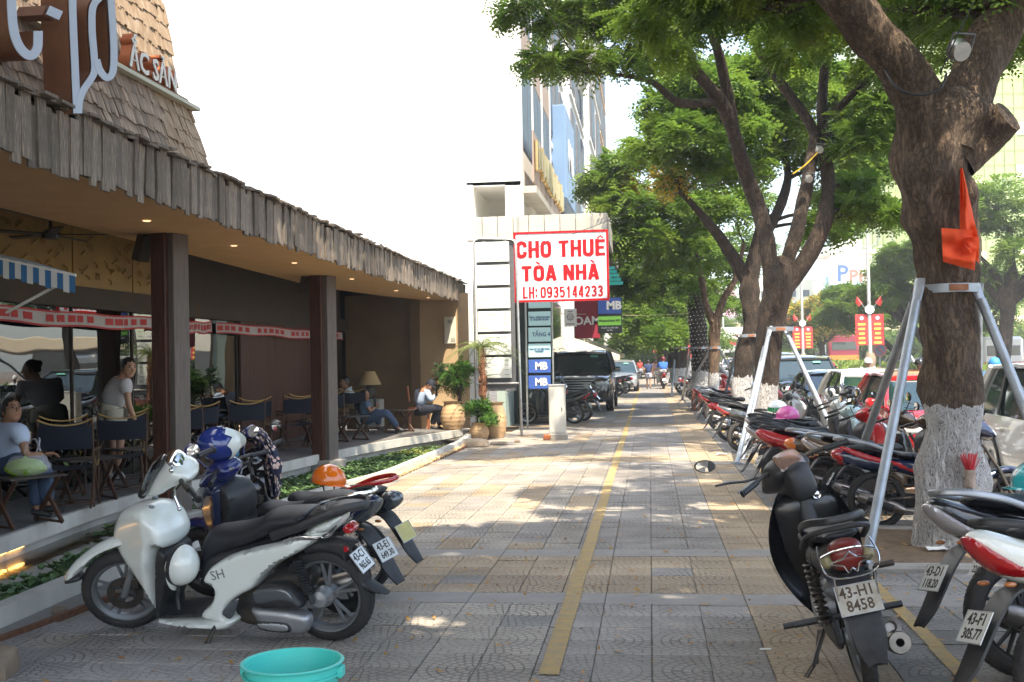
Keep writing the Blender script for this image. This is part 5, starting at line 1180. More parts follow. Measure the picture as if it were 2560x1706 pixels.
m_chrome = mat('chrome', (.72, .73, .74), .12, metal=1.); m_steel = mat('exhaust_steel', (.16, .15, .14), .38, metal=.9, col2=(.3, .27, .24), scale=6)
m_lens = mat('clear_lens', (.55, .58, .6), .04, metal=.35, spec=1., coat=1.); m_tail = mat('tail_lens', (.40, .006, .01), .1, coat=1.); m_tailw = mat('tail_lens_clear', (.46, .42, .42), .08, metal=.2, coat=1.); m_amber = mat('amber_lens', (.7, .17, .02), .12, coat=1.)
m_smoke = mat('smoked_screen', (.012, .013, .016), .04, spec=.9, coat=1.); m_mirror = mat('mirror_glass', (.85, .87, .88), .02, metal=1.)
m_plate = mat('plate_white', (.62, .63, .6), .5, col2=(.5, .48, .43), scale=14, mixpos=(.5, .8)); m_platey = mat('plate_yellow', (.62, .55, .18), .5, col2=(.5, .45, .2), scale=12); m_plink = mat('plate_ink', (.012, .012, .012), .6); m_plrust = mat('plate_ink_worn', (.07, .045, .03), .7); m_platee = mat('plate_rim', (.5, .5, .5), .4, metal=.7)
def flap(b, pts, ws, th=.012):
	p = catmull([(x, z, 0) for x, z in pts], 4, closed=False); w = catmull([(v, 0, 0) for v in ws], 4, closed=False); vs = []; n = len(p)
	for i in range(n):
		t = (p[min(i+1, n-1)]-p[max(i-1, 0)]).normalized(); nx, nz = -t.y*th, t.x*th; h = w[i].x/2
		vs += [(p[i].x, -h, p[i].y), (p[i].x+nx*.0, 0, p[i].y+.012), (p[i].x, h, p[i].y), (p[i].x+nx, h, p[i].y+nz), (p[i].x+nx, 0, p[i].y+nz+.012), (p[i].x+nx, -h, p[i].y+nz)]
	b.add(vs, [(6*i+k, 6*i+(k+1) % 6, 6*i+6+(k+1) % 6, 6*i+6+k) for i in range(n-1) for k in range(6)]+[tuple(range(6)), tuple(6*(n-1)+k for k in range(6))[::-1]])
def RX(a): return Matrix.Rotation(a, 4, 'X')
def steer_M(L, ang, rake=27, head=(-.30, .80)):
	"""rotation about the steering axis; head given relative to the front axle"""
	ax = Vector((-math.sin(rad(rake)), 0, math.cos(rad(rake)))); p = Vector((L-.02, 0, .30)); T = Matrix.Translation(p)
	return T @ Matrix.Rotation(ang, 4, ax) @ T.inverted()
def wheel(t, name, c, r, wd, m_r, M=None, spokes=5, thin=False, disc=True, dir_=1):
	mb = MB(M); rr = r-(.075 if not thin else .055)
	ring = [(rr-.004, -wd*.38), (rr+.012, -wd*.40), (rr+.012, wd*.40), (rr-.004, wd*.38), (rr-.022, wd*.2), (rr-.022, -wd*.2)]
	mb.lathe(ring, 40, axis='y', c=c, closed=True)
	if thin:
		for k in range(28):
			a = k*2*PI/28; s = (k % 2)*2-1; mb.tube([(c[0]+.03*math.cos(a+.5*s), c[1]+.03*s, c[2]+.03*math.sin(a+.5*s)), (c[0]+(rr-.01)*math.cos(a), c[1], c[2]+(rr-.01)*math.sin(a))], .0022, 4, cap=False)
	else:
		for k in range(spokes):
			for s in (-.16, .16):
				a = k*2*PI/spokes+.3; p0 = Vector((c[0]+.04*math.cos(a), c[1], c[2]+.04*math.sin(a))); p1 = Vector((c[0]+(rr-.012)*math.cos(a+s), c[1], c[2]+(rr-.012)*math.sin(a+s)))
				mb.tube([p0, p1], [.016, .011], 6, flat=.9)
	mb.lathe([(.0, -.055), (.045, -.055), (.05, 0), (.045, .055), (0, .055)], 16, axis='y', c=c)
	w = mb.build('wheel', m_r, t, smooth=True)
	mb = MB(M); n = 10; prof = []
	for k in range(n+1):
		a = -PI*.5+PI*k/n; prof.append((r-wd*.5+wd*.5*math.cos(a)*1.0, wd*.5*math.sin(a)))
	prof = [(rr+.005, -wd*.44)]+prof+[(rr+.005, wd*.44)]
	mb.lathe(prof, 48, axis='y', c=c, closed=True)
	for k in range(48):
		a = k*2*PI/48
		for s in (-1, 1):
			p = Vector((math.cos(a), 0, math.sin(a))); q = Vector((math.cos(a+.06), 0, math.sin(a+.06))); o = Vector((c[0], c[1], c[2]))
			mb.tube([o+p*(r+.0005)+Vector((0, s*.004, 0)), o+q*(r-wd*.10)+Vector((0, s*wd*.30, 0))], .0035, 3, cap=False)
	mb.build('tyre', m_tyre, w, smooth=True)
	if disc:
		mb = MB(M); y = c[1]+.058*dir_
		mb.lathe([(.065, y-c[1]), (.115, y-c[1]), (.115, y-c[1]+.004), (.065, y-c[1]+.004)], 32, axis='y', c=c, closed=True)
		for k in range(5): a = k*2*PI/5; mb.box((c[0]+.045*math.cos(a), y, c[2]+.045*math.sin(a)), (.06, .005, .014), rot=(0, -a, 0))
		mb.build('brake_disc', m_dark, w, smooth=False)
	return w
def number_plate(t, c, tilt, lines, m_p=None, ink=None, yaw=0., M=None):
	F0 = Matrix.Translation(c) @ Matrix.Rotation(yaw, 4, 'Z') @ frame((0, 0, 0), (0, -1, 0), (math.sin(tilt), 0, math.cos(tilt)))     # faces backwards
	if M is not None: F0 = M @ F0
	mb = MB(F0); mb.bbox((0, 0, 0), (.192, .142, .003), .0012); p = mb.build('number_plate', m_p or m_plate, t)
	mb = MB(F0);
	for s in (-1, 1): mb.box((s*.094, 0, .002), (.004, .142, .004)); mb.box((0, s*.069, .002), (.19, .004, .004))
	mb.build('plate_rim', m_platee, p)
	for i, s in enumerate(lines):
		sz = .072 if len(s) < 6 else .064
		q = text('print', s, sz, F0 @ Matrix.Translation((0, .032-.064*i, .0025)), ink or m_plink, None, ext=.0006, bold=.0012, sx=.86 if len(s) < 6 else .8, sy=1.0); q.parent = p
	return p
def helmet(name, label, c, r, m_h, parent=None, rot=(0, 0, 0), peak=True, stripes=None, visor=None):
	t = thing(name, label, 'helmet', c, rot=rot); mb = MB(); mb.sphere((0, 0, 0), r, 24, 12, sc=(1.12, .92, 1.), bot=-.18, top=1.); mb.lathe([(.86*r, -.18*r), (.98*r, -.20*r), (1.0*r, -.14*r)], 24)
	mb.build('shell', m_h, t, smooth=True)
	mb = MB(); vs = []; n = 16
	for k in range(n+1):
		a = -PI/2+PI*k/n; a = a*.82
		vs += [(r*1.10*math.cos(a), r*.93*math.sin(a), -.12*r), (r*(1.12+.34*max(0, math.cos(a*1.05)))*math.cos(a), r*.95*math.sin(a), -.20*r), (r*1.10*math.cos(a), r*.93*math.sin(a), -.16*r)]
	mb.add(vs, [(3*k, 3*k+1, 3*k+4, 3*k+3) for k in range(n)]+[(3*k+1, 3*k+2, 3*k+5, 3*k+4) for k in range(n)])
	if peak: mb.build('peak', visor or m_h, t, smooth=True)
	if stripes:
		for m_s, y0, y1 in stripes:
			mb = MB(); vs = []; n = 18
			for k in range(n+1):
				a = -.15+ (PI+.15)*k/n
				for y in (y0, (y0+y1)/2, y1):
					q = math.sqrt(max(0, 1-(y/.92)**2)); vs.append((1.125*r*math.cos(a)*q, y*r, 1.006*r*math.sin(a)*q))
			mb.add(vs, [(3*k+j, 3*k+j+1, 3*k+j+4, 3*k+j+3) for k in range(n) for j in (0, 1)]); mb.build('stripe', m_s, t, smooth=True)
	mb = MB()
	for s in (-1, 1): mb.tube([(0, s*.85*r, -.15*r), (.15*r, s*.6*r, -.75*r), (.2*r, 0, -.95*r)], .006, 4)
	mb.build('strap', m_bplast, t); return t
def lerp(a, b, t): t = max(0, min(1, t)); return a+(b-a)*t
def bike(name, label, pos, heading, lean=9., steer=0.25, style='scooter', body=None, shield=None, tailm=None, plate=('43-D1', '271.06'), plm=None, pink=None, seatm=None, rimm=None, L=1.28, r=.285, accent=None, rail='black',
		 group='motorbikes parked in the row under the trees', mirrors=True, lod=0, windscreen=False, mudflap=True, cat='motorbike', centre=False, fendm=None, stand=True, tyrew=.095, text_on=None, mirror_m=None, ink=None, scale=.9, pz=.50):
	body = body or m_pblack; shield = shield or body; seatm = seatm or m_seat; rimm = rimm or m_rimb
	t = thing(name, label, cat, (pos[0], pos[1], pos[2] if len(pos) > 2 else .0), group=group)
	t.matrix_basis = Matrix.Translation(t.location) @ Matrix.Rotation(heading, 4, 'Z') @ RX(-rad(lean)) @ Matrix.Scale(scale, 4)      # +x forward; positive lean falls to its left (+y)
	S = steer_M(L, steer); ub = style == 'underbone'; st = .028 if lod == 0 else .045; rr_ = r
	def B(nm, fn, m, Mx=None, sm=True):
		mb = MB(Mx); fn(mb); return mb.build(nm, m, t, smooth=sm)
	wheel(t, 'rear', (0, 0, rr_), rr_, tyrew, rimm, thin=ub and lod == 0, disc=False)
	wheel(t, 'front', (L, 0, r-.005), r-.005, tyrew*.88, rimm, M=S, thin=ub and lod == 0)
	if ub:
		tp = [(-.36, .80), (-.40, .74), (-.28, .64), (-.06, .585), (.20, .56), (.42, .50), (.58, .50), (.66, .57), (.60, .64), (.40, .69), (.1, .72), (-.2, .80)]
		tw_ = lambda x, z: lerp(.075, .115, (x+.4)/.45)*lerp(1, .6, (x-.35)/.3)
		sp_ = [(-.26, .79), (-.28, .835), (-.12, .85), (.08, .83), (.20, .79), (.40, .765), (.56, .775), (.62, .72), (.52, .68), (.2, .71), (-.05, .75)]
	else:
		tp = [(-.44, .86), (-.42, .80), (-.30, .69), (-.05, .60), (.25, .50), (.46, .38), (.58, .27), (.66, .36), (.64, .52), (.54, .65), (.30, .72), (.0, .78), (-.25, .85), (-.38, .885)]
		tw_ = lambda x, z: lerp(.05, .15, (x+.44)/.35)*lerp(1, .7, (x-.4)/.25)
		sp_ = [(-.20, .835), (-.23, .885), (-.07, .90), (.12, .87), (.20, .82), (.40, .785), (.57, .795), (.65, .73), (.56, .68), (.2, .75), (0, .79)]
	B('tail_fairing', lambda b: puff(b, tp, tw_, .07, st), body)
	B('seat', lambda b: puff(b, sp_, lambda x, z: lerp(.09, .135, (x+.3)/.25)*lerp(1, .55, (x-.38)/.25), .045, st), seatm)
	if accent:
		B('stripe', lambda b: [puff(b, [(-.34, .80), (-.1, .69), (.25, .60), (.5, .50), (.52, .53), (.28, .645), (-.05, .735), (-.3, .825)], .012, .02, st, y0=s*tw_(0, 0)*.93, side=s) for s in (-1, 1)], accent)
	if ub:
		shp = [(1.02, .20), (.94, .26), (.90, .40), (.86, .62), (.84, .82), (.90, .88), (1.0, .80), (1.06, .62), (1.08, .42), (1.08, .28)]
		B('leg_shield', lambda b: puff(b, shp, lambda x, z: lerp(.19, .13, (x-.86)/.2)*lerp(.75, 1, (z-.2)/.35), .05, st), shield)
		B('front_body', lambda b: puff(b, [(.62, .52), (.55, .60), (.78, .66), (.86, .92), (.98, .90), (1.02, .70), (.95, .56), (.75, .48)], .055, .05, st), body)
		B('engine', lambda b: (b.lathe([(0, -.12), (.085, -.12), (.10, -.06), (.10, .06), (.085, .12), (0, .12)], 16, axis='y', c=(.52, 0, .30)), b.bbox((.70, 0, .33), (.28, .13, .13), .03), b.bbox((.5, 0, .42), (.25, .12, .1), .03)), m_alu if lod == 0 else m_dark)
		B('foot_pegs', lambda b: b.tube([(.52, -.30, .25), (.52, .30, .25)], .017, 8), m_bplast); B('foot_pegs', lambda b: b.tube([(.12, -.27, .35), (.12, .27, .35)], .017, 8), m_bplast)
		B('chain_case', lambda b: puff(b, [(-.08, .24), (.45, .22), (.5, .34), (.0, .37), (-.09, .33)], .018, .02, st, y0=.09), m_bplast)
	else:
		shp = [(.96, .24), (.90, .28), (.88, .42), (.90, .62), (.87, .84), (.88, .93), (1.00, .97), (1.12, .90), (1.19, .78), (1.18, .66), (1.10, .48), (1.05, .34)]
		B('leg_shield', lambda b: puff(b, shp, lambda x, z: lerp(.21, .10, (x-.92)/.27)*lerp(.72, 1, (z-.24)/.35), .075, st), shield)
		B('inner_shield', lambda b: puff(b, [(.90, .30), (.84, .36), (.83, .60), (.80, .82), (.86, .92), (.93, .90), (.93, .40)], lambda x, z: .155, .03, st), m_bplast)
		B('floorboard', lambda b: puff(b, [(.98, .24), (.9, .20), (.50, .19), (.44, .27), (.60, .315), (.92, .32), (1.0, .30)], .16, .04, st), shield)
		B('floor_mat', lambda b: b.bbox((.74, 0, .325), (.30, .24, .014), .004), m_bplast)
		B('engine_cover', lambda b: puff(b, [(.50, .22), (.40, .16), (.08, .19), (-.09, .27), (-.06, .37), (.12, .40), (.46, .36)], .05, .04, st, y0=.12), m_bplast)
		B('engine', lambda b: b.bbox((.30, -.01, .32), (.42, .18, .20), .05), m_dark)
	B('shock_absorber', lambda b: [[b.tube([(.06, s*.125, .33), (.15, s*.115, .66)], .012, 8)]+[b.lathe([(.028, 0), (.034, .009), (.028, .018)], 10, c=(.07+.012*k, s*.125, .37+.030*k)) for k in range(8)] for s in ((-1, 1) if ub else (1,))], m_dark)
	B('swing_arm', lambda b: [b.tube([(0, s*.085, rr_), (.42, s*.07, .32)], .02, 8) for s in (-1, 1)], m_dark)
	B('exhaust', lambda b: (b.tube([(.62, -.08, .22), (.48, -.12, .17), (.25, -.14, .19)], .018, 8), b.lathe([(0, 0), (.03, 0), (.05, .05), (.056, .1), (.056, .42), (.05, .46), (.028, .465), (.022, .42), (0, .42)], 18, M=Matrix.Translation((.25, -.145, .19)) @ Matrix.Rotation(rad(-72), 4, 'Y'))), m_steel)
	B('heat_shield', lambda b: b.lathe([(.062, 0), (.064, .05), (.064, .2), (.062, .26)], 12, M=Matrix.Translation((.14, -.147, .225)) @ Matrix.Rotation(rad(-72), 4, 'Y') @ Matrix.Rotation(PI*.5, 4, 'Z'), arc=PI*1.1), m_chrome if not ub else m_bplast)
	if mudflap:
		B('rear_mudguard', lambda b: flap(b, [(-.02, .62), (-.16, .655), (-.28, .64), (-.36, .56), (-.43, .45), (-.49, .35), (-.55, .275)], [.13, .15, .15, .15, .145, .13, .085]), m_bplast)
		number_plate(t, (-.445+(pz-.5)*.3, 0, pz), rad(30), plate, plm, pink)
	if ub: B('tail_light', lambda b: puff(b, [(-.41, .80), (-.43, .73), (-.34, .665), (-.28, .72), (-.32, .81)], .075, .04, st), tailm or m_tail)
	else:
		B('tail_light', lambda b: puff(b, [(-.455, .85), (-.43, .79), (-.32, .70), (-.16, .665), (-.20, .72), (-.32, .79), (-.42, .855)], lambda x, z: lerp(.065, .145, (x+.45)/.3), .05, st), tailm or m_tail)
		for s in (-1, 1): B('indicator', lambda b: (b.sphere((-.33, s*.10, .665), .019, 10, 6, sc=(1.5, .7, .6))), mat('indicator_lens', (.40, .14, .04), .15, coat=1.))
	rm = {'black': m_bplast, 'chrome': m_chrome, 'body': body, 'silver': m_alu}[rail] if isinstance(rail, str) else rail
	B('grab_rail', lambda b: b.tube(catmull([(.06, .13, .80), (-.10, .145, .86), (-.28, .12, .90), (-.38, .06, .91), (-.39, 0, .91), (-.38, -.06, .91), (-.28, -.12, .90), (-.10, -.145, .86), (.06, -.13, .80)], 4, closed=False), .014, 8, flat=1.3), rm)
	B('fork', lambda b: [(b.tube([(L-.005, s*.085, r-.02), (L-.14, s*.085, r+.30)], .021, 10), b.tube([(L-.13, s*.085, r+.28), (L-.27, s*.06, r+.55)], .017, 8)) for s in (-1, 1)], m_dark, S)
	fd = [(L+.30, .42), (L+.28, .50), (L+.12, .615), (L-.05, .635), (L-.22, .57), (L-.28, .50), (L-.22, .49), (L-.02, .565), (L+.13, .54), (L+.24, .44)]
	B('front_fender', lambda b: puff(b, fd, .062, .04, st), fendm or shield, S)
	cw = [(.86, .99), (.84, 1.05), (.92, 1.11), (1.03, 1.09), (1.14, .97), (1.15, .90), (1.05, .90), (.93, .94)]
	B('handlebar_cover', lambda b: puff(b, cw, lambda x, z: .13, .06, st), fendm or body, S)
	hl = [(1.16, .90), (1.175, .95), (1.10, 1.04), (1.06, 1.03), (1.08, .92)] if ub else [(1.195, .72), (1.225, .80), (1.17, .90), (1.07, .95), (1.09, .86), (1.13, .74)]
	B('headlight', lambda b: puff(b, hl, .10 if ub else .135, .05, st), m_lens, S if ub else None)
	B('dash', lambda b: b.bbox((.885, 0, 1.06), (.10, .17, .03), .012, rot=(0, rad(-35), 0)), m_smoke, S)
	B('handlebar', lambda b: [b.tube([(.94, s*.06, 1.04), (.92, s*.16, 1.055), (.86, s*.28, 1.045)], .013, 8) for s in (-1, 1)], m_dark, S)
	for s in (-1, 1):
		B('grip', lambda b: (b.tube([(.875, s*.235, 1.047), (.822, s*.36, 1.035)], .0175, 10), b.lathe([(.012, 0), (.021, .002), (.021, .008), (.012, .01)], 10, axis='y', c=(.822, s*.36, 1.035))), m_bplast, S)
		B('brake_lever', lambda b: b.tube([(.93, s*.17, 1.05), (.955, s*.22, 1.045), (.93, s*.34, 1.03)], .007, 6), m_alu, S)
		if mirrors:
			mm = MB(S); mm.tube(catmull([(.92, s*.19, 1.06), (.93, s*.24, 1.12), (.95, s*.30, 1.20)], 3, closed=False), .006, 6); mm.lathe([(0, .02), (.045, .016), (.062, 0), (.058, -.012), (0, -.014)], 18, axis='x', c=(0, 0, 0), M=Matrix.Translation((.95, s*.31, 1.235)) @ Matrix.Diagonal((1, 1.15, .8, 1)))
			q = mm.build('mirror', mirror_m or m_bplast, t, smooth=True)
			mm = MB(S); mm.lathe([(0, -.0155), (.053, -.0145)], 18, axis='x', M=Matrix.Translation((.95, s*.31, 1.235)) @ Matrix.Diagonal((1, 1.15, .8, 1))); mm.build('mirror_glass', m_mirror, q)
	if windscreen: B('windscreen', lambda b: puff(b, [(1.16, .98), (1.10, 1.10), (1.0, 1.24), (.985, 1.23), (1.04, 1.10), (1.10, .98)], .13, .03, st), m_smoke, S)
	if stand: B('side_stand', lambda b: (b.tube([(.50, .12, .20), (.44, .21, -.035+.0)], .011, 8), b.bbox((.44, .215, -.028), (.05, .06, .012), .004)), m_dark)
	if text_on: q = text('print', text_on[0], text_on[1], text_on[2], text_on[3], None, ext=.001, bold=.001); q.parent = t
	return t
# ---------------- the white scooter in front (long, big wheels), panels drawn from the photo
def sc(cx, cy): return ((1560-cx)/845, (1290+(cx-380)*.0508-cy)/880*.965)
def scp(pts): return [sc(a, b) for a, b in pts]
hd = math.pi-rad(0)
pf, pr = G(285, 1572), G(862, 1600)
def white_scooter():
	L = 1.42; r = .30; head = math.atan2(pf.y-pr.y, pf.x-pr.x)
	t = thing('motor_scooter', 'large pearl white scooter leaning on its side stand, nearest on the left', 'motorbike', (pr.x, pr.y, 0), group='motorbikes parked beside the café pond')
	t.matrix_basis = Matrix.Translation(pr+Vector((-.07, 0, 0))) @ Matrix.Rotation(head, 4, 'Z') @ RX(-rad(9)) @ Matrix.Scale(.93, 4)
	S = steer_M(L, rad(24))
	def B(nm, fn, m, Mx=None, sm=True, par=None):
		mb = MB(Mx); fn(mb); return mb.build(nm, m, par or t, smooth=sm)
	wheel(t, 'rear', (0, 0, .30), .30, .125, m_rimg, disc=False)
	wheel(t, 'front', (L, 0, .285), .285, .105, m_rimg, M=S)
	st = .018
	side = scp([(1700, 640), (1640, 700), (1560, 745), (1450, 810), (1330, 870), (1240, 945), (1190, 1005), (1120, 1040), (1060, 1080), (1030, 1120), (1030, 1170), (1075, 1195), (1030, 1215), (960, 1200), (880, 1175), (870, 1130), (925, 1080), (955, 1000), (900, 955), (915, 900), (960, 855), (1060, 800), (1180, 765), (1380, 725), (1500, 690), (1600, 640), (1690, 600)])
	wfun = lambda x, z: lerp(.07, .165, (x+.18)/.35)
	B('side_panel', lambda b: puff(b, side, lambda x, z: wfun(x, z), .032, st), m_pw)
	B('under_seat_body', lambda b: puff(b, scp([(1560, 735), (1300, 860), (1160, 980), (1030, 1040), (960, 980), (880, 1000), (850, 900), (930, 800), (1200, 740), (1500, 690)]), .11, .05, st), m_bplast)
	sill = scp([(590, 1175), (600, 1205), (700, 1228), (830, 1245), (1000, 1250), (1070, 1205), (1080, 1170), (1010, 1150), (900, 1175), (700, 1180)])
	B('floor_sill', lambda b: puff(b, sill, .17, .04, st), m_pw)
	B('floor_mat', lambda b: puff(b, scp([(596, 1178), (600, 1150), (760, 1130), (905, 1120), (900, 1165), (760, 1176)]), .15, .02, st), m_bplast)
	front = scp([(340, 740), (333, 680), (352, 610), (405, 545), (490, 505), (600, 510), (685, 580), (722, 690), (700, 760), (650, 745), (625, 820), (605, 960), (596, 1100), (592, 1190), (570, 1150), (520, 1030), (460, 930), (400, 850), (360, 790)])
	fw_ = lambda x, z: lerp(.205, .085, (x-sc(600, 0)[0])/.28)*lerp(.70, 1, (z-.2)/.3)
	B('leg_shield', lambda b: puff(b, front, fw_, .06, st), m_pw)
	inner = scp([(650, 745), (700, 760), (722, 800), (716, 900), (690, 1000), (650, 1100), (640, 1160), (592, 1185), (596, 1100), (605, 960), (622, 820)])
	B('inner_shield', lambda b: puff(b, inner, .165, .03, st), m_bplast)
	B('headlight', lambda b: [puff(b, scp([(372, 655), (400, 600), (470, 590), (455, 622), (400, 640), (375, 668)]), .02, .02, st, y0=s*.075, side=s) for s in (-1, 1)], m_lens)
	seat = scp([(845, 905), (850, 830), (880, 735), (935, 665), (1020, 650), (1130, 640), (1220, 615), (1290, 572), (1400, 566), (1495, 566), (1525, 585), (1500, 640), (1450, 668), (1330, 700), (1180, 755), (1040, 800), (950, 845), (900, 905), (868, 925)])
	B('seat', lambda b: puff(b, seat, lambda x, z: lerp(.15, .095, (x-.45)/.35)*lerp(.85, 1, (x+.05)/.1), .06, st), m_seat)
	B('grab_rail', lambda b: (b.tube([Vector((sc(a, c)[0], yy, sc(a, c)[1])) for a, c, yy in ((1330, 690, .16), (1480, 645, .165), (1620, 590, .15), (1740, 555, .11), (1800, 560, .05), (1810, 565, 0), (1800, 560, -.05), (1740, 555, -.11), (1620, 590, -.15), (1480, 645, -.165))], .017, 8, flat=1.6), puff(b, scp([(1500, 590), (1640, 548), (1780, 548), (1800, 565), (1690, 600), (1560, 640), (1480, 640)]), .10, .02, .03)), m_bplast)
	B('tail_cap', lambda b: puff(b, scp([(1475, 700), (1560, 640), (1690, 602), (1700, 622), (1640, 690), (1540, 712)]), lambda x, z: .135, .04, st), m_pw)
	for s in (-1, 1): B('chrome_trim', lambda b: puff(b, scp([(1390, 712), (1480, 688), (1600, 700), (1690, 640), (1640, 712), (1500, 722), (1400, 728)]), .012, .012, st, y0=s*.14, side=s), m_chrome)
	B('tail_light', lambda b: puff(b, [(-.20, .70), (-.215, .73), (-.18, .76), (-.15, .745), (-.16, .71)], .075, .015, st), m_tail)
	B('rear_fender', lambda b: puff(b, scp([(1450, 800), (1500, 760), (1620, 745), (1735, 770), (1700, 830), (1740, 960), (1800, 1000), (1880, 1060), (1895, 1080), (1830, 1072), (1740, 1030), (1690, 950), (1650, 860), (1560, 830), (1470, 838)]), .06, .03, st), m_bplast)
	number_plate(t, (sc(1735, 880)[0]-.03, .0, sc(1735, 880)[1]), rad(35), ('43-C1', '965.65'), mat('plate_clean', (.72, .74, .74), .4), yaw=.0)
	B('reflector', lambda b: b.box((sc(1680, 800)[0]-.02, .05, sc(1680, 800)[1]), (.02, .03, .035)), m_tail)
	B('air_filter', lambda b: puff(b, scp([(1175, 1080), (1150, 1060), (1230, 985), (1300, 960), (1400, 975), (1450, 1040), (1470, 1100), (1400, 1120), (1230, 1105)]), .06, .04, st, y0=.13), m_bplast)
	B('airbox_cover', lambda b: puff(b, scp([(1215, 1000), (1290, 980), (1395, 990), (1430, 1060), (1360, 1050), (1240, 1070), (1212, 1050)]), .012, .02, st, y0=.187, side=1), m_pgrey)
	B('belt_case', lambda b: puff(b, scp([(1165, 1110), (1250, 1105), (1420, 1130), (1490, 1160), (1490, 1230), (1440, 1270), (1330, 1262), (1240, 1240), (1190, 1180)]), .055, .04, st, y0=.11), m_alu)
	B('belt_cover', lambda b: puff(b, scp([(1200, 1182), (1250, 1175), (1370, 1185), (1400, 1215), (1390, 1245), (1300, 1245), (1215, 1225)]), .012, .02, st, y0=.158, side=1), m_bplast)
	B('badge_plate', lambda b: puff(b, scp([(1215, 1190), (1350, 1195), (1380, 1215), (1370, 1235), (1300, 1235), (1225, 1218)]), .006, .01, st, y0=.168, side=1), m_alu)
	B('engine', lambda b: puff(b, scp([(1050, 1010), (1180, 985), (1300, 930), (1480, 920), (1500, 1000), (1300, 1240), (1250, 1250), (1100, 1240), (1040, 1180)]), .09, .04, st), m_dark)
	B('panniers_gap', lambda b: puff(b, scp([(1010, 1120), (1090, 1050), (1110, 1060), (1060, 1160), (1020, 1150)]), .012, .015, st, y0=.16, side=1), m_pgrey)
	B('shock_absorber', lambda b: (b.tube([(sc(1520, 1090)[0], .14, sc(1520, 1090)[1]), (sc(1455, 850)[0], .13, sc(1455, 850)[1])], .014, 8), [b.lathe([(.026, 0), (.036, .008), (.026, .016)], 12, c=(lerp(sc(1500, 1030)[0], sc(1455, 850)[0], k/11), .137, lerp(sc(1500, 1030)[1], sc(1455, 850)[1], k/11))) for k in range(12)]), m_bplast)
	B('axle_housing', lambda b: b.lathe([(0, 0), (.06, 0), (.07, .03), (.05, .09), (0, .10)], 16, axis='y', c=(.02, .02, .30)), m_alu)
	B('exhaust', lambda b: b.lathe([(0, 0), (.05, .02), (.062, .08), (.062, .42), (.03, .47), (0, .47)], 18, M=Matrix.Translation((.32, -.17, .22)) @ Matrix.Rotation(rad(-75), 4, 'Y')), m_steel)
	B('side_stand', lambda b: (b.tube([sc3 for sc3 in ((.70, .13, .16), (.735, .215, .05), (.75, .26, -.035))], .013, 8), b.bbox((.765, .27, -.035), (.10, .06, .014), .005), b.tube([(.72, .17, .10), (.78, .27, -.01)], .006, 6)), m_dark)
	B('centre_stand', lambda b: (b.tube([(.42, .12, .17), (.20, .15, .12)], .014, 8), b.tube([(.42, -.12, .17), (.20, -.15, .12)], .014, 8)), m_dark)
	B('fork', lambda b: [(b.tube([(L, s*.095, .285), (L-.15, s*.095, .62)], .024, 12), b.tube([(L-.14, s*.095, .6), (L-.27, s*.07, .88)], .018, 8)) for s in (-1, 1)], m_rimg, S)
	fd = [(L+.36, .40), (L+.34, .47), (L+.20, .585), (L+.04, .655), (L-.13, .68), (L-.22, .64), (L-.24, .56), (L-.18, .50), (L-.14, .54), (L-.02, .60), (L+.14, .555), (L+.26, .455)]
	B('front_fender', lambda b: puff(b, fd, .075, .05, st), m_pw, S)
	B('fender_tip', lambda b: puff(b, [(L+.37, .39), (L+.345, .44), (L+.27, .445), (L+.25, .41), (L+.30, .39)], .06, .03, st), m_bplast, S)
	B('brake_caliper', lambda b: b.bbox((L-.08, .09, .37), (.06, .05, .09), .012), m_dark, S)
	B('handlebar_cover', lambda b: (puff(b, [(.87, 1.02), (.84, 1.08), (.90, 1.145), (1.00, 1.17), (1.06, 1.12), (1.17, .99), (1.19, .93), (1.10, .93), (1.0, .98)], lambda x, z: lerp(.155, .08, (x-.95)/.22), .08, st)), m_pw, S)
	B('windscreen', lambda b: puff(b, [(1.215, .955), (1.19, 1.03), (1.12, 1.13), (1.05, 1.185), (1.03, 1.16), (1.10, 1.06), (1.16, .96)], lambda x, z: lerp(.11, .075, (z-.98)/.2), .04, st), m_smoke, S)
	B('front_badge', lambda b: b.bbox((1.205, 0, .95), (.05, .12, .05), .015), m_bplast, S)
	B('instrument_visor', lambda b: puff(b, [(.90, 1.12), (.95, 1.19), (1.02, 1.185), (1.0, 1.13)], .11, .03, st), m_chrome, S)
	B('handlebar', lambda b: [b.tube([(.95, s*.08, 1.06), (.92, s*.18, 1.065), (.87, s*.28, 1.05)], .016, 8) for s in (-1, 1)], m_dark, S)
	for s in (-1, 1):
		B('grip', lambda b: (b.tube([(.88, s*.23, 1.055), (.80, s*.375, 1.03)], .019, 12), b.lathe([(.01, 0), (.024, .002), (.024, .014), (.012, .016)], 12, axis='y', c=(.80, s*.37, 1.03))), m_bplast, S)
		B('brake_lever', lambda b: (b.tube([(.93, s*.16, 1.05), (.965, s*.20, 1.03), (.96, s*.27, 1.01), (.92, s*.38, .985)], .009, 8), b.sphere((.92, s*.385, .983), .013, 8, 6)), m_chrome, S)
		B('mirror_clamp', lambda b: (b.sphere((.98, s*.13, 1.13), .018, 8, 6), b.tube([(.98, s*.13, 1.10), (.97, s*.13, 1.16)], .008, 6)), m_chrome, S)
	q = text('print', 'SH', .085, t.matrix_basis.inverted() @ t.matrix_basis @ (Matrix.Translation((sc(1005, 905)[0], .1675, sc(1005, 905)[1])) @ frame((0, 0, 0), (-1, 0, .25), (0.25, .0, 1))), mat('badge_grey', (.16, .17, .18), .4), None, ext=.001, bold=.0); q.parent = t
	q = text('print', '150i', .034, Matrix.Translation((sc(960, 962)[0], .1625, sc(960, 962)[1])) @ frame((0, 0, 0), (-1, 0, .0), (0, 0, 1)), m_plink, None, ext=.001); q.parent = t
	return t
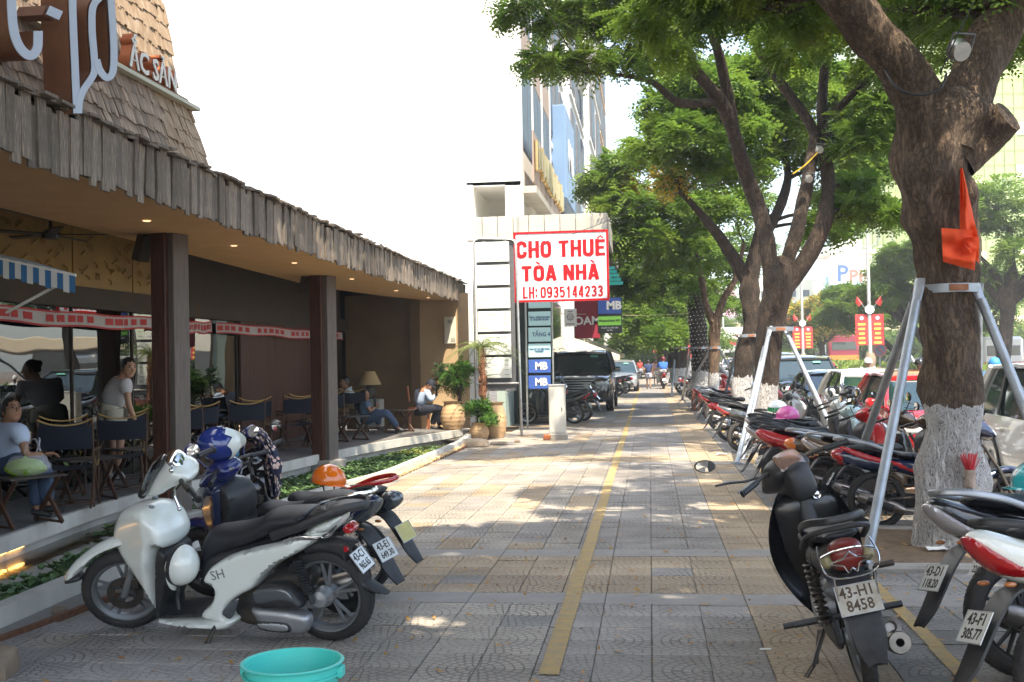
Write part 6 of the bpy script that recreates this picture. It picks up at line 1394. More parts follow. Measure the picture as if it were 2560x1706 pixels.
sh = white_scooter()
sm = sh.matrix_basis
hm = helmet('helmet', 'glossy white helmet with a black band hanging from the hook of the white scooter', sm @ Vector((.86, .20, .36)), .108, m_pw, rot=(rad(0), rad(0), 0), visor=m_pw)
hm.matrix_basis = Matrix.Translation(sm @ Vector((.88, .20, .53))) @ Matrix.Rotation(rad(-22), 4, 'Z') @ Matrix.Rotation(rad(100), 4, 'Y')
mb = MB(); mb.lathe([(.102, -.02), (.114, -.02), (.113, .006), (.102, .006)], 24, closed=True, M=Matrix.Diagonal((1.1, .93, 1, 1))); mb.build('band', m_bplast, hm, smooth=True)
mb = MB(); mb.tube([(.12, 0, 0), (.2, 0, .0), (.26, 0, .02)], .012, 6); mb.build('hook_strap', m_bplast, hm)
GL = 'motorbikes parked beside the café pond'
H2 = math.atan2(.52, -1.2)
b2 = bike('motorbike', 'dark blue scooter with a blue helmet on its dash, second on the left', (-1.98, 7.0), H2, 9, rad(10), 'scooter', m_pnavy, m_pnavy, fendm=m_pblue, tailm=m_pgrey, plate=('43-E1', '649.30'), group=GL, rimm=m_rimb, L=1.28, rail='chrome', mirror_m=m_pblue)
b3 = bike('motorbike', 'black motorbike with red grab rail and a floral jacket over its bars, third at left', (-2.02, 7.7), H2+.05, 9, rad(22), 'underbone', m_pblack, m_pblack, tailm=m_pgrey, plate=('43-B1', '512.84'), plm=m_platey, pink=m_platey, group=GL, rail=m_pred, rimm=m_rimg, mirror_m=m_bplast)
M2 = b2.matrix_basis
h2 = helmet('helmet', 'blue helmet with a white front hung upside down on the dark blue scooter', (0, 0, 0), .125, mat('helmet_blue', (.02, .04, .22), .15, coat=1.), visor=m_pw); h2.matrix_basis = Matrix.Translation(M2 @ Vector((.98, .02, 1.22))) @ Matrix.Rotation(rad(15), 4, 'Z') @ Matrix.Rotation(rad(125), 4, 'X')
mb = MB(); mb.sphere((0, 0, 0), .1365, 16, 8, sc=(1.12, .92, 1.), bot=-.18, top=.75); hw = mb;
hw.f = [f for f in hw.f if all(hw.v[i][0] > .055 for i in f)]; hw.mi = [0]*len(hw.f); hw.build('white_panel', m_pw, h2, smooth=True)
q = text('print', '田', .06, frame((.125, -.075, .03), (.45, .9, 0), (0, 0, 1)), mat('helmet_print', (.05, .35, .6), .5), None, ext=.001); q.parent = h2
ho = helmet('helmet', 'bright orange helmet resting on the seat of the black motorbike beside the pond', (0, 0, 0), .112, mat('helmet_orange', (.80, .17, .01), .12, coat=1.), visor=mat('helmet_orange', (.8, .17, .01)))
ho.matrix_basis = Matrix.Translation(b3.matrix_basis @ Vector((.16, .08, .90))) @ Matrix.Rotation(rad(-10), 4, 'Z') @ Matrix.Rotation(rad(8), 4, 'Y')
def floral():
	m = mat('floral_cloth', (.02, .022, .05), .85); n, l, op = math_nodes(m); b = n['Principled BSDF']
	tc = n.new('ShaderNodeTexCoord'); vo = n.new('ShaderNodeTexVoronoi'); vo.inputs['Scale'].default_value = 26; l.new(tc.outputs['Object'], vo.inputs['Vector'])
	nz = n.new('ShaderNodeTexNoise'); nz.inputs['Scale'].default_value = 60; l.new(tc.outputs['Object'], nz.inputs['Vector'])
	f = op('LESS_THAN', op('ADD', vo.outputs['Distance'], op('MULTIPLY', nz.outputs['Fac'], .25)), .50)
	cr = n.new('ShaderNodeValToRGB'); cr.color_ramp.elements[0].color = (.70, .40, .30, 1); cr.color_ramp.elements[1].color = (.78, .68, .60, 1); l.new(vo.outputs['Color'], cr.inputs[0])
	mx = n.new('ShaderNodeMixRGB'); l.new(f, mx.inputs[0]); mx.inputs[1].default_value = (.02, .022, .05, 1); l.new(cr.outputs[0], mx.inputs[2]); l.new(mx.outputs[0], b.inputs['Base Color']); return m
M3 = b3.matrix_basis
YJ = 8.0
outer = catmull([(583, 1128, 0), (590, 1090, 0), (622, 1066, 0), (660, 1082, 0), (684, 1128, 0), (698, 1195, 0), (694, 1244, 0)], 6, closed=False)
inner = catmull([(606, 1150, 0), (606, 1118, 0), (628, 1106, 0), (648, 1128, 0), (658, 1168, 0), (664, 1210, 0), (668, 1240, 0)], 6, closed=False)
mb = MB(); nu, nv = len(outer)-1, 14; vs = []
for i in range(nu+1):
	for j in range(nv+1):
		v = j/nv; p = outer[i].lerp(inner[i], v); f = mnoise.noise(Vector((i*.22, v*5, 3)))
		vs.append(P(p.x+2*f, p.y, YJ-.17*math.sin(PI*(v*.8+.1))-.035*math.sin(v*16+i*.3)-.03*f))
jc = thing('floral_jacket', 'dark jacket with pink and cream flowers draped over the bars of the black motorbike', 'jacket', P(640, 1120, YJ))
fc = [(i*(nv+1)+j, (i+1)*(nv+1)+j, (i+1)*(nv+1)+j+1, i*(nv+1)+j+1) for i in range(nu) for j in range(nv)]
mb.add(vs, fc); mb.add([v+Vector((0, .05, 0)) for v in vs], [f[::-1] for f in fc]); mb.build('cloth', floral(), jc, smooth=True, world=True)
sl_ = catmull([P(672, 1120, YJ-.05), P(690, 1165, YJ-.12), P(684, 1215, YJ-.1), P(672, 1252, YJ-.08)], 5, closed=False)
mb = MB(); mb.tube(sl_, [.055-.0012*i+.004*math.sin(i*1.7) for i in range(len(sl_))], 12, flat=.6); mb.build('sleeve', floral(), jc, smooth=True, world=True)
# ---------------- the black moped on the right, seen from behind
mp = bike('moped', 'worn black moped with number plate 43-H1 8458 leaning alone on the paving', (1.0, 5.5), rad(90), 12, rad(24), 'underbone', m_oldblk, mat('shield_black', (.008, .008, .009), .3, coat=.3), plate=('43-H1', '8458'), plm=mat('plate_dirty', (.48, .47, .43), .55, col2=(.36, .32, .25), scale=18), pink=m_plrust, group='lone moped', scale=.97, pz=.55, mirrors=False, rail=None or 'black', rimm=m_rimg, L=1.2, r=.275, tyrew=.075, fendm=m_oldblk, tailm=mat('old_tail', (.16, .015, .012), .35))
mp['group'] = 'motorbikes parked in the row under the trees'
Sx = steer_M(1.2, rad(24))
mb = MB(Sx); mb.tube(catmull([(.92, .19, 1.06), (.94, .27, 1.07), (.95, .36, 1.10), (.95, .44, 1.12)], 4, closed=False), .007, 8); mb.lathe([(0, .016), (.04, .012), (.052, 0), (.048, -.010), (0, -.012)], 24, axis='x', M=Matrix.Translation((.95, .50, 1.135)) @ Matrix.Rotation(.2, 4, 'X') @ Matrix.Diagonal((1, 1.2, .72, 1))); q = mb.build('mirror', m_oldblk, mp, smooth=True)
mb = MB(Sx); mb.lathe([(0, -.0135), (.045, -.0125)], 24, axis='x', M=Matrix.Translation((.95, .50, 1.135)) @ Matrix.Rotation(.2, 4, 'X') @ Matrix.Rotation(rad(7), 4, 'Z') @ Matrix.Diagonal((1, 1.2, .72, 1))); mb.build('mirror_glass', m_mirror, q)
def MPp(nm, fn, m, Mx=None, sm=True): b = MB(Mx); fn(b); return b.build(nm, m, mp, smooth=sm)
MPp('speedometer', lambda b: puff(b, [(.83, 1.045), (.855, 1.085), (.90, 1.125), (.93, 1.13), (.90, 1.08), (.86, 1.04)], .085, .02, .02), mat('dial_glass', (.20, .12, .09), .15, coat=1.), Sx)
MPp('horn_cover', lambda b: puff(b, [(.80, .86), (.79, 1.0), (.84, 1.06), (.95, 1.03), (.96, .9), (.9, .84)], .075, .04, .02), m_oldblk, Sx)
MPp('key_lock', lambda b: b.lathe([(0, 0), (.018, .004), (.02, .0), (.024, -.01)], 14, axis='x', c=(.835, -.07, .86), M=Matrix.Rotation(0, 4, 'X')), m_chrome)
for s in (-1, 1):
	MPp('shield_wing', lambda b: (lambda vs, n: b.add(vs, [(3*i+j, 3*i+3+j, 3*i+4+j, 3*i+1+j) for i in range(n) for j in (0, 1)]))(
		[q for i in range(13) for q in ((.93+.02*math.sin(i*.25), s*.05, .24+.62*i/12), (.90, s*(.04+.17*math.sin(PI*(.06+.78*i/12))**.8), .20+.70*i/12), (.86-.015*i/12, s*(.04+.215*math.sin(PI*(.06+.78*i/12))**.8), .20+.68*i/12))], 12), mat('shield_black', (.008, .008, .009)))
MPp('rear_rack', lambda b: (b.tube(catmull([(-.36, .12, .80), (-.44, .13, .73), (-.47, .10, .675), (-.48, 0, .66), (-.47, -.10, .675), (-.44, -.13, .73), (-.36, -.12, .80)], 5, closed=False), .0045, 6), b.tube(catmull([(-.42, .12, .76), (-.455, .06, .785), (-.46, 0, .79), (-.455, -.06, .785), (-.42, -.12, .76)], 5, closed=False), .0045, 6),
	[b.tube([(-.47, y0, z0), (-.47, y1, z1)], .0038, 5) for y0, z0, y1, z1 in ((.10, .735, .03, .745), (.03, .745, 0, .775), (0, .775, -.03, .745), (-.03, .745, -.10, .735), (.10, .735, .035, .715), (.035, .715, .02, .68), (.02, .68, 0, .70), (0, .70, -.02, .68), (-.02, .68, -.035, .715), (-.035, .715, -.10, .735))], [b.tube([(-.47, s*.09, .67), (-.45, s*.09, .56)], .0045, 5) for s in (-1, 1)]), m_chrome)
MPp('tail_lens', lambda b: puff(b, [(-.405, .77), (-.435, .74), (-.42, .69), (-.38, .68), (-.37, .77)], .062, .02, .02), mat('old_tail', (.16, .015, .012)))
MPp('side_lens', lambda b: [b.sphere((-.37, s*.095, .73), .038, 10, 7, sc=(1, .8, .9)) for s in (-1, 1)], mat('old_amber', (.30, .26, .14), .4))
MPp('grab_bar', lambda b: b.tube(catmull([(.02, .15, .74), (-.14, .15, .80), (-.26, .13, .84), (-.32, .06, .86), (-.33, 0, .862), (-.32, -.06, .86), (-.26, -.13, .84), (-.14, -.15, .80), (.02, -.15, .74)], 5, closed=False), .017, 8, flat=.8), m_oldblk)
MPp('low_mudguard', lambda b: flap(b, [(-.33, .60), (-.40, .50), (-.44, .40), (-.45, .31)], [.16, .17, .17, .15], .014), m_bplast)
MPp('muffler_tip', lambda b: b.lathe([(.020, .0), (.050, .0), (.058, -.03), (.058, -.30), (.03, -.34), (.02, -.02)], 22, M=Matrix.Translation((-.22, -.165, .26)) @ Matrix.Rotation(rad(-80), 4, 'Y')), m_steel)
for s in (-1, 1): MPp('shock_spring', lambda b: [b.lathe([(.026, 0), (.036, .007), (.026, .014)], 12, c=(.02+.012*k, s*.125, .36+.026*k)) for k in range(11)], m_dark)
MPp('kick_lever', lambda b: (b.tube([(.45, -.12, .30), (.42, -.20, .36), (.38, -.22, .50)], .010, 8), b.tube([(.38, -.22, .50), (.38, -.32, .50)], .016, 8)), m_dark)
MPp('centre_stand', lambda b: (b.tube([(.48, .10, .20), (.22, .22, .10)], .013, 8), b.tube([(.22, .22, .10), (.22, .30, .02)], .012, 8), b.bbox((.22, .31, .0), (.05, .06, .05), .008)), m_dark)
# ---------------- the row on the right
RW = [
 ((1.72, 4.72), 14, 'scooter', 'black scooter with white topped tail and red tail light in the lower right corner', dict(body=m_pw, shield=m_pblack, plate=('43-F1', '305.77'), L=1.28, rimm=m_rimb, r=.30, scale=1.0)),
 ((1.80, 5.75), 16, 'scooter', 'black scooter with clear silver tail light and a turquoise helmet on its seat', dict(body=m_pblack, tailm=m_tailw, plate=('43-D1', '118.20'), rimm=m_rimb, r=.30, rail='silver', scale=1.0)),
 ((2.15, 6.35), 14, 'scooter', 'black scooter mostly hidden behind the one with the turquoise helmet', dict(body=m_pblack, tailm=m_tailw, plate=('43-K1', '226.09'), r=.30)),
 ((2.02, 10.5), -4, 'underbone', 'dark blue sport moped with red stripe standing behind the big trunk', dict(body=m_pnavy, shield=m_pnavy, accent=m_pred, plate=('43-C1', '740.31'), L=1.28, r=.29, rail='silver', lean=7, tyrew=.1)),
 ((1.90, 11.3), 6, 'scooter', 'bronze scooter with a silver grab rail behind the dark blue moped', dict(body=m_pbronze, tailm=m_tailw, plate=('43-E1', '092.45'), rail='silver')),
 ((1.78, 11.95), 8, 'underbone', 'second bronze motorbike with an orange tail light', dict(body=m_pbronze, tailm=m_amber, rail='silver', shield=m_pblack, plate=('43-B1', '663.18'))),
 ((1.56, 12.5), 12, 'scooter', 'bright red scooter with pale lettering on its tail', dict(body=m_pred, shield=m_pred, plate=('43-F1', '871.52'), rail='black')),
 ((1.52, 13.3), 10, 'scooter', 'black scooter carrying a pink helmet', dict(body=m_pblack, tailm=m_tailw, shield=m_pteal, fendm=m_pteal, plate=('43-G1', '415.66'))),
 ((1.66, 14.2), 8, 'underbone', 'black motorbike with a pale grey front between the pink and green helmets', dict(body=m_pblack, shield=m_psilver, plate=('43-D1', '580.27'), rimm=m_rim, mirror_m=m_chrome)),
 ((1.66, 15.1), 8, 'scooter', 'black scooter carrying a white and green helmet', dict(body=m_pblack, shield=m_pw, fendm=m_pw, tailm=m_tailw, plate=('43-H1', '903.11'))),
 ((1.85, 16.3), 10, 'underbone', 'black motorbike with an orange tail lamp beside the brace pole', dict(body=m_pblack, shield=m_psilver, tailm=m_amber, plate=('43-K1', '347.90'), rimm=m_rim, mirror_m=m_chrome)),
 ((1.5, 18.8), 10, 'scooter', 'grey scooter behind the second brace foot', dict(body=m_pgrey, shield=m_pgrey, tailm=m_tail, plate=('43-C1', '228.74'))),
 ((1.46, 21.2), 10, 'underbone', 'black motorbike with a red and white tail seventh from the far end', dict(body=m_pred, shield=m_pw, plate=('43-B1', '159.63'), rimm=m_rim)),
 ((1.46, 24.2), 10, 'scooter', 'black scooter with a white front leg shield before the leaning tree', dict(body=m_pblack, shield=m_pw, plate=('43-D1', '482.06'))),
 ((1.50, 26.6), 10, 'underbone', 'dark motorbike with a silver rear box plate farther up the row', dict(body=m_psilver, shield=m_pblack, rimm=m_rim, rail='silver')),
 ((1.52, 29.2), 10, 'scooter', 'silver tailed scooter parked right before the red planter box', dict(body=m_psilver, shield=m_pblack, rimm=m_rim, rail='silver')),
]
ROW = []
for i, (xy, hdg, sty, lab, kw) in enumerate(RW):
	kw = dict(kw); ln_ = kw.pop('lean', 9+random.uniform(-2, 2))
	ROW.append(bike('motorbike', lab, xy, rad(hdg), ln_, rad(random.uniform(8, 28)), sty, lod=0 if i < 9 else 1, **kw))
q = text('print', 'PCX', .06, Matrix.Translation((.02, .151, .685)) @ frame((0, 0, 0), (-1, 0, .25), (0, 0, 1)), m_pw, None, ext=.001); q.parent = ROW[6]
q = text('print', 'PCX', .06, Matrix.Translation((.02, -.151, .685)) @ frame((0, 0, 0), (1, 0, -.25), (0, 0, 1)), m_pw, None, ext=.001); q.parent = ROW[6]
for (x, y, st_, m_, lab, hdg) in ((1.75, 38.5, 'underbone', m_pred, 'dark red motorbike parked by the trunk with string lights', 20), (1.55, 41, 'scooter', m_pblack, 'black scooter parked just past the trunk with string lights', 15), (1.5, 44, 'underbone', m_pblack, 'black motorbike parked by the standing guard', 15),
								 (1.35, 48, 'scooter', m_pnavy, 'navy scooter parked near the far end of the row', 12), (1.35, 51, 'underbone', m_pblack, 'black motorbike near the far end of the row', 12), (1.4, 55, 'scooter', m_pred, 'far red scooter close to the distant trees', 10)):
	bike('motorbike', lab, (x, y), rad(hdg), 9, rad(15), st_, m_, lod=1, group='motorbikes parked farther up the street', tailm=m_tail)
def on(b, x, y, z, nm, lab, mt, **kw):
	h = helmet(nm, lab, (0, 0, 0), .125, mt, **kw); h.matrix_basis = Matrix.Translation(b.matrix_basis @ Vector((x, y, z))) @ Matrix.Rotation(rad(random.uniform(150, 210)), 4, 'Z'); return h
m_turq = mat('helmet_turquoise', (.03, .42, .46), .18, coat=1.); m_hred = mat('helmet_red', (.62, .06, .06), .2, coat=1.); m_hw = mat('helmet_white', (.72, .73, .72), .2, coat=1.); m_pink = mat('helmet_pink', (.62, .10, .34), .25, coat=.7); m_hgreen = mat('helmet_green', (.03, .25, .09), .25, coat=.7); m_hnavy = mat('helmet_navy', (.012, .03, .09), .18, coat=1.)
h = on(ROW[1], .22, .02, .94, 'helmet', 'turquoise helmet with white and red stripes on a black scooter seat', m_turq, stripes=[(m_hred, -.34, .34), (m_hw, -.16, .16)]); h.matrix_basis = Matrix.Translation(ROW[1].matrix_basis @ Vector((.20, .02, .935))) @ Matrix.Rotation(rad(165), 4, 'Z')
h = on(ROW[3], .42, -.235, .55, 'helmet', 'dark navy helmet hanging on the side of the blue moped', m_hnavy); h.matrix_basis = Matrix.Translation(ROW[3].matrix_basis @ Vector((.55, -.25, .56))) @ Matrix.Rotation(rad(40), 4, 'Z')
h = on(ROW[3], .62, 0, .82, 'helmet', 'orange helmet half hidden by the big trunk', mat('helmet_orange', (.8, .17, .01)))
h = on(ROW[7], .12, .02, .985, 'helmet', 'pink helmet on a black scooter seat', m_pink)
h = on(ROW[9], .05, .02, .985, 'helmet', 'white helmet with a green lower band on a black scooter seat', m_hw, visor=m_hgreen); mb = MB(); mb.sphere((0, 0, 0), .1262, 20, 5, sc=(1.12, .92, 1.), bot=-.17, top=.22); mb.build('green_band', m_hgreen, h, smooth=True)
h = on(ROW[8], .95, 0, 1.2, 'helmet', 'black helmet hung on the bars of a grey fronted motorbike', m_pblack)
GB = 'motorbikes parked in front of the dark SUV'
bike('motor_scooter', 'rounded black retro scooter parked beside the menu stand', (-1.85, 27.4), rad(176), 8, rad(20), 'scooter', mat('paint_retro', (.02, .024, .026), .2, coat=1.), group=GB, rimm=m_rim, lod=1, mirror_m=m_chrome)
bike('motorbike', 'black motorbike right behind the utility cabinet', (-1.7, 28.6), rad(172), 8, rad(20), 'underbone', m_pblack, group=GB, rimm=m_rim, lod=1)
bike('motorbike', 'dark grey motorbike standing against the front of the dark SUV', (-2.5, 29.6), rad(165), 8, rad(20), 'scooter', m_pgrey, group=GB, rimm=m_rimb, lod=1)
for (x, y, m_, lab) in ((-1.9, 45.5, m_pgrey, 'first small motorbike parked beyond the dark SUV'), (-1.75, 47.5, m_pbronze, 'brownish motorbike parked beyond the dark SUV'), (-1.5, 50, m_pblack, 'last black motorbike parked beyond the dark SUV')):
	bike('motorbike', lab, (x+.4, y), rad(170), 8, rad(15), 'underbone', m_, lod=1, group='motorbikes parked beyond the dark SUV', rimm=m_rim)
# ==== CARS, BUS, VANS
m_cblack = mat('car_black', (.008, .010, .012), .12, coat=1.); m_cred = mat('car_red', (.42, .012, .016), .18, coat=1.); m_cwhite = mat('car_white', (.70, .69, .66), .2, coat=1.); m_csilver = mat('car_silver', (.40, .42, .44), .25, metal=.5, coat=1.)
m_cglass = mat('car_glass', (.012, .03, .03), .03, spec=1., coat=1.); m_cgrey = mat('car_dark_grey', (.06, .065, .07), .2, coat=1.)
m_trim = mat('car_trim', (.02, .02, .02), .5)
def loft(mb, secs, cap=True):
	n = len(secs[0]); vs = [p for s in secs for p in s]; fs = []
	for i in range(len(secs)-1):
		for k in range(n): a = i*n+k; c = i*n+(k+1) % n; fs.append((a, a+n, c+n, c))
	if cap: fs.append(tuple(range(n))); fs.append(tuple((len(secs)-1)*n+k for k in range(n))[::-1])
	return mb.add(vs, fs)
def rsec(y, z0, z1, hw, top=.93, r=.12, crown=.03, shoulder=.97):
	h = z1-z0; P_ = [(hw*.82, z0), (hw*.95, z0+.05*h), (hw*1.0, z0+.28*h), (hw*1.0, z0+.55*h), (hw*shoulder, z0+.82*h), (hw*top, z1-.02), (hw*.75, z1+crown*.5), (hw*.35, z1+crown), (0, z1+crown*1.1)]
	P2 = [(-x, z) for x, z in P_[:-1]][::-1]; return [(x, y, z) for x, z in P_+P2+[(-hw*.4, z0-.0), (hw*.4, z0)]]
def car(label, pos, col, L=4.2, Wd=1.75, Hh=1.48, kind='hatch', heading=-PI/2, name='parked_car', cat='car', group=None, belt=None, grille=None, plate=None, lod=0):
	t = thing(name, label, cat, pos, rotz=heading-PI/2, group=group); hw = Wd/2; suv = kind in ('suv', 'van'); z0 = .22 if not suv else .30; zb = belt or (.90 if not suv else 1.08*Hh/1.7)
	hood = {'hatch': .78, 'sedan': .76, 'suv': .98*Hh/1.7, 'van': .95}[kind]
	def B(nm, fn, m, par=None, sm=True): mb = MB(); fn(mb); return mb.build(nm, m, par or t, smooth=sm)
	st = [(-.0, .30, hood*.80, hw*.74), (-.10, z0+.02, hood*.90, hw*.88), (-.35, z0, hood*.98, hw*.96), (-.9, z0, hood+.04, hw), (-1.25, z0, zb-.02, hw), (-L*.5, z0, zb, hw), (-L+.5, z0, zb+.03, hw*.99), (-L+.12, z0+.05, zb-.02, hw*.93), (-L, z0+.15, zb-.15, hw*.82)]
	B('body', lambda b: loft(b, [rsec(y, a, z, w) for y, a, z, w in st]), col)
	ws0, ws1 = {'hatch': (-1.0, -1.72), 'sedan': (-1.15, -1.85), 'suv': (-1.35, -1.95), 'van': (-.45, -1.1)}[kind]      # base and top of windscreen
	re0, re1 = {'hatch': (-L+.12, -L+.62), 'sedan': (-L+.75, -L+1.45), 'suv': (-L+.12, -L+.45), 'van': (-L+.06, -L+.2)}[kind]
	zr = Hh-.05; tw = hw*(.74 if not suv else .80)
	def gsec(y, zz, w0, w1): return [(w0, y, zb-.03), (w0*.5+w1*.5+.01, y, (zb+zz)/2), (w1, y, zz-.03), (w1*.8, y, zz), (-w1*.8, y, zz), (-w1, y, zz-.03), (-w0*.5-w1*.5-.01, y, (zb+zz)/2), (-w0, y, zb-.03)]
	def slant(y0, y1, k):   # a section that leans: lower points at y0, upper at y1
		s = gsec(0, zr, hw*.93, tw); return [(x, y0+(y1-y0)*(z-zb+.03)/(zr-zb+.03), z) for x, _, z in s]
	B('windows', lambda b: loft(b, [slant(ws0, ws1, 0), slant((ws0+re0)/2, (ws1+re1)/2, 0), slant(re0, re1, 0)]), m_cglass, sm=False)
	def roof(b):
		secs = []
		for y, dz, k in ((ws1+.10, -.035, .98), (ws1-.05, 0, 1.02), ((ws1+re1)/2, .045, 1.03), (re1+.05, .01, 1.02), (re1-.08, -.03, .97)):
			w = tw*k; secs.append([(w, y, zr-.03+dz), (w*.93, y, zr+.015+dz), (w*.5, y, zr+.04+dz), (0, y, zr+.045+dz), (-w*.5, y, zr+.04+dz), (-w*.93, y, zr+.015+dz), (-w, y, zr-.03+dz), (0, y, zr-.02+dz)])
		loft(b, secs)
	B('roof', roof, col)
	def pil(b):
		for s in (-1, 1):
			b.tube([(s*hw*.94, ws0+.02, zb-.02), (s*(hw*.47+tw*.5+.01), (ws0+ws1)/2, (zb+zr)/2), (s*tw*1.0, ws1, zr)], .035, 8)
			b.tube([(s*hw*.93, re0, zb-.02), (s*(hw*.47+tw*.5+.01), (re0+re1)/2, (zb+zr)/2), (s*tw*.99, re1, zr)], .06, 8)
			b.tube([(s*tw*1.0, ws1, zr), (s*tw*1.03, (ws1+re1)/2, zr+.03), (s*tw*1.0, re1, zr)], .03, 6)
	B('pillars', pil, col)
	for q, yy in enumerate((.36, .68) if kind != 'van' else (.25, .6)):
		y = ws0+(re0-ws0)*yy
		for s in (-1, 1): B('door_pillar', lambda b: b.box((s*(hw*.47+tw*.5+.015), y, (zb+zr)/2), (.02, .07, zr-zb), rot=(0, -s*math.atan2(hw*.93-tw, zr-zb), 0)), m_trim, sm=False)
	for yy in (.36, .66):
		for s in (-1, 1): B('door_handle', lambda b: b.bbox((s*(hw+.008), ws0+(re0-ws0)*yy+.12, zb-.14), (.02, .16, .03), .006), col, sm=False)
	wr = .31 if not suv else .38
	for y in (-.82 if kind != 'van' else -.75, -L+.80):
		for s in (-1, 1):
			B('wheel_arch', lambda b: b.lathe([(wr+.02, -.02), (wr+.07, -.02), (wr+.07, .015), (wr+.02, .015)], 20, axis='x', c=(s*(hw-.0), y, wr), arc=2*PI, closed=True), m_trim)
			w = B('wheel', lambda b: (b.lathe([(0, .03), (.06, .035), (wr*.62, .01), (wr*.66, .03), (wr*.66, -.12), (0, -.1)], 22, axis='x', c=(s*(hw-.03), y, wr), M=None if s > 0 else Matrix.Translation((2*s*(hw-.03), 0, 0)) @ Matrix.Diagonal((-1, 1, 1, 1))), [b.box((s*(hw-.0), y+.11*math.cos(a), wr+.11*math.sin(a)), (.03, .2*wr/.3, .04), rot=(a, 0, 0)) for a in [k*2*PI/5 for k in range(5)]]), m_rimg)
			B('tyre', lambda b: b.lathe([(wr*.64, -.18), (wr*.9, -.19), (wr, -.15), (wr, -.03), (wr*.9, .01), (wr*.64, .0)], 26, axis='x', c=(s*(hw-.02), y, wr), closed=True, M=None if s > 0 else Matrix.Translation((2*s*(hw-.02), 0, 0)) @ Matrix.Diagonal((-1, 1, 1, 1))), m_tyre, par=w)
	for s in (-1, 1):
		B('mirror', lambda b: (b.bbox((s*(hw+.12), ws0-.22, zb+.08), (.20, .11, .15), .04), b.tube([(s*hw*.93, ws0-.2, zb), (s*(hw+.06), ws0-.2, zb+.03)], .02, 6)), col)
		B('headlight', lambda b: b.bbox((s*hw*.68, -.10, hood*.78), (hw*.42, .22, .16), .05, rot=(.2, 0, -s*.35)), m_lens)
		B('tail_light', lambda b: b.bbox((s*hw*.80, -L+.08, zb-.16), (hw*.26, .14, .26), .04, rot=(0, 0, s*.3)), m_tail)
		B('wiper', lambda b: b.tube([(s*.05+.1, ws0+.03, zb-.01), (s*.35+.15, ws0-.08, zb+.09)], .008, 5), m_trim)
	B('grille', lambda b: [b.box((0, -.015-.01*k, .42+.055*k), (hw*.9, .03, .022)) for k in range(5)], m_trim, sm=False)
	B('front_bumper', lambda b: b.bbox((0, -.03, .36), (hw*1.5, .12, .14), .04), m_trim)
	p = B('number_plate', lambda b: b.bbox((0, .035, .42), (.33, .012, .165), .003), m_plate, sm=False)
	if plate: q = text('print', plate, .06, Matrix.Translation((0, .044, .42)) @ frame((0, 0, 0), (-1, 0, 0), (0, 0, 1)), m_plink, None, ext=.001); q.parent = p
	B('windscreen_sticker', lambda b: b.box((-tw*.5, ws1*.75+ws0*.25+.02, zb+(zr-zb)*.78), (.22, .01, .08), rot=(.9, 0, 0)), mat('sticker', (.15, .45, .35), .5), sm=False)
	return t, B, dict(hw=hw, zb=zb, zr=zr, tw=tw, ws0=ws0, ws1=ws1, re0=re0, re1=re1, hood=hood)
KX = 4.55; RZ = -.15; GC = 'cars parked along the kerb'
car('white crossover parked nearest at the kerb, seen past the big trunk', (4.75, 9.9, RZ), m_cwhite, L=4.4, Wd=1.8, Hh=1.60, kind='suv', group=GC)
car('red hatchback with a wide windscreen parked beside the big trunk', (KX-.2, 16.6, RZ), m_cred, L=3.9, Wd=1.68, Hh=1.42, group=GC)
car('white hatchback parked behind the red one', (KX, 21.8, RZ), m_cwhite, L=4.0, Wd=1.72, Hh=1.40, group=GC)
car('black sedan parked behind the white hatchback', (KX+.0, 26.6, RZ), m_cblack, L=4.5, Wd=1.78, Hh=1.32, kind='sedan', group=GC)
car('large black sport utility car with roof rails parked behind the black sedan', (KX+.0, 32.4, RZ), m_cblack, L=4.8, Wd=1.9, Hh=1.68, kind='suv', group=GC)
car('black van shaped car farther up the kerb', (KX-.0, 39, RZ), m_cgrey, L=4.6, Wd=1.85, Hh=1.8, kind='suv', group=GC)
car('dark car farther up the kerb behind the trunks', (KX-.0, 45.5, RZ), m_cblack, L=4.5, Hh=1.5, kind='sedan', group=GC)
car('silver car at the far end of the kerb row', (KX-.0, 52, RZ), m_csilver, L=4.5, Hh=1.5, kind='sedan', group=GC)
t, B, d = car('glossy black luxury SUV with spindle grille parked on the pavement before the parasols', (-2.10, 33.0, 0), m_cblack, L=5.1, Wd=1.98, Hh=1.84, kind='suv', name='parked_suv')
B('spindle_grille', lambda b: ([b.box((0, -.03+.06-.0*k, .50+.075*k), (1.0-.42*math.exp(-((k-3.2)/1.9)**2), .06, .035)) for k in range(8)]), m_csilver, sm=False)
for s in (-1, 1): B('grille_surround', lambda b: b.tube([(s*.62, .02, .38), (s*.40, .06, .66), (s*.34, .06, .78), (s*.42, .04, .92), (s*.56, -.02, 1.06)], .035, 8), m_chrome)
B('headlamp_blade', lambda b: [b.tube([(s*.50, .01, .90), (s*.72, -.05, .86), (s*.92, -.2, .98)], .035, 6) for s in (-1, 1)], m_chrome)
B('roof_rail', lambda b: [b.tube([(s*.70, -2.0, 1.90), (s*.72, -3.2, 1.95), (s*.70, -4.5, 1.90)], .022, 6) for s in (-1, 1)], m_alu)
car('silver sedan parked nose on beyond the dark SUV', (-1.45, 52, 0), m_csilver, L=4.6, Wd=1.8, Hh=1.48, kind='sedan', name='parked_car')
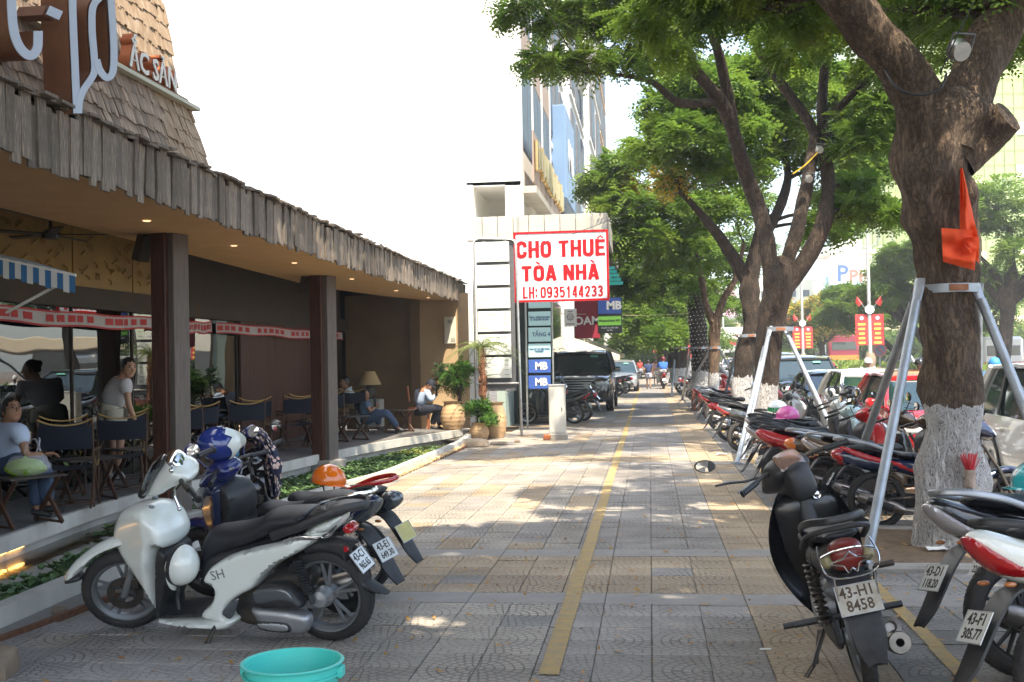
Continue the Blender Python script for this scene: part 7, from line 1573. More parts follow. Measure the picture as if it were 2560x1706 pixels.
def minibus(label, pos, L, Wd, Hh, c_low, c_top, stripe, name, cat, heading=PI/2, glass_rear=True, glow=None):
	"""seen from behind; local +y forward"""
	t = thing(name, label, cat, pos, rotz=heading-PI/2); hw = Wd/2
	def B(nm, fn, m, sm=True): mb = MB(); fn(mb); return mb.build(nm, m, t, smooth=sm)
	B('body', lambda b: b.bbox((0, L/2, Hh*.5+.25), (Wd, L, Hh-.35), .16), c_low)
	B('roof', lambda b: b.bbox((0, L/2, Hh-.10), (Wd*.96, L*.99, .34), .14), c_top)
	B('rear_window', lambda b: b.bbox((0, -.01, Hh*.72), (Wd*.80, .05, Hh*.22), .04), m_cglass)
	for s in (-1, 1):
		B('side_window', lambda b: b.bbox((s*(hw+.0), L*.5, Hh*.66), (.04, L*.86, Hh*.26), .01), m_cglass)
		B('side_stripe', lambda b: b.box((s*(hw+.012), L*.5, Hh*.40), (.01, L*.9, Hh*.12)), stripe, sm=False)
		B('tail_light', lambda b: b.bbox((s*hw*.86, -.02, Hh*.36), (.14, .06, .42), .03), m_tail)
		for y in (.9, L-1.0): B('wheel', lambda b: b.lathe([(0, -.1), (.38, -.1), (.42, 0), (.38, .12), (0, .12)], 18, axis='x', c=(s*(hw-.12), y, .42)), m_tyre)
	B('rear_stripe', lambda b: b.box((0, -.02, Hh*.40), (Wd*.96, .02, Hh*.14)), stripe, sm=False)
	B('rear_bumper', lambda b: b.bbox((0, -.05, .42), (Wd*.98, .14, .26), .05), c_low)
	p = B('number_plate', lambda b: b.bbox((0, -.13, .55), (.45, .02, .18), .003), m_platey, sm=False)
	return t
m_yel = mat('bus_yellow', (.75, .50, .04), .3, coat=.5); m_mar = mat('bus_maroon', (.22, .02, .04), .3, coat=.5); m_buswin = m_cglass; m_or = mat('bus_orange', (.7, .2, .03), .4)
q = P(2111, 914, 105); minibus('yellow topped maroon coach driving away beyond the median', (q.x, 105, RZ), 11, 2.7, 3.35, m_mar, m_yel, m_or, 'coach', 'bus')
q = P(2510, 905, 62); minibus('white and red minibus partly hidden by the brace pole at the right edge', (q.x, 62, RZ), 6, 2.1, 2.4, m_cwhite, m_cwhite, m_cred, 'minibus', 'van')
q = P(2035, 900, 120); minibus('small white and red van ahead of the coach', (q.x, 112, RZ), 5.2, 2.0, 2.3, m_cwhite, m_cwhite, m_cred, 'minibus', 'van')
q = P(2190, 898, 95); car('white car passing beyond the median hedge', (q.x+.6, 92, RZ), m_cwhite, L=4.5, Hh=1.5, heading=PI/2, name='passing_car')
q = P(1850, 905, 110); car('white car far up the road', (8, 112, RZ), m_cwhite, L=4.5, Hh=1.5, name='passing_car')
q = P(1790, 905, 130); car('grey car far up the road', (9.2, 135, RZ), m_csilver, L=4.5, Hh=1.5, name='passing_car')
# ==== PEOPLE
m_skin = mat('skin', (.42, .235, .15), .55, sss=0); m_skind = mat('skin_tan', (.30, .155, .09), .55); m_hair = mat('hair', (.010, .008, .007), .45); m_lip = mat('lip', (.34, .10, .08), .5); m_eye = mat('eye_dark', (.02, .015, .012), .2); m_eyew = mat('eye_white', (.6, .58, .55), .4)
def skin_mesh(name, verts, edges, radii, m, parent, root=0, sub=2):
	me = bpy.data.meshes.new(name); me.from_pydata([tuple(v) for v in verts], edges, []); o = link(name, me, parent, m)
	if not me.skin_vertices:
		bpy.context.view_layer.objects.active = o
	md = o.modifiers.new('skin', 'SKIN')
	if not me.skin_vertices: me.attributes
	sv = me.skin_vertices[0].data
	for i, r in enumerate(radii): sv[i].radius = (r, r) if isinstance(r, (int, float)) else r; sv[i].use_root = i == root; sv[i].use_loose = False
	md.branch_smoothing = .3; md.use_smooth_shade = True
	s = o.modifiers.new('sub', 'SUBSURF'); s.levels = sub; s.render_levels = sub
	return o
def hand(parent, wrist, direction, palm_n, m, curl=.5, s=1., hold=False):
	"""palm, four fingers of unequal length and a thumb from the side of the palm"""
	d = Vector(direction).normalized(); n = Vector(palm_n); n = (n-d*n.dot(d)).normalized(); sd = d.cross(n); w = Vector(wrist); b = MB()
	b.tube([w, w+d*.045*s, w+d*.085*s], [.020*s, .036*s, .034*s], 8, flat=.45, up=n)
	for k, (ln, off) in enumerate(((.066, .030), (.076, .011), (.071, -.009), (.056, -.028))):
		p0 = w+d*.080*s+sd*off*s; p1 = p0+(d*math.cos(curl*.6)+n*math.sin(curl*.6))*ln*.5*s; p2 = p1+(d*math.cos(curl*1.6)+n*math.sin(curl*1.6))*ln*.5*s; b.tube([p0, p1, p2], [.0095*s, .0085*s, .006*s], 6)
	p0 = w+d*.02*s+sd*.028*s; p1 = p0+(d*.55+sd*.7+n*.35).normalized()*.038*s; p2 = p1+(d*.85+sd*.1+n*.5).normalized()*.032*s; b.tube([p0, p1, p2], [.012*s, .010*s, .007*s], 6)
	return b.build('hand', m, parent, smooth=True, world=True)
def person(label, J, skinm, top, bottom, hairm=m_hair, face=(0, -1, 0), up=(0, 0, 1), short_sleeve=True, long_legs=True, hair='short', shoe=None, cap=None, glasses=False, skirt=False, name='person', sc=1., helm=None, group=None, belt=None, curlL=.6, curlR=.6):
	"""J: dict of world joints: head neck chest hip shL shR elL elR waL waR hipL hipR knL knR anL anR toL toR"""
	J = {k: Vector(v) for k, v in J.items()}; t = thing(name, label, 'person', (J['hip'].x, J['hip'].y, min(J['anL'].z, J['anR'].z)-.08*sc), group=group); o = t.location
	names = ['hip', 'chest', 'neck', 'head0', 'head', 'shL', 'elL', 'waL', 'shR', 'elR', 'waR', 'hipL', 'knL', 'anL', 'toL', 'hipR', 'knR', 'anR', 'toR']
	fd = Vector(face).normalized(); u = Vector(up).normalized()
	J['head0'] = J['head']-u*.06*sc; r_ = {'hip': .10, 'chest': .105, 'neck': .055, 'head0': .082, 'head': .092, 'shL': .055, 'elL': .038, 'waL': .026, 'shR': .055, 'elR': .038, 'waR': .026, 'hipL': .085, 'knL': .052, 'anL': .036, 'toL': .028, 'hipR': .085, 'knR': .052, 'anR': .036, 'toR': .028}
	ed = [('hip', 'chest'), ('chest', 'neck'), ('neck', 'head0'), ('head0', 'head'), ('chest', 'shL'), ('shL', 'elL'), ('elL', 'waL'), ('chest', 'shR'), ('shR', 'elR'), ('elR', 'waR'), ('hip', 'hipL'), ('hipL', 'knL'), ('knL', 'anL'), ('anL', 'toL'), ('hip', 'hipR'), ('hipR', 'knR'), ('knR', 'anR'), ('anR', 'toR')]
	ix = {n: i for i, n in enumerate(names)}
	skin_mesh('body', [J[n]-o for n in names], [(ix[a], ix[b]) for a, b in ed], [r_[n]*sc for n in names], skinm, t)
	e = .62 if short_sleeve else .98
	def mid(a, b, k): return J[a].lerp(J[b], k)
	sv = [J['hip']-(J['chest']-J['hip'])*.12, J['chest'], J['neck']-(J['neck']-J['chest'])*.38, J['shL'], mid('shL', 'elL', e), J['shR'], mid('shR', 'elR', e)]; se = [(0, 1), (1, 2), (1, 3), (3, 4), (1, 5), (5, 6)]; sr = [.165, .180, .085, .095, .080, .095, .080]
	if not short_sleeve: sv += [mid('elL', 'waL', .95), mid('elR', 'waR', .95)]; se += [(4, 7), (6, 8)]; sr[4] = sr[6] = .066; sr += [.050, .050]
	skin_mesh('shirt', [v-o for v in sv], se, [r*sc for r in sr], top, t)
	if skirt:
		b = MB(); ax0 = J['hip']+(J['chest']-J['hip'])*.18; ax1 = (mid('hipL', 'knL', .42)+mid('hipR', 'knR', .42))/2
		b.tube([ax0, ax0.lerp(ax1, .3), ax0.lerp(ax1, .7), ax1], [.135*sc, .17*sc, .178*sc, .185*sc], 18, flat=.8, cap=True); b.build('skirt', bottom, t, smooth=True, world=True)
	else:
		k = .96 if long_legs else .72
		lv = [J['hip']+(J['chest']-J['hip'])*.22, J['hip'], J['hipL'], J['knL'] if long_legs else mid('hipL', 'knL', k), J['hipR'], J['knR'] if long_legs else mid('hipR', 'knR', k)]; le = [(0, 1), (1, 2), (2, 3), (1, 4), (4, 5)]; lr = [.155, .175, .14, .09 if long_legs else .13, .14, .09 if long_legs else .13]
		if long_legs: lv += [mid('knL', 'anL', .93), mid('knR', 'anR', .93)]; le += [(3, 6), (5, 7)]; lr += [.068, .068]
		if not long_legs:
			for s in 'LR': b = MB(); b.tube([J['hip'+s]+(J['chest']-J['hip'])*.1, mid('hip'+s, 'kn'+s, .2), mid('hip'+s, 'kn'+s, .60)], [.11*sc, .112*sc, .098*sc], 14); b.build('shorts_leg', bottom, t, smooth=True, world=True)
		skin_mesh('trousers', [v-o for v in lv], le, [r*sc for r in lr], bottom, t)
	for s in 'LR':
		a, to = J['an'+s], J['to'+s]; b = MB(); dn = (to-a); b.tube([a-dn*.35+Vector((0, 0, -.03*sc)), a+Vector((0, 0, -.02*sc)), a.lerp(to, .6), to+dn*.25], [.034*sc, .046*sc, .044*sc, .026*sc], 10, flat=.9); b.build('shoe', shoe or m_bplast, t, smooth=True, world=True)
		dr = J['wa'+s]-J['el'+s]; hand(t, J['wa'+s], dr, Vector((0, 0, -1)) if abs(dr.normalized().z) < .8 else fd, skinm, curlL if s == 'L' else curlR, sc)
	h = J['head']-u*.01*sc; sd = fd.cross(u).normalized(); F = Matrix(((sd.x, fd.x, u.x, h.x), (sd.y, fd.y, u.y, h.y), (sd.z, fd.z, u.z, h.z), (0, 0, 0, 1))) @ Matrix.Scale(sc, 4)
	b = MB(F); b.sphere((0, .012, -.015), .1, 20, 14, sc=(.80, .94, 1.18)); b.sphere((0, .055, -.085), .045, 12, 8, sc=(1.0, .8, .75)); hd_ = b.build('head', skinm, t, smooth=True, world=True)
	b = MB(F); b.tube([(0, .100, .008), (0, .118, -.020), (0, .104, -.034)], [.007, .015, .010], 8); [b.sphere((s*.082, .0, -.018), .024, 8, 6, sc=(.4, .7, 1.1)) for s in (-1, 1)]; b.build('nose_and_ears', skinm, t, smooth=True, world=True)
	b = MB(F); [b.sphere((s*.032, .094, .010), .0125, 8, 6, sc=(1.2, .5, .55)) for s in (-1, 1)]; b.build('eyes', m_eye, t, smooth=True, world=True)
	b = MB(F); [b.tube([(s*.016, .1, .030), (s*.034, .099, .035), (s*.05, .088, .030)], .0038, 4) for s in (-1, 1)]; b.build('eyebrows', m_hair, t, world=True)
	b = MB(F); b.tube([(-.022, .094, -.062), (0, .102, -.060), (.022, .094, -.062)], [.003, .006, .003], 6); b.build('mouth', m_lip, t, world=True)
	if glasses:
		b = MB(F); [b.lathe([(.020, 0), (.0225, .002), (.0225, -.002)], 14, axis='y', c=(s*.034, .112, .008), closed=True) for s in (-1, 1)]; b.tube([(-.056, .105, .010), (-.083, .02, .012)], .002, 4); b.tube([(.056, .105, .010), (.083, .02, .012)], .002, 4); b.build('glasses', m_trim, t, world=True)
	if helm:
		b = MB(F); b.sphere((0, -.005, .02), .128, 20, 10, sc=(.93, 1.1, 1.05), bot=-.2); b.build('helmet', helm, t, smooth=True, world=True)
	elif cap:
		b = MB(F); b.sphere((0, -.002, .012), .106, 20, 8, sc=(.86, 1.0, 1.12), bot=.12); b.add([(x*.085, .085+.075*(1-x*x), .035-.02*(1-x*x)) for x in (-1, -.5, 0, .5, 1)]+[(x*.085, .07, .05) for x in (-1, -.5, 0, .5, 1)], [(i, i+1, i+6, i+5) for i in range(4)]); b.build('cap', cap, t, smooth=True, world=True)
		b = MB(F); b.sphere((0, -.01, 0), .104, 16, 8, sc=(.84, .96, 1.1), bot=-.25, top=.3); b.f = [f for f in b.f]; b.build('hair', hairm, t, smooth=True, world=True)
	else:
		b = MB(F); b.sphere((0, -.014, .006), .108, 22, 12, sc=(.84, .97, 1.14), bot=-.45); b.f = [f for f in b.f if sum(((F.inverted() @ Vector(b.v[i])).y) for i in f)/4 < .052+.5*max(0, sum((F.inverted() @ Vector(b.v[i])).z for i in f)/4-.05)]; b.mi = [0]*len(b.f)
		if hair == 'bun': b.sphere((0, -.10, .06), .045, 12, 8)
		b.build('hair', hairm, t, smooth=True, world=True)
	return t
def phone(label, p, nrm, upv=(0, 0, 1)):
	b = MB(frame(p, Vector(nrm).cross(Vector(upv)), upv)); b.bbox((0, 0, 0), (.075, .15, .009), .004); o = b.build('phone', mat('phone_black', (.01, .01, .012), .1)); tag(o, label, 'phone'); return o
m_tee = mat('white_tee', (.56, .54, .57), .85, col2=(.5, .48, .5), scale=3, bump=.3, bscale=12); m_khaki = mat('khaki', (.50, .47, .38), .85); m_bluew = mat('pale_blue_shirt', (.36, .45, .62), .8, bump=.3, bscale=14); m_jean = mat('jeans', (.045, .075, .14), .85, bump=.3, bscale=60); m_navyc = mat('navy_cloth', (.012, .016, .03), .85)
m_steelb = mat('steel_blue_polo', (.075, .13, .20), .85); m_shirtw = mat('bluish_white_tee', (.48, .56, .72), .85, bump=.3, bscale=12); m_beigec = mat('beige_cloth', (.30, .22, .13), .85)
def J_from(Y, dct, dy=None):
	dy = dy or {}; return {k: P(x, y, Y+dy.get(k, 0)) for k, (x, y) in dct.items()}
J = J_from(13.1, dict(head=(322, 917), neck=(306, 946), chest=(294, 968), hip=(276, 1024), shL=(314, 956), shR=(290, 950), elL=(322, 1012), waL=(338, 1052), elR=(300, 1000), waR=(318, 1035), hipL=(284, 1030), hipR=(270, 1030), knL=(302, 1105), anL=(292, 1180), toL=(306, 1192), knR=(284, 1110), anR=(272, 1186), toR=(288, 1196)), dict(shL=-.16, shR=.16, elL=-.2, waL=-.12, elR=.2, waR=.25, hipL=-.07, hipR=.08, knL=-.08, knR=.1, anL=-.1, anR=.1, toL=-.12, toR=.08))
person('young woman in a white tee and khaki shorts bending over the café chairs', J, m_skin, m_tee, m_khaki, face=(.75, -.62, -.12), up=(.15, 0, 1), hair='bun', long_legs=False, shoe=mat('white_shoe', (.6, .6, .6), .6))
J = J_from(10.0, dict(head=(28, 1024), neck=(20, 1058), chest=(12, 1085), hip=(2, 1150), shL=(50, 1078), shR=(-28, 1080), elL=(66, 1140), waL=(110, 1136), elR=(-40, 1140), waR=(20, 1160), hipL=(14, 1156), hipR=(-12, 1156), knL=(110, 1165), anL=(120, 1265), toL=(150, 1275), knR=(90, 1175), anR=(92, 1275), toR=(120, 1285)), dict(shL=-.17, shR=.17, hipL=-.08, hipR=.1, elL=-.2, elR=.22, waL=-.1))
person('man in glasses and a pale tee seated at the left edge looking up', J, m_skind, m_shirtw, m_jean, face=(.85, -.5, .25), up=(-.1, 0, 1), glasses=True)
J = J_from(22.2, dict(head=(912, 986), neck=(907, 1001), chest=(906, 1014), hip=(915, 1046), shL=(916, 1009), shR=(896, 1009), elL=(926, 1030), waL=(938, 1017), elR=(899, 1033), waR=(932, 1019), hipL=(921, 1048), hipR=(910, 1049), knL=(966, 1030), anL=(996, 1072), toL=(1006, 1076), knR=(945, 1027), anR=(946, 1068), toR=(957, 1074)), dict(shL=-.16, shR=.16, elL=-.2, elR=.1, waL=-.05, waR=.02, hipL=-.08, hipR=.08, knL=-.15, knR=.05))
person('man in a steel blue polo and jeans lounging on a café chair with a phone', J, m_skind, m_steelb, m_jean, face=(.8, -.6, -.1))
phone('black phone held up by the lounging man', P(937, 1008, 22.1), (-.8, .5, .3))
J = J_from(23.5, dict(head=(1076, 962), neck=(1064, 973), chest=(1056, 988), hip=(1048, 1020), shL=(1068, 980), shR=(1045, 978), elL=(1076, 1003), waL=(1090, 987), elR=(1052, 1003), waR=(1080, 989), hipL=(1056, 1022), hipR=(1044, 1022), knL=(1108, 1022), anL=(1096, 1068), toL=(1106, 1073), knR=(1092, 1024), anR=(1080, 1066), toR=(1092, 1071)), dict(shL=-.16, shR=.16, elL=-.15, elR=.1, waL=-.02, waR=.04, hipL=-.08, hipR=.08, knL=-.1, knR=.08))
person('guard in pale blue shirt and navy cap bent over his phone', J, m_skind, m_bluew, m_navyc, face=(.75, -.35, -.6), up=(.5, -.1, .8), short_sleeve=False, cap=m_navyc)
phone('small phone in the hands of the seated guard', P(1091, 982, 23.4), (-.7, .3, .6))
J = J_from(22.9, dict(head=(862, 955), neck=(858, 967), chest=(862, 980), hip=(880, 1006), shL=(870, 976), shR=(852, 976), elL=(878, 995), waL=(864, 1000), elR=(850, 995), waR=(862, 1002), hipL=(884, 1008), hipR=(876, 1008), knL=(848, 1002), anL=(850, 1050), toL=(845, 1056), knR=(862, 1006), anR=(866, 1056), toR=(858, 1060)), dict(shL=-.16, shR=.16, hipL=-.08, hipR=.08))
person('person in a pale shirt and beige trousers half hidden behind the second post', J, m_skind, mat('pale_cloth', (.42, .50, .52), .85), m_beigec, face=(-.6, -.7, -.1))
def stand(label, px_, pfy, hgt_px, top, bot, skinm=m_skind, facing=(0, 1, 0), Y=None, walk=.1, **kw):
	g = G(px_, pfy); s = hgt_px/2800.*g.y/1.70 if Y is None else 1.; b = Vector((g.x, g.y, 0)); f = Vector(facing).normalized(); r = f.cross(Vector((0, 0, 1)))
	w = lambda x, y, z: b+(r*x+f*y)*s+Vector((0, 0, z*s))
	J = dict(head=w(0, .02, 1.60), neck=w(0, 0, 1.46), chest=w(0, 0, 1.28), hip=w(0, 0, .95), shL=w(-.18, 0, 1.40), shR=w(.18, 0, 1.40), elL=w(-.24, -.04-walk*.5, 1.13), waL=w(-.25, .05, .88), elR=w(.24, -.04+walk*.5, 1.13), waR=w(.25, .10, .88), hipL=w(-.09, 0, .90), hipR=w(.09, 0, .90), knL=w(-.09, walk, .50), anL=w(-.09, walk*.9, .09), toL=w(-.1, walk+.12, .04), knR=w(.09, -walk*.3, .50), anR=w(.09, -walk*1.6, .10), toR=w(.1, -walk*1.6+.13, .04))
	return person(label, J, skinm, top, bot, face=f, sc=s, **kw)
stand('man in a navy tee and grey shorts walking away down the pavement', 1622, 973, 72, mat('navy_tee', (.02, .04, .11), .85), mat('grey_shorts', (.30, .31, .38), .85), long_legs=False, walk=.16)
stand('guard in a light blue uniform standing among the motorbikes up the pavement', 1708, 985, 82, m_bluew, m_navyc, facing=(-.3, -1, 0), walk=.02)
stand('small distant person in a pale top walking toward the camera', 1640, 962, 62, mat('pinkish_top', (.45, .25, .22), .85), mat('light_shorts', (.4, .38, .36), .85), facing=(0, -1, 0), long_legs=False)
stand('tiny distant person in red far down the pavement', 1600, 950, 50, mat('red_top', (.5, .05, .04), .85), m_navyc, facing=(.2, -1, 0))
def rider(label, g, heading, top, bot, helm, bcol, s=1., mask=None, group='riders on the street'):
	b = bike('scooter', 'scooter of the '+label.split(' ', 1)[1] if False else ('scooter under the '+label)[:90].rsplit(' ', 1)[0], (g[0], g[1], g[2]), heading, 0, 0, 'scooter', bcol, lod=1, group='scooters being ridden', stand=False, cat='motorbike'); f = Vector((math.cos(heading), math.sin(heading), 0)); r = f.cross(Vector((0, 0, 1))); o = Vector(g)
	w = lambda x, y, z: o+(r*x+f*y)*s+Vector((0, 0, z*s))
	J = dict(head=w(0, .32, 1.47), neck=w(0, .28, 1.35), chest=w(0, .26, 1.18), hip=w(0, .20, .90), shL=w(-.18, .28, 1.28), shR=w(.18, .28, 1.28), elL=w(-.27, .48, 1.10), waL=w(-.30, .76, 1.06), elR=w(.27, .48, 1.10), waR=w(.30, .76, 1.06), hipL=w(-.10, .25, .88), hipR=w(.10, .25, .88), knL=w(-.16, .65, .80), anL=w(-.14, .68, .40), toL=w(-.14, .84, .36), knR=w(.16, .65, .80), anR=w(.14, .68, .40), toR=w(.14, .84, .36))
	p = person(label, J, m_skind, top, bot, face=f, helm=helm, short_sleeve=False, group=group)
	return p
g = G(1660, 972); rider('man in a blue shirt riding a red scooter away on the pavement', (g.x, g.y-.3, 0), rad(92), mat('royal_blue', (.03, .12, .42), .85), mat('pale_trousers', (.4, .4, .42), .85), mat('dark_red_helmet', (.12, .01, .02), .3), m_pred)
rider('woman in a white jacket, mask and sun hat riding past the parked cars', (P(2165, 905, 34).x, 34, RZ), rad(-90), mat('white_jacket', (.66, .66, .66), .85), m_navyc, mat('white_hat', (.7, .68, .66), .7), m_pnavy)
rider('rider with an orange and black helmet beyond the dark sedan', (P(2069, 905, 58).x, 58, RZ), rad(-90), mat('dark_red_jacket', (.2, .03, .03), .85), m_navyc, mat('orange_black_helmet', (.55, .25, .02), .3), m_pblack)
rider('rider with a black helmet just left of the big trunk', (P(2291, 905, 28).x, 28, RZ), rad(-90), m_navyc, m_navyc, m_pblack, m_pblack)
rider('rider in a blue sun hat behind the white crossover', (P(2475, 905, 24).x, 24, RZ), rad(-90), mat('denim_jacket', (.06, .14, .28), .85), m_navyc, mat('blue_hat', (.04, .22, .5), .6), m_pblack)
# ==== CAFÉ FURNITURE, POTS, BUCKET, STONES
m_canvas = mat('dark_canvas', (.010, .013, .026), .85); m_wood = mat('chair_wood', (.10, .045, .022), .5, col2=(.06, .028, .015), scale=9); m_brass = mat('rope_brass', (.42, .27, .09), .5, metal=.3)
def chair_proto():
	t = thing('folding_chair', 'x', 'chair', (0, 0, 0)); w, d = .26, .22
	for s in (-1, 1):
		b = MB(); b.bbox((s*w, 0, .23), (.025, .62, .035), .005, rot=(rad(44), 0, 0)); b.bbox((s*(w-.03), 0, .23), (.025, .62, .035), .005, rot=(rad(-44), 0, 0)); b.build('leg', m_wood, t)
		b = MB(); b.bbox((s*w, -.02, .60), (.035, .44, .025), .006); b.build('armrest', m_wood, t)
		b = MB(); b.tube([(s*w, .20, .02), (s*w, .18, .45), (s*w, .27, .88), (s*w, .30, .93)], .012, 6); b.tube([(s*w, -.2, .44), (s*w, -.2, .60)], .011, 6); b.build('post', m_wood, t, smooth=True)
		b = MB(); b.tube(catmull([(s*w, .05, .50), (s*w, 0, .44), (s*w, -.12, .43), (s*w, -.2, .48)], 4, closed=False), .008, 5); b.build('rope_bow', m_brass, t, smooth=True)
	b = MB(); n = 8; vs = []
	for i in range(n+1):
		x = -w+2*w*i/n; sag = .035*(1-(2*i/n-1)**2); vs += [(x, .20, .44-sag), (x, -.22, .45-sag)]
	b.add(vs, [(2*i, 2*i+2, 2*i+3, 2*i+1) for i in range(n)]); b.build('seat', m_canvas, t, smooth=True)
	b = MB(); vs = []
	for i in range(n+1):
		x = -w+2*w*i/n; sag = .03*(1-(2*i/n-1)**2); vs += [(x, .23+sag, .62), (x, .28+sag, .86-sag*.8)]
	b.add(vs, [(2*i, 2*i+2, 2*i+3, 2*i+1) for i in range(n)]); b.build('backrest', m_canvas, t, smooth=True)
	b = MB(); b.tube(catmull([(-w, .30, .93), (-w*.6, .29, .885), (0, .29, .865), (w*.6, .29, .885), (w, .30, .93)], 4, closed=False), .009, 6); b.build('top_rope', m_brass, t, smooth=True)
	b = MB(); b.tube([(-w, .22, .06), (w, .22, .06)], .010, 6); b.tube([(-w, -.2, .05), (w, -.2, .05)], .010, 6); b.build('stretcher', m_wood, t, smooth=True)
	return t
def table_proto():
	t = thing('folding_table', 'x', 'table', (0, 0, 0)); w = .24
	for s in (-1, 1):
		b = MB(); b.bbox((s*w, 0, .23), (.028, .60, .045), .006, rot=(rad(46), 0, 0)); b.bbox((s*(w-.032), 0, .23), (.028, .60, .045), .006, rot=(rad(-46), 0, 0)); b.build('leg', m_wood, t)
		b = MB(); b.tube([(s*w, -.2, .02), (s*w, .2, .02)], .014, 6); b.build('foot_rail', m_wood, t, smooth=True)
	for k in range(5): b = MB(); b.bbox((0, -.2+.1*k, .455), (.56, .088, .018), .004); b.build('slat', mat('table_top', (.045, .035, .03), .4), t)
	return t
def clone(root, loc, rz, label, group):
	r = root.copy(); COL.objects.link(r); r.location = loc; r.rotation_euler = (0, 0, rz); r['label'] = label; r['group'] = group
	for ch in list(root.children):
		c = ch.copy(); COL.objects.link(c); c.parent = r
	return r
cp = chair_proto(); tp_ = table_proto()
chs = [((-6.15, 9.25), 200, 'dark canvas chair in front of the seated man at the left edge'), ((-6.55, 10.15), 165, 'dark canvas chair carrying the man at the left edge'), ((-6.0, 11.0), 185, 'dark canvas chair just left of the first post'), ((-6.65, 11.9), 190, 'dark canvas chair behind the young woman'), ((-6.1, 12.35), 170, 'dark canvas chair the young woman reaches for'),
	   ((-6.6, 13.4), 185, 'dark canvas chair by the glass beyond the young woman'), ((-6.2, 14.3), 172, 'dark canvas chair right of the first post'), ((-6.55, 15.5), 190, 'dark canvas chair by the glass between the posts'), ((-6.05, 16.2), 176, 'dark canvas chair between the posts, nearer the edge'), ((-6.4, 17.5), 182, 'dark canvas chair in front of the timber wall'),
	   ((-5.95, 18.3), 175, 'dark canvas chair just left of the second post'), ((-6.3, 19.4), 186, 'dark canvas chair behind the second post'), ((-5.95, 20.4), 178, 'dark canvas chair right of the second post'), ((-6.0, 22.3), 150, 'dark canvas chair carrying the man in the polo'), ((-6.65, 22.9), 160, 'dark canvas chair at the back beside the lamp')]
for i, ((x, y), a, lab) in enumerate(chs):
	if i == 0: cp.location = (x, y, .152); cp.rotation_euler = (0, 0, rad(a+30)); cp['label'] = lab; cp['group'] = 'folding canvas chairs on the café platform'
	else: clone(cp, (x, y, .152), rad(a+30+random.uniform(-15, 15)), lab, 'folding canvas chairs on the café platform')
tbs = [((-5.75, 9.75), 60, 'slatted folding table holding the plastic bag'), ((-6.1, 11.55), 50, 'slatted folding table left of the first post'), ((-6.25, 13.0), 60, 'slatted folding table beside the young woman'), ((-6.0, 15.1), 58, 'slatted folding table between the posts'), ((-5.75, 19.0), 62, 'slatted folding table just past the second post'), ((-5.5, 20.2), 55, 'slatted folding table nearest the pond edge at the far end'), ((-5.15, 22.6), 60, 'slatted folding table between the two seated men')]
for i, ((x, y), a, lab) in enumerate(tbs):
	if i == 0: tp_.location = (x, y, .152); tp_.rotation_euler = (0, 0, rad(a)); tp_['label'] = lab; tp_['group'] = 'slatted folding tables on the café platform'
	else: clone(tp_, (x, y, .152), rad(a), lab, 'slatted folding tables on the café platform')
bg_ = thing('plastic_bag', 'thin clear plastic bag with bright yellow green cloth inside on the folding table', 'bag', (-5.75, 9.75, .62)); m_lime = mat('lime_cloth', (.30, .50, .03), .7, bump=.8, bscale=12)
b = MB(); n = 18; vs = []; fs = []
for j in range(9):
	for i in range(n):
		a = 2*PI*i/n; t_ = j/8; r = .15*math.sin(min(1, t_*1.0+.12)*PI)**.5*(1+.22*mnoise.noise(Vector((math.cos(a)*2, math.sin(a)*2, t_*3)))); vs.append((r*math.cos(a)*1.25, r*math.sin(a), t_*.18))
b.add(vs, [(j*n+i, j*n+(i+1) % n, (j+1)*n+(i+1) % n, (j+1)*n+i) for j in range(8) for i in range(n)]); b.build('contents', m_lime, bg_, smooth=True)
b = MB(); b.add([(x*1.06+.03, y*1.08, z*1.35+.0) for x, y, z in vs], [(j*n+i, j*n+(i+1) % n, (j+1)*n+(i+1) % n, (j+1)*n+i) for j in range(6) for i in range(n)]); [b.tube(catmull([(.05+s*.03, s*.05, .20), (.09+s*.02, s*.06, .30), (.12, s*.03, .33), (.15, 0, .22)], 4, closed=False), .010, 6, flat=.4) for s in (-1, 1)]
b.build('film', mat('clear_film', (.75, .72, .85), .15, alpha=.30), bg_, smooth=True)
gc = thing('wooden_chair', 'reddish wooden chair under the guard', 'chair', (P(1048, 1060, 23.6).x, 23.6, .152), rotz=rad(10)); m_rw = mat('red_wood', (.26, .07, .03), .4)
for (x, y) in ((-.2, -.2), (.2, -.2), (-.2, .2), (.2, .2)): b = MB(); b.bbox((x, y, .22), (.045, .045, .44), .006); b.build('leg', m_rw, gc)
b = MB(); b.bbox((0, 0, .455), (.46, .46, .035), .01); b.build('seat', m_rw, gc); b = MB(); b.bbox((-.22, 0, .75), (.03, .42, .34), .01, rot=(0, -.1, 0)); b.build('backrest', m_rw, gc)
lp = thing('table_lamp', 'table lamp with a cream cone shade on a low cabinet at the back', 'lamp', (P(925, 1000, 24.4).x, 24.4, .15)); b = MB(); b.bbox((0, 0, .32), (.55, .4, .62), .02); b.build('cabinet', mat('pale_cabinet', (.35, .36, .34), .7), lp)
b = MB(); b.lathe([(0, .63), (.10, .63), (.14, .72), (.13, .85), (.05, .95), (.02, 1.05), (0, 1.05)], 18); b.build('base', m_dark, lp, smooth=True); b = MB(); b.lathe([(.26, .95), (.12, 1.25), (.115, 1.25), (.255, .95)], 26); b.build('shade', mat('shade_cream', (.68, .50, .26), .8, tl=.3), lp, smooth=True)
m_terra = mat('terracotta', (.50, .33, .18), .8, col2=(.40, .26, .14), scale=3, detail=6, bump=.2, bscale=25)
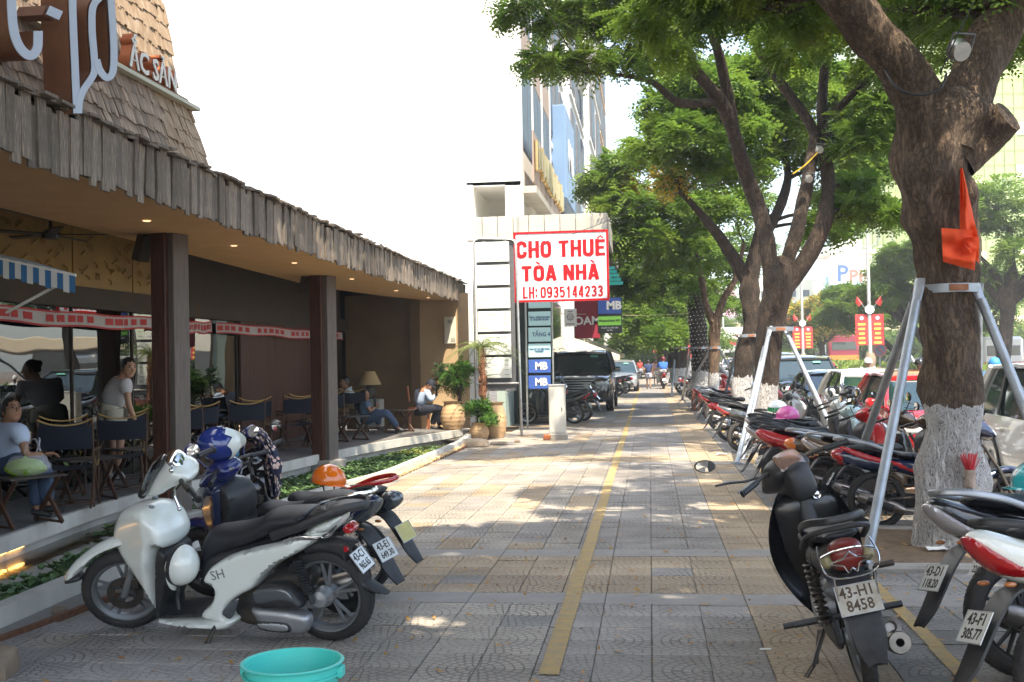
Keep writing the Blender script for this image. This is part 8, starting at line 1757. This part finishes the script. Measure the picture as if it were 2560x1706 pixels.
def pot(t, c, r, h):
	pr = []; n = 22
	for i in range(n+1):
		u_ = i/n; rr_ = r*(.62+.40*math.sin(PI*min(1, u_*.92+.08))**.9); rr_ *= 1+.018*math.sin(u_*n*1.9); pr.append((rr_, h*u_))
	pr += [(r*.80, h*1.02), (r*.84, h*1.05), (r*.72, h*1.05), (r*.66, h*.9), (0, h*.9)]
	b = MB(); b.lathe([(0, 0)]+pr, 30, c=c); return b.build('pot', m_terra, t, smooth=True, world=True)
m_lf = leaf_mat('pot_leaf', (.05, .14, .02), (.14, .27, .035), (.09, .2, .03), tl=.3); m_palm = leaf_mat('palm_leaf', (.10, .16, .04), (.26, .30, .10), tl=.3)
def bush(t, c, r, n, lw, mt, seed=1, stem=True, subs=12):
	V, F_, sc_ = sprays(c, r, n, lw*2.6, 3, lw, seed=seed, subs=subs, droop=.2, flat=.9, shell=.35); npmesh('foliage', V-np.array(t.location), F_, mt, t)
	b = MB(); base = Vector((c[0], c[1], t.location.z+.3)); [b.tube([base+Vector((random.gauss(0, .03), random.gauss(0, .03), 0)), Vector(c).lerp(Vector(s), .4), s], [.014, .009, .004], 5) for s in sc_]; b.build('stems', m_twig, t, world=True)
c1 = P(1133, 1070, 23.3); c1.z = .155; p1 = thing('potted_shrub', 'bushy green shrub in a tall ribbed clay pot at the end of the platform', 'potted plant', c1); pot(p1, c1, .26, .56); bush(p1, tuple(P(1148, 960, 23.3)), (.36, .36, .44), 620, .05, m_lf, 3)
V, F_, sc_ = sprays(tuple(P(1118, 965, 23.7)), (.3, .3, .5), 420, .12, 3, .045, seed=9, subs=10, shell=.3); npmesh('foliage', V-np.array(p1.location), F_, m_leaf3, p1)
c2 = G(1198, 1100); p2 = thing('potted_plant', 'low leafy plant in a squat ribbed clay pot, nearest of the three pots', 'potted plant', c2); pot(p2, c2, .20, .33); bush(p2, (c2.x+.03, c2.y, .52), (.30, .28, .20), 330, .06, m_lf, 5)
c3 = G(1234, 1098)+Vector((0, .3, 0)); p3 = thing('potted_palm', 'slender potted palm with arching fronds in front of the menu boards', 'potted palm', c3); pot(p3, c3, .23, .70)
tb, tt = P(1209, 1009, c3.y+.05), P(1203, 868, c3.y+.05); b = MB(); pts = [tb.lerp(tt, k/14) for k in range(15)]; b.tube(pts, [.055 if k % 2 else .066 for k in range(15)], 10)
for k in range(90): u_ = random.random(); a = random.random()*6.3; p = tb.lerp(tt, u_)+Vector((.055*math.cos(a), .055*math.sin(a), 0)); b.tube([p, p+Vector((.05*math.cos(a), .05*math.sin(a), .06))], [.016, .003], 4)
b.build('palm_trunk', mat('palm_bark', (.30, .13, .06), .9, col2=(.18, .08, .04), scale=20), p3, world=True)
for k in range(20):
	a = k*2.4; ln = random.uniform(.7, 1.05); e = random.uniform(.15, 1.1); pts = [tt+Vector((math.cos(a)*ln*u_*math.cos(e*(1-u_*.7)), math.sin(a)*ln*u_*math.cos(e*(1-u_*.7)), ln*(math.sin(e)*u_-1.0*u_*u_*.8))) for u_ in np.linspace(0, 1, 9)]
	b = MB(); b.tube(pts, [.010*(1-i*.09) for i in range(9)], 4)
	for i in range(1, 9):
		d = (pts[i]-pts[i-1]).normalized(); s_ = d.cross(Vector((0, 0, 1))).normalized()
		for q_ in (0, .5):
			p = pts[i-1].lerp(pts[i], q_)
			for s in (-1, 1):
				tip = p+(s_*s*.8+d*.7-Vector((0, 0, .35))).normalized()*(.22*(1.1-i*.07)); w_ = d*.008; b.add([p-w_, p+w_, tip], [(0, 1, 2)])
	b.build('frond', m_palm, p3, world=True)
def rock(label, c, dims, m_, seed=1, name='stone', sub=3):
	b = MB(); b.sphere((0, 0, 0), 1, 20, 14); vs = []
	for v in b.v:
		v = Vector(v); q = Vector((math.copysign(abs(v.x)**.55, v.x), math.copysign(abs(v.y)**.55, v.y), math.copysign(abs(v.z)**.55, v.z))); k_ = 1+.16*mnoise.noise(v*1.6+Vector((seed, 0, 0)))+.05*mnoise.noise(v*6); vs.append((q.x*dims[0]*k_, q.y*dims[1]*k_, q.z*dims[2]*k_))
	b.v = vs; o = b.build(name, m_, smooth=True); o.location = c; return tag(o, label, 'stone')
m_rock = mat('brown_rock', (.26, .19, .13), .9, col2=(.15, .12, .09), scale=3, detail=8, bump=1., bscale=12); m_slab = mat('pale_slab', (.50, .41, .29), .9, col2=(.36, .28, .2), scale=3, bump=.8, bscale=12)
rock('rough brown rock at the lower left corner', G(0, 1690)+Vector((-.1, 0, .05)), (.17, .15, .10), m_rock, 2)
rock('thick pale stone slab at the foot of the squat clay pot', G(1183, 1117)+Vector((0, 0, .06)), (.27, .18, .08), m_slab, 4)
rock('thin flat stone lying right of the clay pots', G(1248, 1112)+Vector((0, 0, .03)), (.17, .1, .03), m_slab, 6)
rock('small reddish stone on the pavement left of the utility cabinet', G(1293, 1107)+Vector((0, 0, .02)), (.06, .05, .03), m_rock, 8)
rock('small dark stone in the gutter by the white scooter', G(148, 1535)+Vector((0, 0, .02)), (.045, .035, .03), m_rock, 9)
rock('orange brick lump at the foot of the utility cabinet', G(1368, 1100)+Vector((0, 0, .05)), (.07, .06, .06), mat('brick_orange', (.5, .16, .06), .9, bump=.6, bscale=20), 10)
bc = P(731, 1651, 4.78); bk = thing('bucket', 'turquoise plastic bucket cut by the bottom edge of the picture', 'bucket', (bc.x, bc.y, 0)); m_bk = mat('turquoise_plastic', (.08, .60, .52), .35, spec=.5); h = bc.z
b = MB(); R_ = .222; b.lathe([(0, .004), (R_*.70, .004), (R_*.72, .02), (R_*.93, h-.05), (R_*.94, h-.012), (R_, h-.010), (R_+.004, h-.004), (R_, h), (R_*.955, h), (R_*.93, h-.006), (R_*.915, h-.05), (R_*.69, .03), (0, .03)], 64, c=(0, 0, 0)); b.build('shell', m_bk, bk, smooth=True)
b = MB(); b.lathe([(R_*.95, h-.055), (R_*.985, h-.055), (R_*.985, h-.045), (R_*.95, h-.045)], 64, closed=True); [b.bbox((s*R_*.97, 0, h-.045), (.03, .06, .05), .006) for s in (-1, 1)]; b.build('rim_ridge', m_bk, bk, smooth=True)
pl = thing('planter_box', 'reddish brown planter box between the parked motorbikes and the brace pole', 'planter', (P(1785, 1000, 33).x, 33.4, 0)); m_pb = mat('planter_brown', (.22, .075, .045), .6)
b = MB(); b.bbox((0, 0, .32), (1.25, .9, .62), .01); b.build('box', m_pb, pl); b = MB(); b.box((-.5, -.455, .3), (.05, .02, .5)); b.box((0, -.455, .3), (.02, .01, .6)); b.build('bracket', m_dark, pl)
for (x, y, lab) in ((2350, 1387, 'crumpled scrap of white paper beside the big trunk'), (1807, 1139, 'small white scrap of paper on the pavement by the brace foot'), (1900, 1627, 'white cigarette end lying on the tan paving')):
	g = G(x, y); b = MB(); s = .022 if 'cigarette' in lab else .04
	if 'cigarette' in lab: b.tube([(0, 0, 0), (.06, .01, 0)], .005, 8)
	else:
		n = 5; vs = [(i*s-.1, j*s-.05, random.uniform(0, .03)) for i in range(n) for j in range(n)]; b.add(vs, [(i*n+j, (i+1)*n+j, (i+1)*n+j+1, i*n+j+1) for i in range(n-1) for j in range(n-1)])
	o = b.build('paper_scrap' if s > .03 else 'cigarette_end', m_white); o.location = g+Vector((0, 0, .03 if x == 2350 else .008)); tag(o, lab, 'litter')
# ==== BACKGROUND ACROSS THE ROAD
m_hedge = leaf_mat('hedge_leaf', (.12, .20, .03), (.26, .30, .06), (.17, .25, .04), tl=.3)
V = []; Fq = []; g_ = np.random.default_rng(5); n = 26000
yy = 14+ (150-14)*g_.random(n)**1.5; xx = 14.5+g_.normal(size=n)*.55; zz = .15+.75*g_.random(n)*(1-np.minimum(1, (np.abs(xx-14.5)/1.4)**2))
b0 = np.c_[xx, yy, zz]; d = g_.normal(size=(n, 3)); d[:, 2] = np.abs(d[:, 2])+.6; d /= np.linalg.norm(d, axis=1)[:, None]; s = np.cross(d, [0, 0, 1.]); s /= np.linalg.norm(s, axis=1)[:, None]; L_ = (.10+.10*g_.random(n))*(1+yy/70); L_ = L_[:, None]
V = np.stack([b0, b0+d*L_*.5+s*L_*.2, b0+d*L_, b0+d*L_*.5-s*L_*.2], 1).reshape(-1, 3); Fq = np.arange(len(V)).reshape(-1, 4)
o = npmesh('median_hedge', V, Fq, m_hedge); tag(o, 'low yellow green hedge planted along the road median', 'hedge', kind='stuff')
m_bannerr = mat('banner_bright_red', (.55, .05, .05), .7, tl=.15); m_bantext = mat('banner_yellow', (.80, .55, .08), .7); m_pole = mat('lamp_pole', (.50, .52, .50), .5, metal=.3)
def lamppost(label, px_, Y, top=14., flags=True):
	b0 = P(px_, 905, Y); x = b0.x; t = thing('lamp_post', label, 'lamp post', (x, Y, 0)); m = MB()
	m.tube([(x, Y, 0), (x, Y, 1.2), (x, Y, 1.25), (x, Y, 6), (x, Y, top)], [.20, .18, .11, .09, .06], 10); m.build('pole', m_pole, t, smooth=True, world=True)
	m = MB(); m.lathe([(.0, 0), (.26, 0), (.30, .12), (.26, .3), (.2, .5), (.26, 1.0), (.3, 1.3), (.18, 1.6), (0, 1.6)], 12, c=(x, Y, 0)); m.build('base', mat('lamp_base', (.28, .2, .14), .7), t, smooth=True, world=True)
	for s in (-1, 1):
		a = MB(); a.tube(catmull([(x, Y, top-.6), (x+s*1.0, Y, top-.1), (x+s*2.2, Y, top+.25)], 5, closed=False), .04, 6); a.bbox((x+s*2.5, Y, top+.22), (.8, .26, .12), .04); a.build('lamp_arm', m_pole, t, smooth=True, world=True)
		zt, zb_ = 3.6, 2.0; m = MB(); m.bbox((x+s*.40, Y-.02, (zt+zb_)/2), (.64, .03, zt-zb_), .005); bn = m.build('banner', m_bannerr, t, world=True)
		m = MB(); [m.box((x+s*.40, Y-.04, zt-.52-k*.24), (random.uniform(.26, .4), .01, .11)) for k in range(5)]; q = m.build('print', m_bantext, bn); q.data.transform(t.matrix_basis.inverted())
		m = MB(); m.lathe([(0, 0), (.1, 0), (0, .01)], 14, axis='y', c=(x+s*.40, Y-.06, zt-.2)); q = m.build('emblem', mat('emblem_pale', (.6, .62, .72), .6), bn); q.data.transform(t.matrix_basis.inverted())
		m = MB(); m.tube([(x+s*.1, Y, 3.75), (x+s*.6, Y, 4.5)], .015, 5); m.build('flag_stick', m_pole, t, world=True)
		m = MB(); m.add([(x+s*.6, Y, 4.55), (x+s*.3, Y+.1, 4.2), (x+s*.55, Y-.15, 4.0), (x+s*.68, Y+.05, 4.25)], [(0, 1, 2, 3)]); m.build('flag', mat('flag_red', (.62, .03, .02), .7, tl=.2), t, world=True)
	m = MB(); m.lathe([(0, 0), (.24, 0), (.24, .06), (0, .06)], 20, axis='y', c=(x, Y-.15, 3.85)); m.build('round_sign', mat('round_sign_pale', (.6, .68, .72), .5), t, world=True)
lamppost('tall lamp post with twin red banners and small red flags left of the big trunk', 2176, 60)
lamppost('second lamp post with twin red banners nearer the traffic light', 2008, 84)
lamppost('third lamp post with twin red banners seen between the tree trunks', 1810, 118)
lamppost('fourth small lamp post with red banners beside the slim tan tree', 1738, 170)
q = P(2172, 590, 60); m = MB(); m.lathe([(.55, -.03), (.62, -.03), (.62, .03), (.55, .03)], 24, axis='y', c=(P(2176, 905, 60).x, 60, q.z), closed=True); o = m.build('lamp_ring', m_pole); tag(o, 'white ornamental ring fixed high on the tall lamp post', 'ornament')
q0, q1 = P(1925, 800, 98), P(2060, 800, 98); tg = thing('traffic_light_gantry', 'horizontal traffic light arm with three red lights beside the flowering tree', 'traffic light', (q0.x, 98, 0)); m = MB(); m.tube([(q0.x, 98, q0.z), (q1.x, 98, q1.z)], .07, 6); m.tube([(q1.x, 98, q1.z), (q1.x, 98, 0)], .12, 8); m.build('arm', m_pole, tg, world=True)
for px_ in (1940, 1990, 2045):
	q = P(px_, 800, 97.8); m = MB(); m.bbox(q, (1.6, .25, .55), .08); hs_ = m.build('housing', m_trim, tg, world=True); m = MB(); m.lathe([(0, 0), (.24, 0), (0, -.03)], 14, axis='y', c=(q.x-.5, 97.66, q.z)); q_ = m.build('red_lamp', mat('signal_red', (.8, .05, .03), .5, emit=((1, .08, .04), 4.)), hs_); q_.data.transform(tg.matrix_basis.inverted())
q = P(2199, 875, 66); ns = thing('road_sign', 'round no parking sign below the red banners', 'road sign', (q.x, 66, 0)); m = MB(); m.tube([(q.x, 66, 0), (q.x, 66, q.z)], .04, 6); m.build('pole', m_pole, ns, world=True); m = MB(); m.lathe([(0, 0), (.38, 0), (.38, .03), (0, .03)], 22, axis='y', c=(q.x, 65.9, q.z)); m.build('disc', mat('sign_blue_dark', (.2, .2, .3), .5), ns, world=True)
m = MB(); m.lathe([(.30, -.01), (.38, -.01), (.38, -.03), (.30, -.03)], 22, axis='y', c=(q.x, 65.9, q.z), closed=True); m.box((q.x, 65.87, q.z), (.62, .02, .07), rot=(0, PI/4, 0)); m.build('red_ring', m_cred, ns, world=True)
# ---- tall glass tower
m_gl = mat('tower_glass', (.34, .44, .12), .3, col2=(.28, .40, .16), scale=.05, spec=.8); m_gl2 = mat('tower_glass_pale', (.62, .68, .42), .25, spec=.8); m_mull = mat('tower_mullion', (.30, .36, .14), .5)
Yt = 150; gt = thing('glass_tower', 'very tall curved office tower clad in yellow green glass behind the big trunk', 'building', (P(2400, 905, Yt).x, Yt+15, 0))
cv = [P(2122, 905, Yt+26), P(2165, 905, Yt+8), P(2230, 905, Yt), P(2330, 905, Yt-4), P(2450, 905, Yt-6), P(2580, 905, Yt-6), P(2720, 905, Yt-4)]
cv = catmull([(p.x, p.y, 0) for p in cv], 5, closed=False); TH = 68; dz = 1.75
m = MB()
for a, b in zip(cv, cv[1:]): m.quad((a.x, a.y+.1, 0), (b.x, b.y+.1, 0), (b.x, b.y+.1, TH), (a.x, a.y+.1, TH))
m.quad((cv[0].x, cv[0].y, 0), (cv[0].x+3, cv[0].y+25, 0), (cv[0].x+3, cv[0].y+25, TH), (cv[0].x, cv[0].y, TH)); m.build('curtain_wall', m_gl, gt, world=True)
m = MB()
for p in cv: m.box((p.x, p.y-.02, TH/2), (.12, .12, TH))
for k in range(int(TH/dz)):
	for a, b in zip(cv, cv[1:]): m.tube([(a.x, a.y-.03, k*dz), (b.x, b.y-.03, k*dz)], .05, 4, cap=False)
o = m.build('mullions', m_mull, gt, world=True); o['kind'] = 'stuff'
for k in range(160):     # single panes of paler glass scattered over the tower
	i = random.randrange(6, len(cv)-1); j = random.randrange(4, 36); a, b = cv[i], cv[i+1]; m = MB(); z = j*dz; A = Vector((a.x, a.y-.01, z+.08)); Bq = Vector((b.x, b.y-.01, z+.08)); e = (Bq-A)*.03
	m.add([A+e, Bq-e, Bq-e+Vector((0, 0, dz-.16)), A+e+Vector((0, 0, dz-.16))], [(0, 1, 2, 3)]); m.build('pane', m_gl2, gt, world=True)
q = P(2450, 850, 120); m = MB(); m.bbox((q.x+4, Yt-18, 4.4), (60, 22, 1.4), .1); o = m.build('podium_roof', mat('podium_beige', (.55, .46, .32), .7)); tag(o, 'beige podium canopy along the foot of the glass tower', 'canopy')
m = MB(); m.box((q.x+4, Yt-10, 2.2), (58, 1, 3.4)); o = m.build('podium_front', m_dg); tag(o, 'dark glazed shop front below the beige podium canopy', 'shop')
m = MB()
for k in range(7): m.bbox((q.x-22+k*8.5, Yt-27, 2), (.9, .9, 4), .05)
st_ = thing('striped_tower', 'pale tower with white and grey blue storey bands left of the glass tower', 'building', (P(2200, 905, 185).x, 190, 0)); xa, xb = P(2150, 905, 185).x, P(2290, 905, 185).x
m = MB(); m.box(((xa+xb)/2, 192, 26), (xb-xa, 12, 52)); m.build('core', mat('tower_blue', (.45, .58, .66), .3, col2=(.55, .66, .72), scale=.1), st_, world=True)
for k in range(17): m = MB(); m.bbox(((xa+xb)/2, 186, 2+k*3.05), (xb-xa+.2, .5, 1.55), .05); m.build('storey_band', mat('band_cream', (.66, .66, .58), .7), st_, world=True)
pb = thing('corner_building', 'white corner building with a blue P sign board and a dark upper band', 'building', (P(2110, 905, 140).x, 142, 0)); xa, xb = P(2070, 905, 140).x, P(2165, 905, 140).x
z_ = lambda y: P(2110, y, 140).z
m = MB(); m.box(((xa+xb)/2, 146, z_(690)/2), (xb-xa, 10, z_(690))); m.build('wall', m_towerw, pb, world=True)
m = MB(); m.box(((xa+xb)/2-.2, 140.8, (z_(690)+z_(755))/2), (xb-xa+.3, .6, z_(690)-z_(755))); m.build('upper_glass', mat('pale_blue_glass', (.30, .48, .56), .15), pb, world=True)
m = MB(); m.box(((xa+xb)/2-.2, 140.6, (z_(724)+z_(750))/2), (xb-xa+.4, .9, z_(724)-z_(750))); m.build('dark_band', mat('band_dark', (.09, .10, .12), .5), pb, world=True)
m = MB(); m.box(((xa+xb)/2, 140.8, (z_(752)+z_(792))/2), (xb-xa-.8, .5, z_(752)-z_(792))); m.build('lower_glass', m_window if False else mat('pale_blue_glass', (.3, .48, .56), .15), pb, world=True)
for px_ in (2075, 2100, 2140): q = P(px_, 800, 140); m = MB(); m.box((q.x, 140.6, z_(790)/2+2), (.5, .5, z_(750))); m.build('column', m_towerw, pb, world=True)
m = MB(); q = P(2116, 655, 145); m.box((q.x, 146, q.z+1.0), (6.4, 8, .4)); m.box((q.x, 146, q.z-.9), (4.6, 6, 3.4)); m.box((q.x, 146, q.z+2), (3., 4, 1.6)); m.build('roof_house', m_towerw, pb, world=True)
q = P(2106, 692, 139.9); m = MB(); m.bbox(q, (3.2, .2, 3.2), .03); m.build('sign_board', mat('board_pale', (.6, .68, .75), .5), pb, world=True); text('print', 'P', 2.8, CAMF((q.x, 139.75, q.z+.3)), m_navy, pb, ext=.02, bold=.05); m = MB(); m.box((q.x, 139.7, q.z-1.3), (3.1, .1, .55)); m.build('sign_strip', m_navy, pb, world=True)
q = P(2150, 692, 139.9); text('print', 'PH', 2.2, CAMF((q.x, 139.75, q.z)), mat('letters_brown', (.25, .12, .1), .6), pb, ext=.02, bold=.06)
def block(label, x0, x1, ytop, Y, col, depth=12, name='distant_building', nfl=5, ncol=4):
	a, b = P(x0, 905, Y), P(x1, 905, Y); zt = P((x0+x1)/2, ytop, Y).z; t = thing(name, label, 'building', ((a.x+b.x)/2, Y+depth/2, 0)); mc = mat('distant_wall_%d' % int(x0), col, .8)
	m = MB(); m.box(((a.x+b.x)/2, Y+depth/2, zt/2), (b.x-a.x, depth, zt)); m.build('wall', mc, t, world=True); w = (b.x-a.x)/ncol
	for i in range(ncol):
		for j in range(nfl):
			z = 4+(zt-5)*j/nfl
			if (zt-5)/nfl < 1.5: continue
			m = MB(); m.box((a.x+w*(i+.5), Y-.04, z+(zt-5)/nfl*.45), (w*.6, .12, (zt-5)/nfl*.5)); m.build('window', m_win, t, world=True)
block('white block behind the leaning trunk across the road', 1900, 2068, 700, 175, (.68, .68, .66), nfl=4, ncol=5)
block('long low white building at the crossing', 1765, 1905, 745, 210, (.66, .64, .62), nfl=3, ncol=5)
block('pale building closing the street behind the trees', 1640, 1770, 770, 260, (.6, .6, .6), nfl=3, ncol=4)
block('grey shop row at the far left end of the street', 1540, 1640, 790, 300, (.5, .5, .5), nfl=3, ncol=4)
q0, q1 = P(1690, 730, 160), P(1915, 790, 160); m = MB(); m.bbox(((q0.x+q1.x)/2-2, 160, (q0.z+q1.z)/2), (q1.x-q0.x-4, .4, q0.z-q1.z), .05); pk = m.build('pink_billboard', mat('pink_board', (.72, .28, .52), .6, col2=(.72, .45, .62), scale=.3)); tag(pk, 'large pink billboard beyond the crossing', 'billboard')
m = MB(); m.tube([((q0.x+q1.x)/2, 160.4, 0), ((q0.x+q1.x)/2, 160.4, q1.z)], .3, 8); m.build('post', m_pole, pk)
for i, px_ in enumerate((1655, 1690, 1725, 1765, 1845, 1880)):
	Y = 125+i*4; q = P(px_, 868, Y); m = MB(); m.bbox((q.x, Y, q.z), (1.9, .1, 2.6), .01); o = m.build('street_banner', m_bannerr); tag(o, ['faint red street banner farthest left behind the trunks', 'second faint red street banner behind the trunks', 'third red street banner beside the slim tree', 'fourth red street banner under the pink billboard', 'fifth red street banner left of the flowering tree', 'sixth red street banner right before the flowering tree'][i], 'banner', 'red banners along the road'); m = MB(); m.tube([(q.x, Y+.1, 0), (q.x, Y+.1, q.z)], .06, 5); m.build('post', m_pole, o)
q = P(1845, 850, 100); m = MB(); m.bbox((q.x, 100, q.z), (3.4, .2, 2.2), .02); o = m.build('direction_sign', mat('sign_pale', (.62, .62, .64), .5)); tag(o, 'pale road information board between two trunks', 'sign'); m = MB(); m.tube([(q.x, 100.2, 0), (q.x, 100.2, q.z)], .1, 6); m.build('post', m_pole, o); m = MB(); m.box((q.x, 99.88, q.z-.2), (2.6, .02, .5)); m.build('print', m_cred, o)
far = []
g_ = np.random.default_rng(3)
def mass(label, x0, x1, y0, y1, Y, leaf, n=5000, s=.9):
	a, b = P(x0, y0, Y), P(x1, y1, Y); n_ = n; p = np.c_[g_.uniform(a.x, b.x, n_), g_.uniform(Y, Y+8, n_), b.z+(a.z-b.z)*g_.beta(1.3, 1.6, n_)*(.75+.25*np.sin(g_.uniform(a.x, b.x, n_)))]
	d = g_.normal(size=(n_, 3)); d /= np.linalg.norm(d, axis=1)[:, None]; s_ = np.cross(d, [0, 0, 1.]); L_ = s*(.6+.6*g_.random((n_, 1))); V = np.stack([p, p+d*L_*.5+s_*L_*.3, p+d*L_, p+d*L_*.5-s_*L_*.3], 1).reshape(-1, 3)
	o = npmesh('distant_trees', V, np.arange(len(V)).reshape(-1, 4), leaf); return tag(o, label, 'trees', kind='stuff')
mass('far off trees closing the street beyond the crossing', 1560, 1960, 800, 905, 200, m_leaf1, 6000, 1.6)
mass('distant greenery along the far side of the road', 2120, 2700, 800, 900, 110, m_leaf1, 6000, .9)
# ---- the hot hazy air
hz = bpy.data.materials.new('haze'); hz.use_nodes = True; hn = hz.node_tree.nodes; hn.remove(hn['Principled BSDF'])
pvn = hn.new('ShaderNodeVolumePrincipled'); pvn.inputs['Color'].default_value = (.93, .96, 1, 1); pvn.inputs['Density'].default_value = .0013; pvn.inputs['Anisotropy'].default_value = .2
hz.node_tree.links.new(pvn.outputs[0], hn['Material Output'].inputs['Volume'])
b = MB(); b.box((0, 150, 35), (600, 420, 74)); o = b.build('haze', hz); tag(o, 'thin bright haze filling the street air', 'haze', kind='stuff')
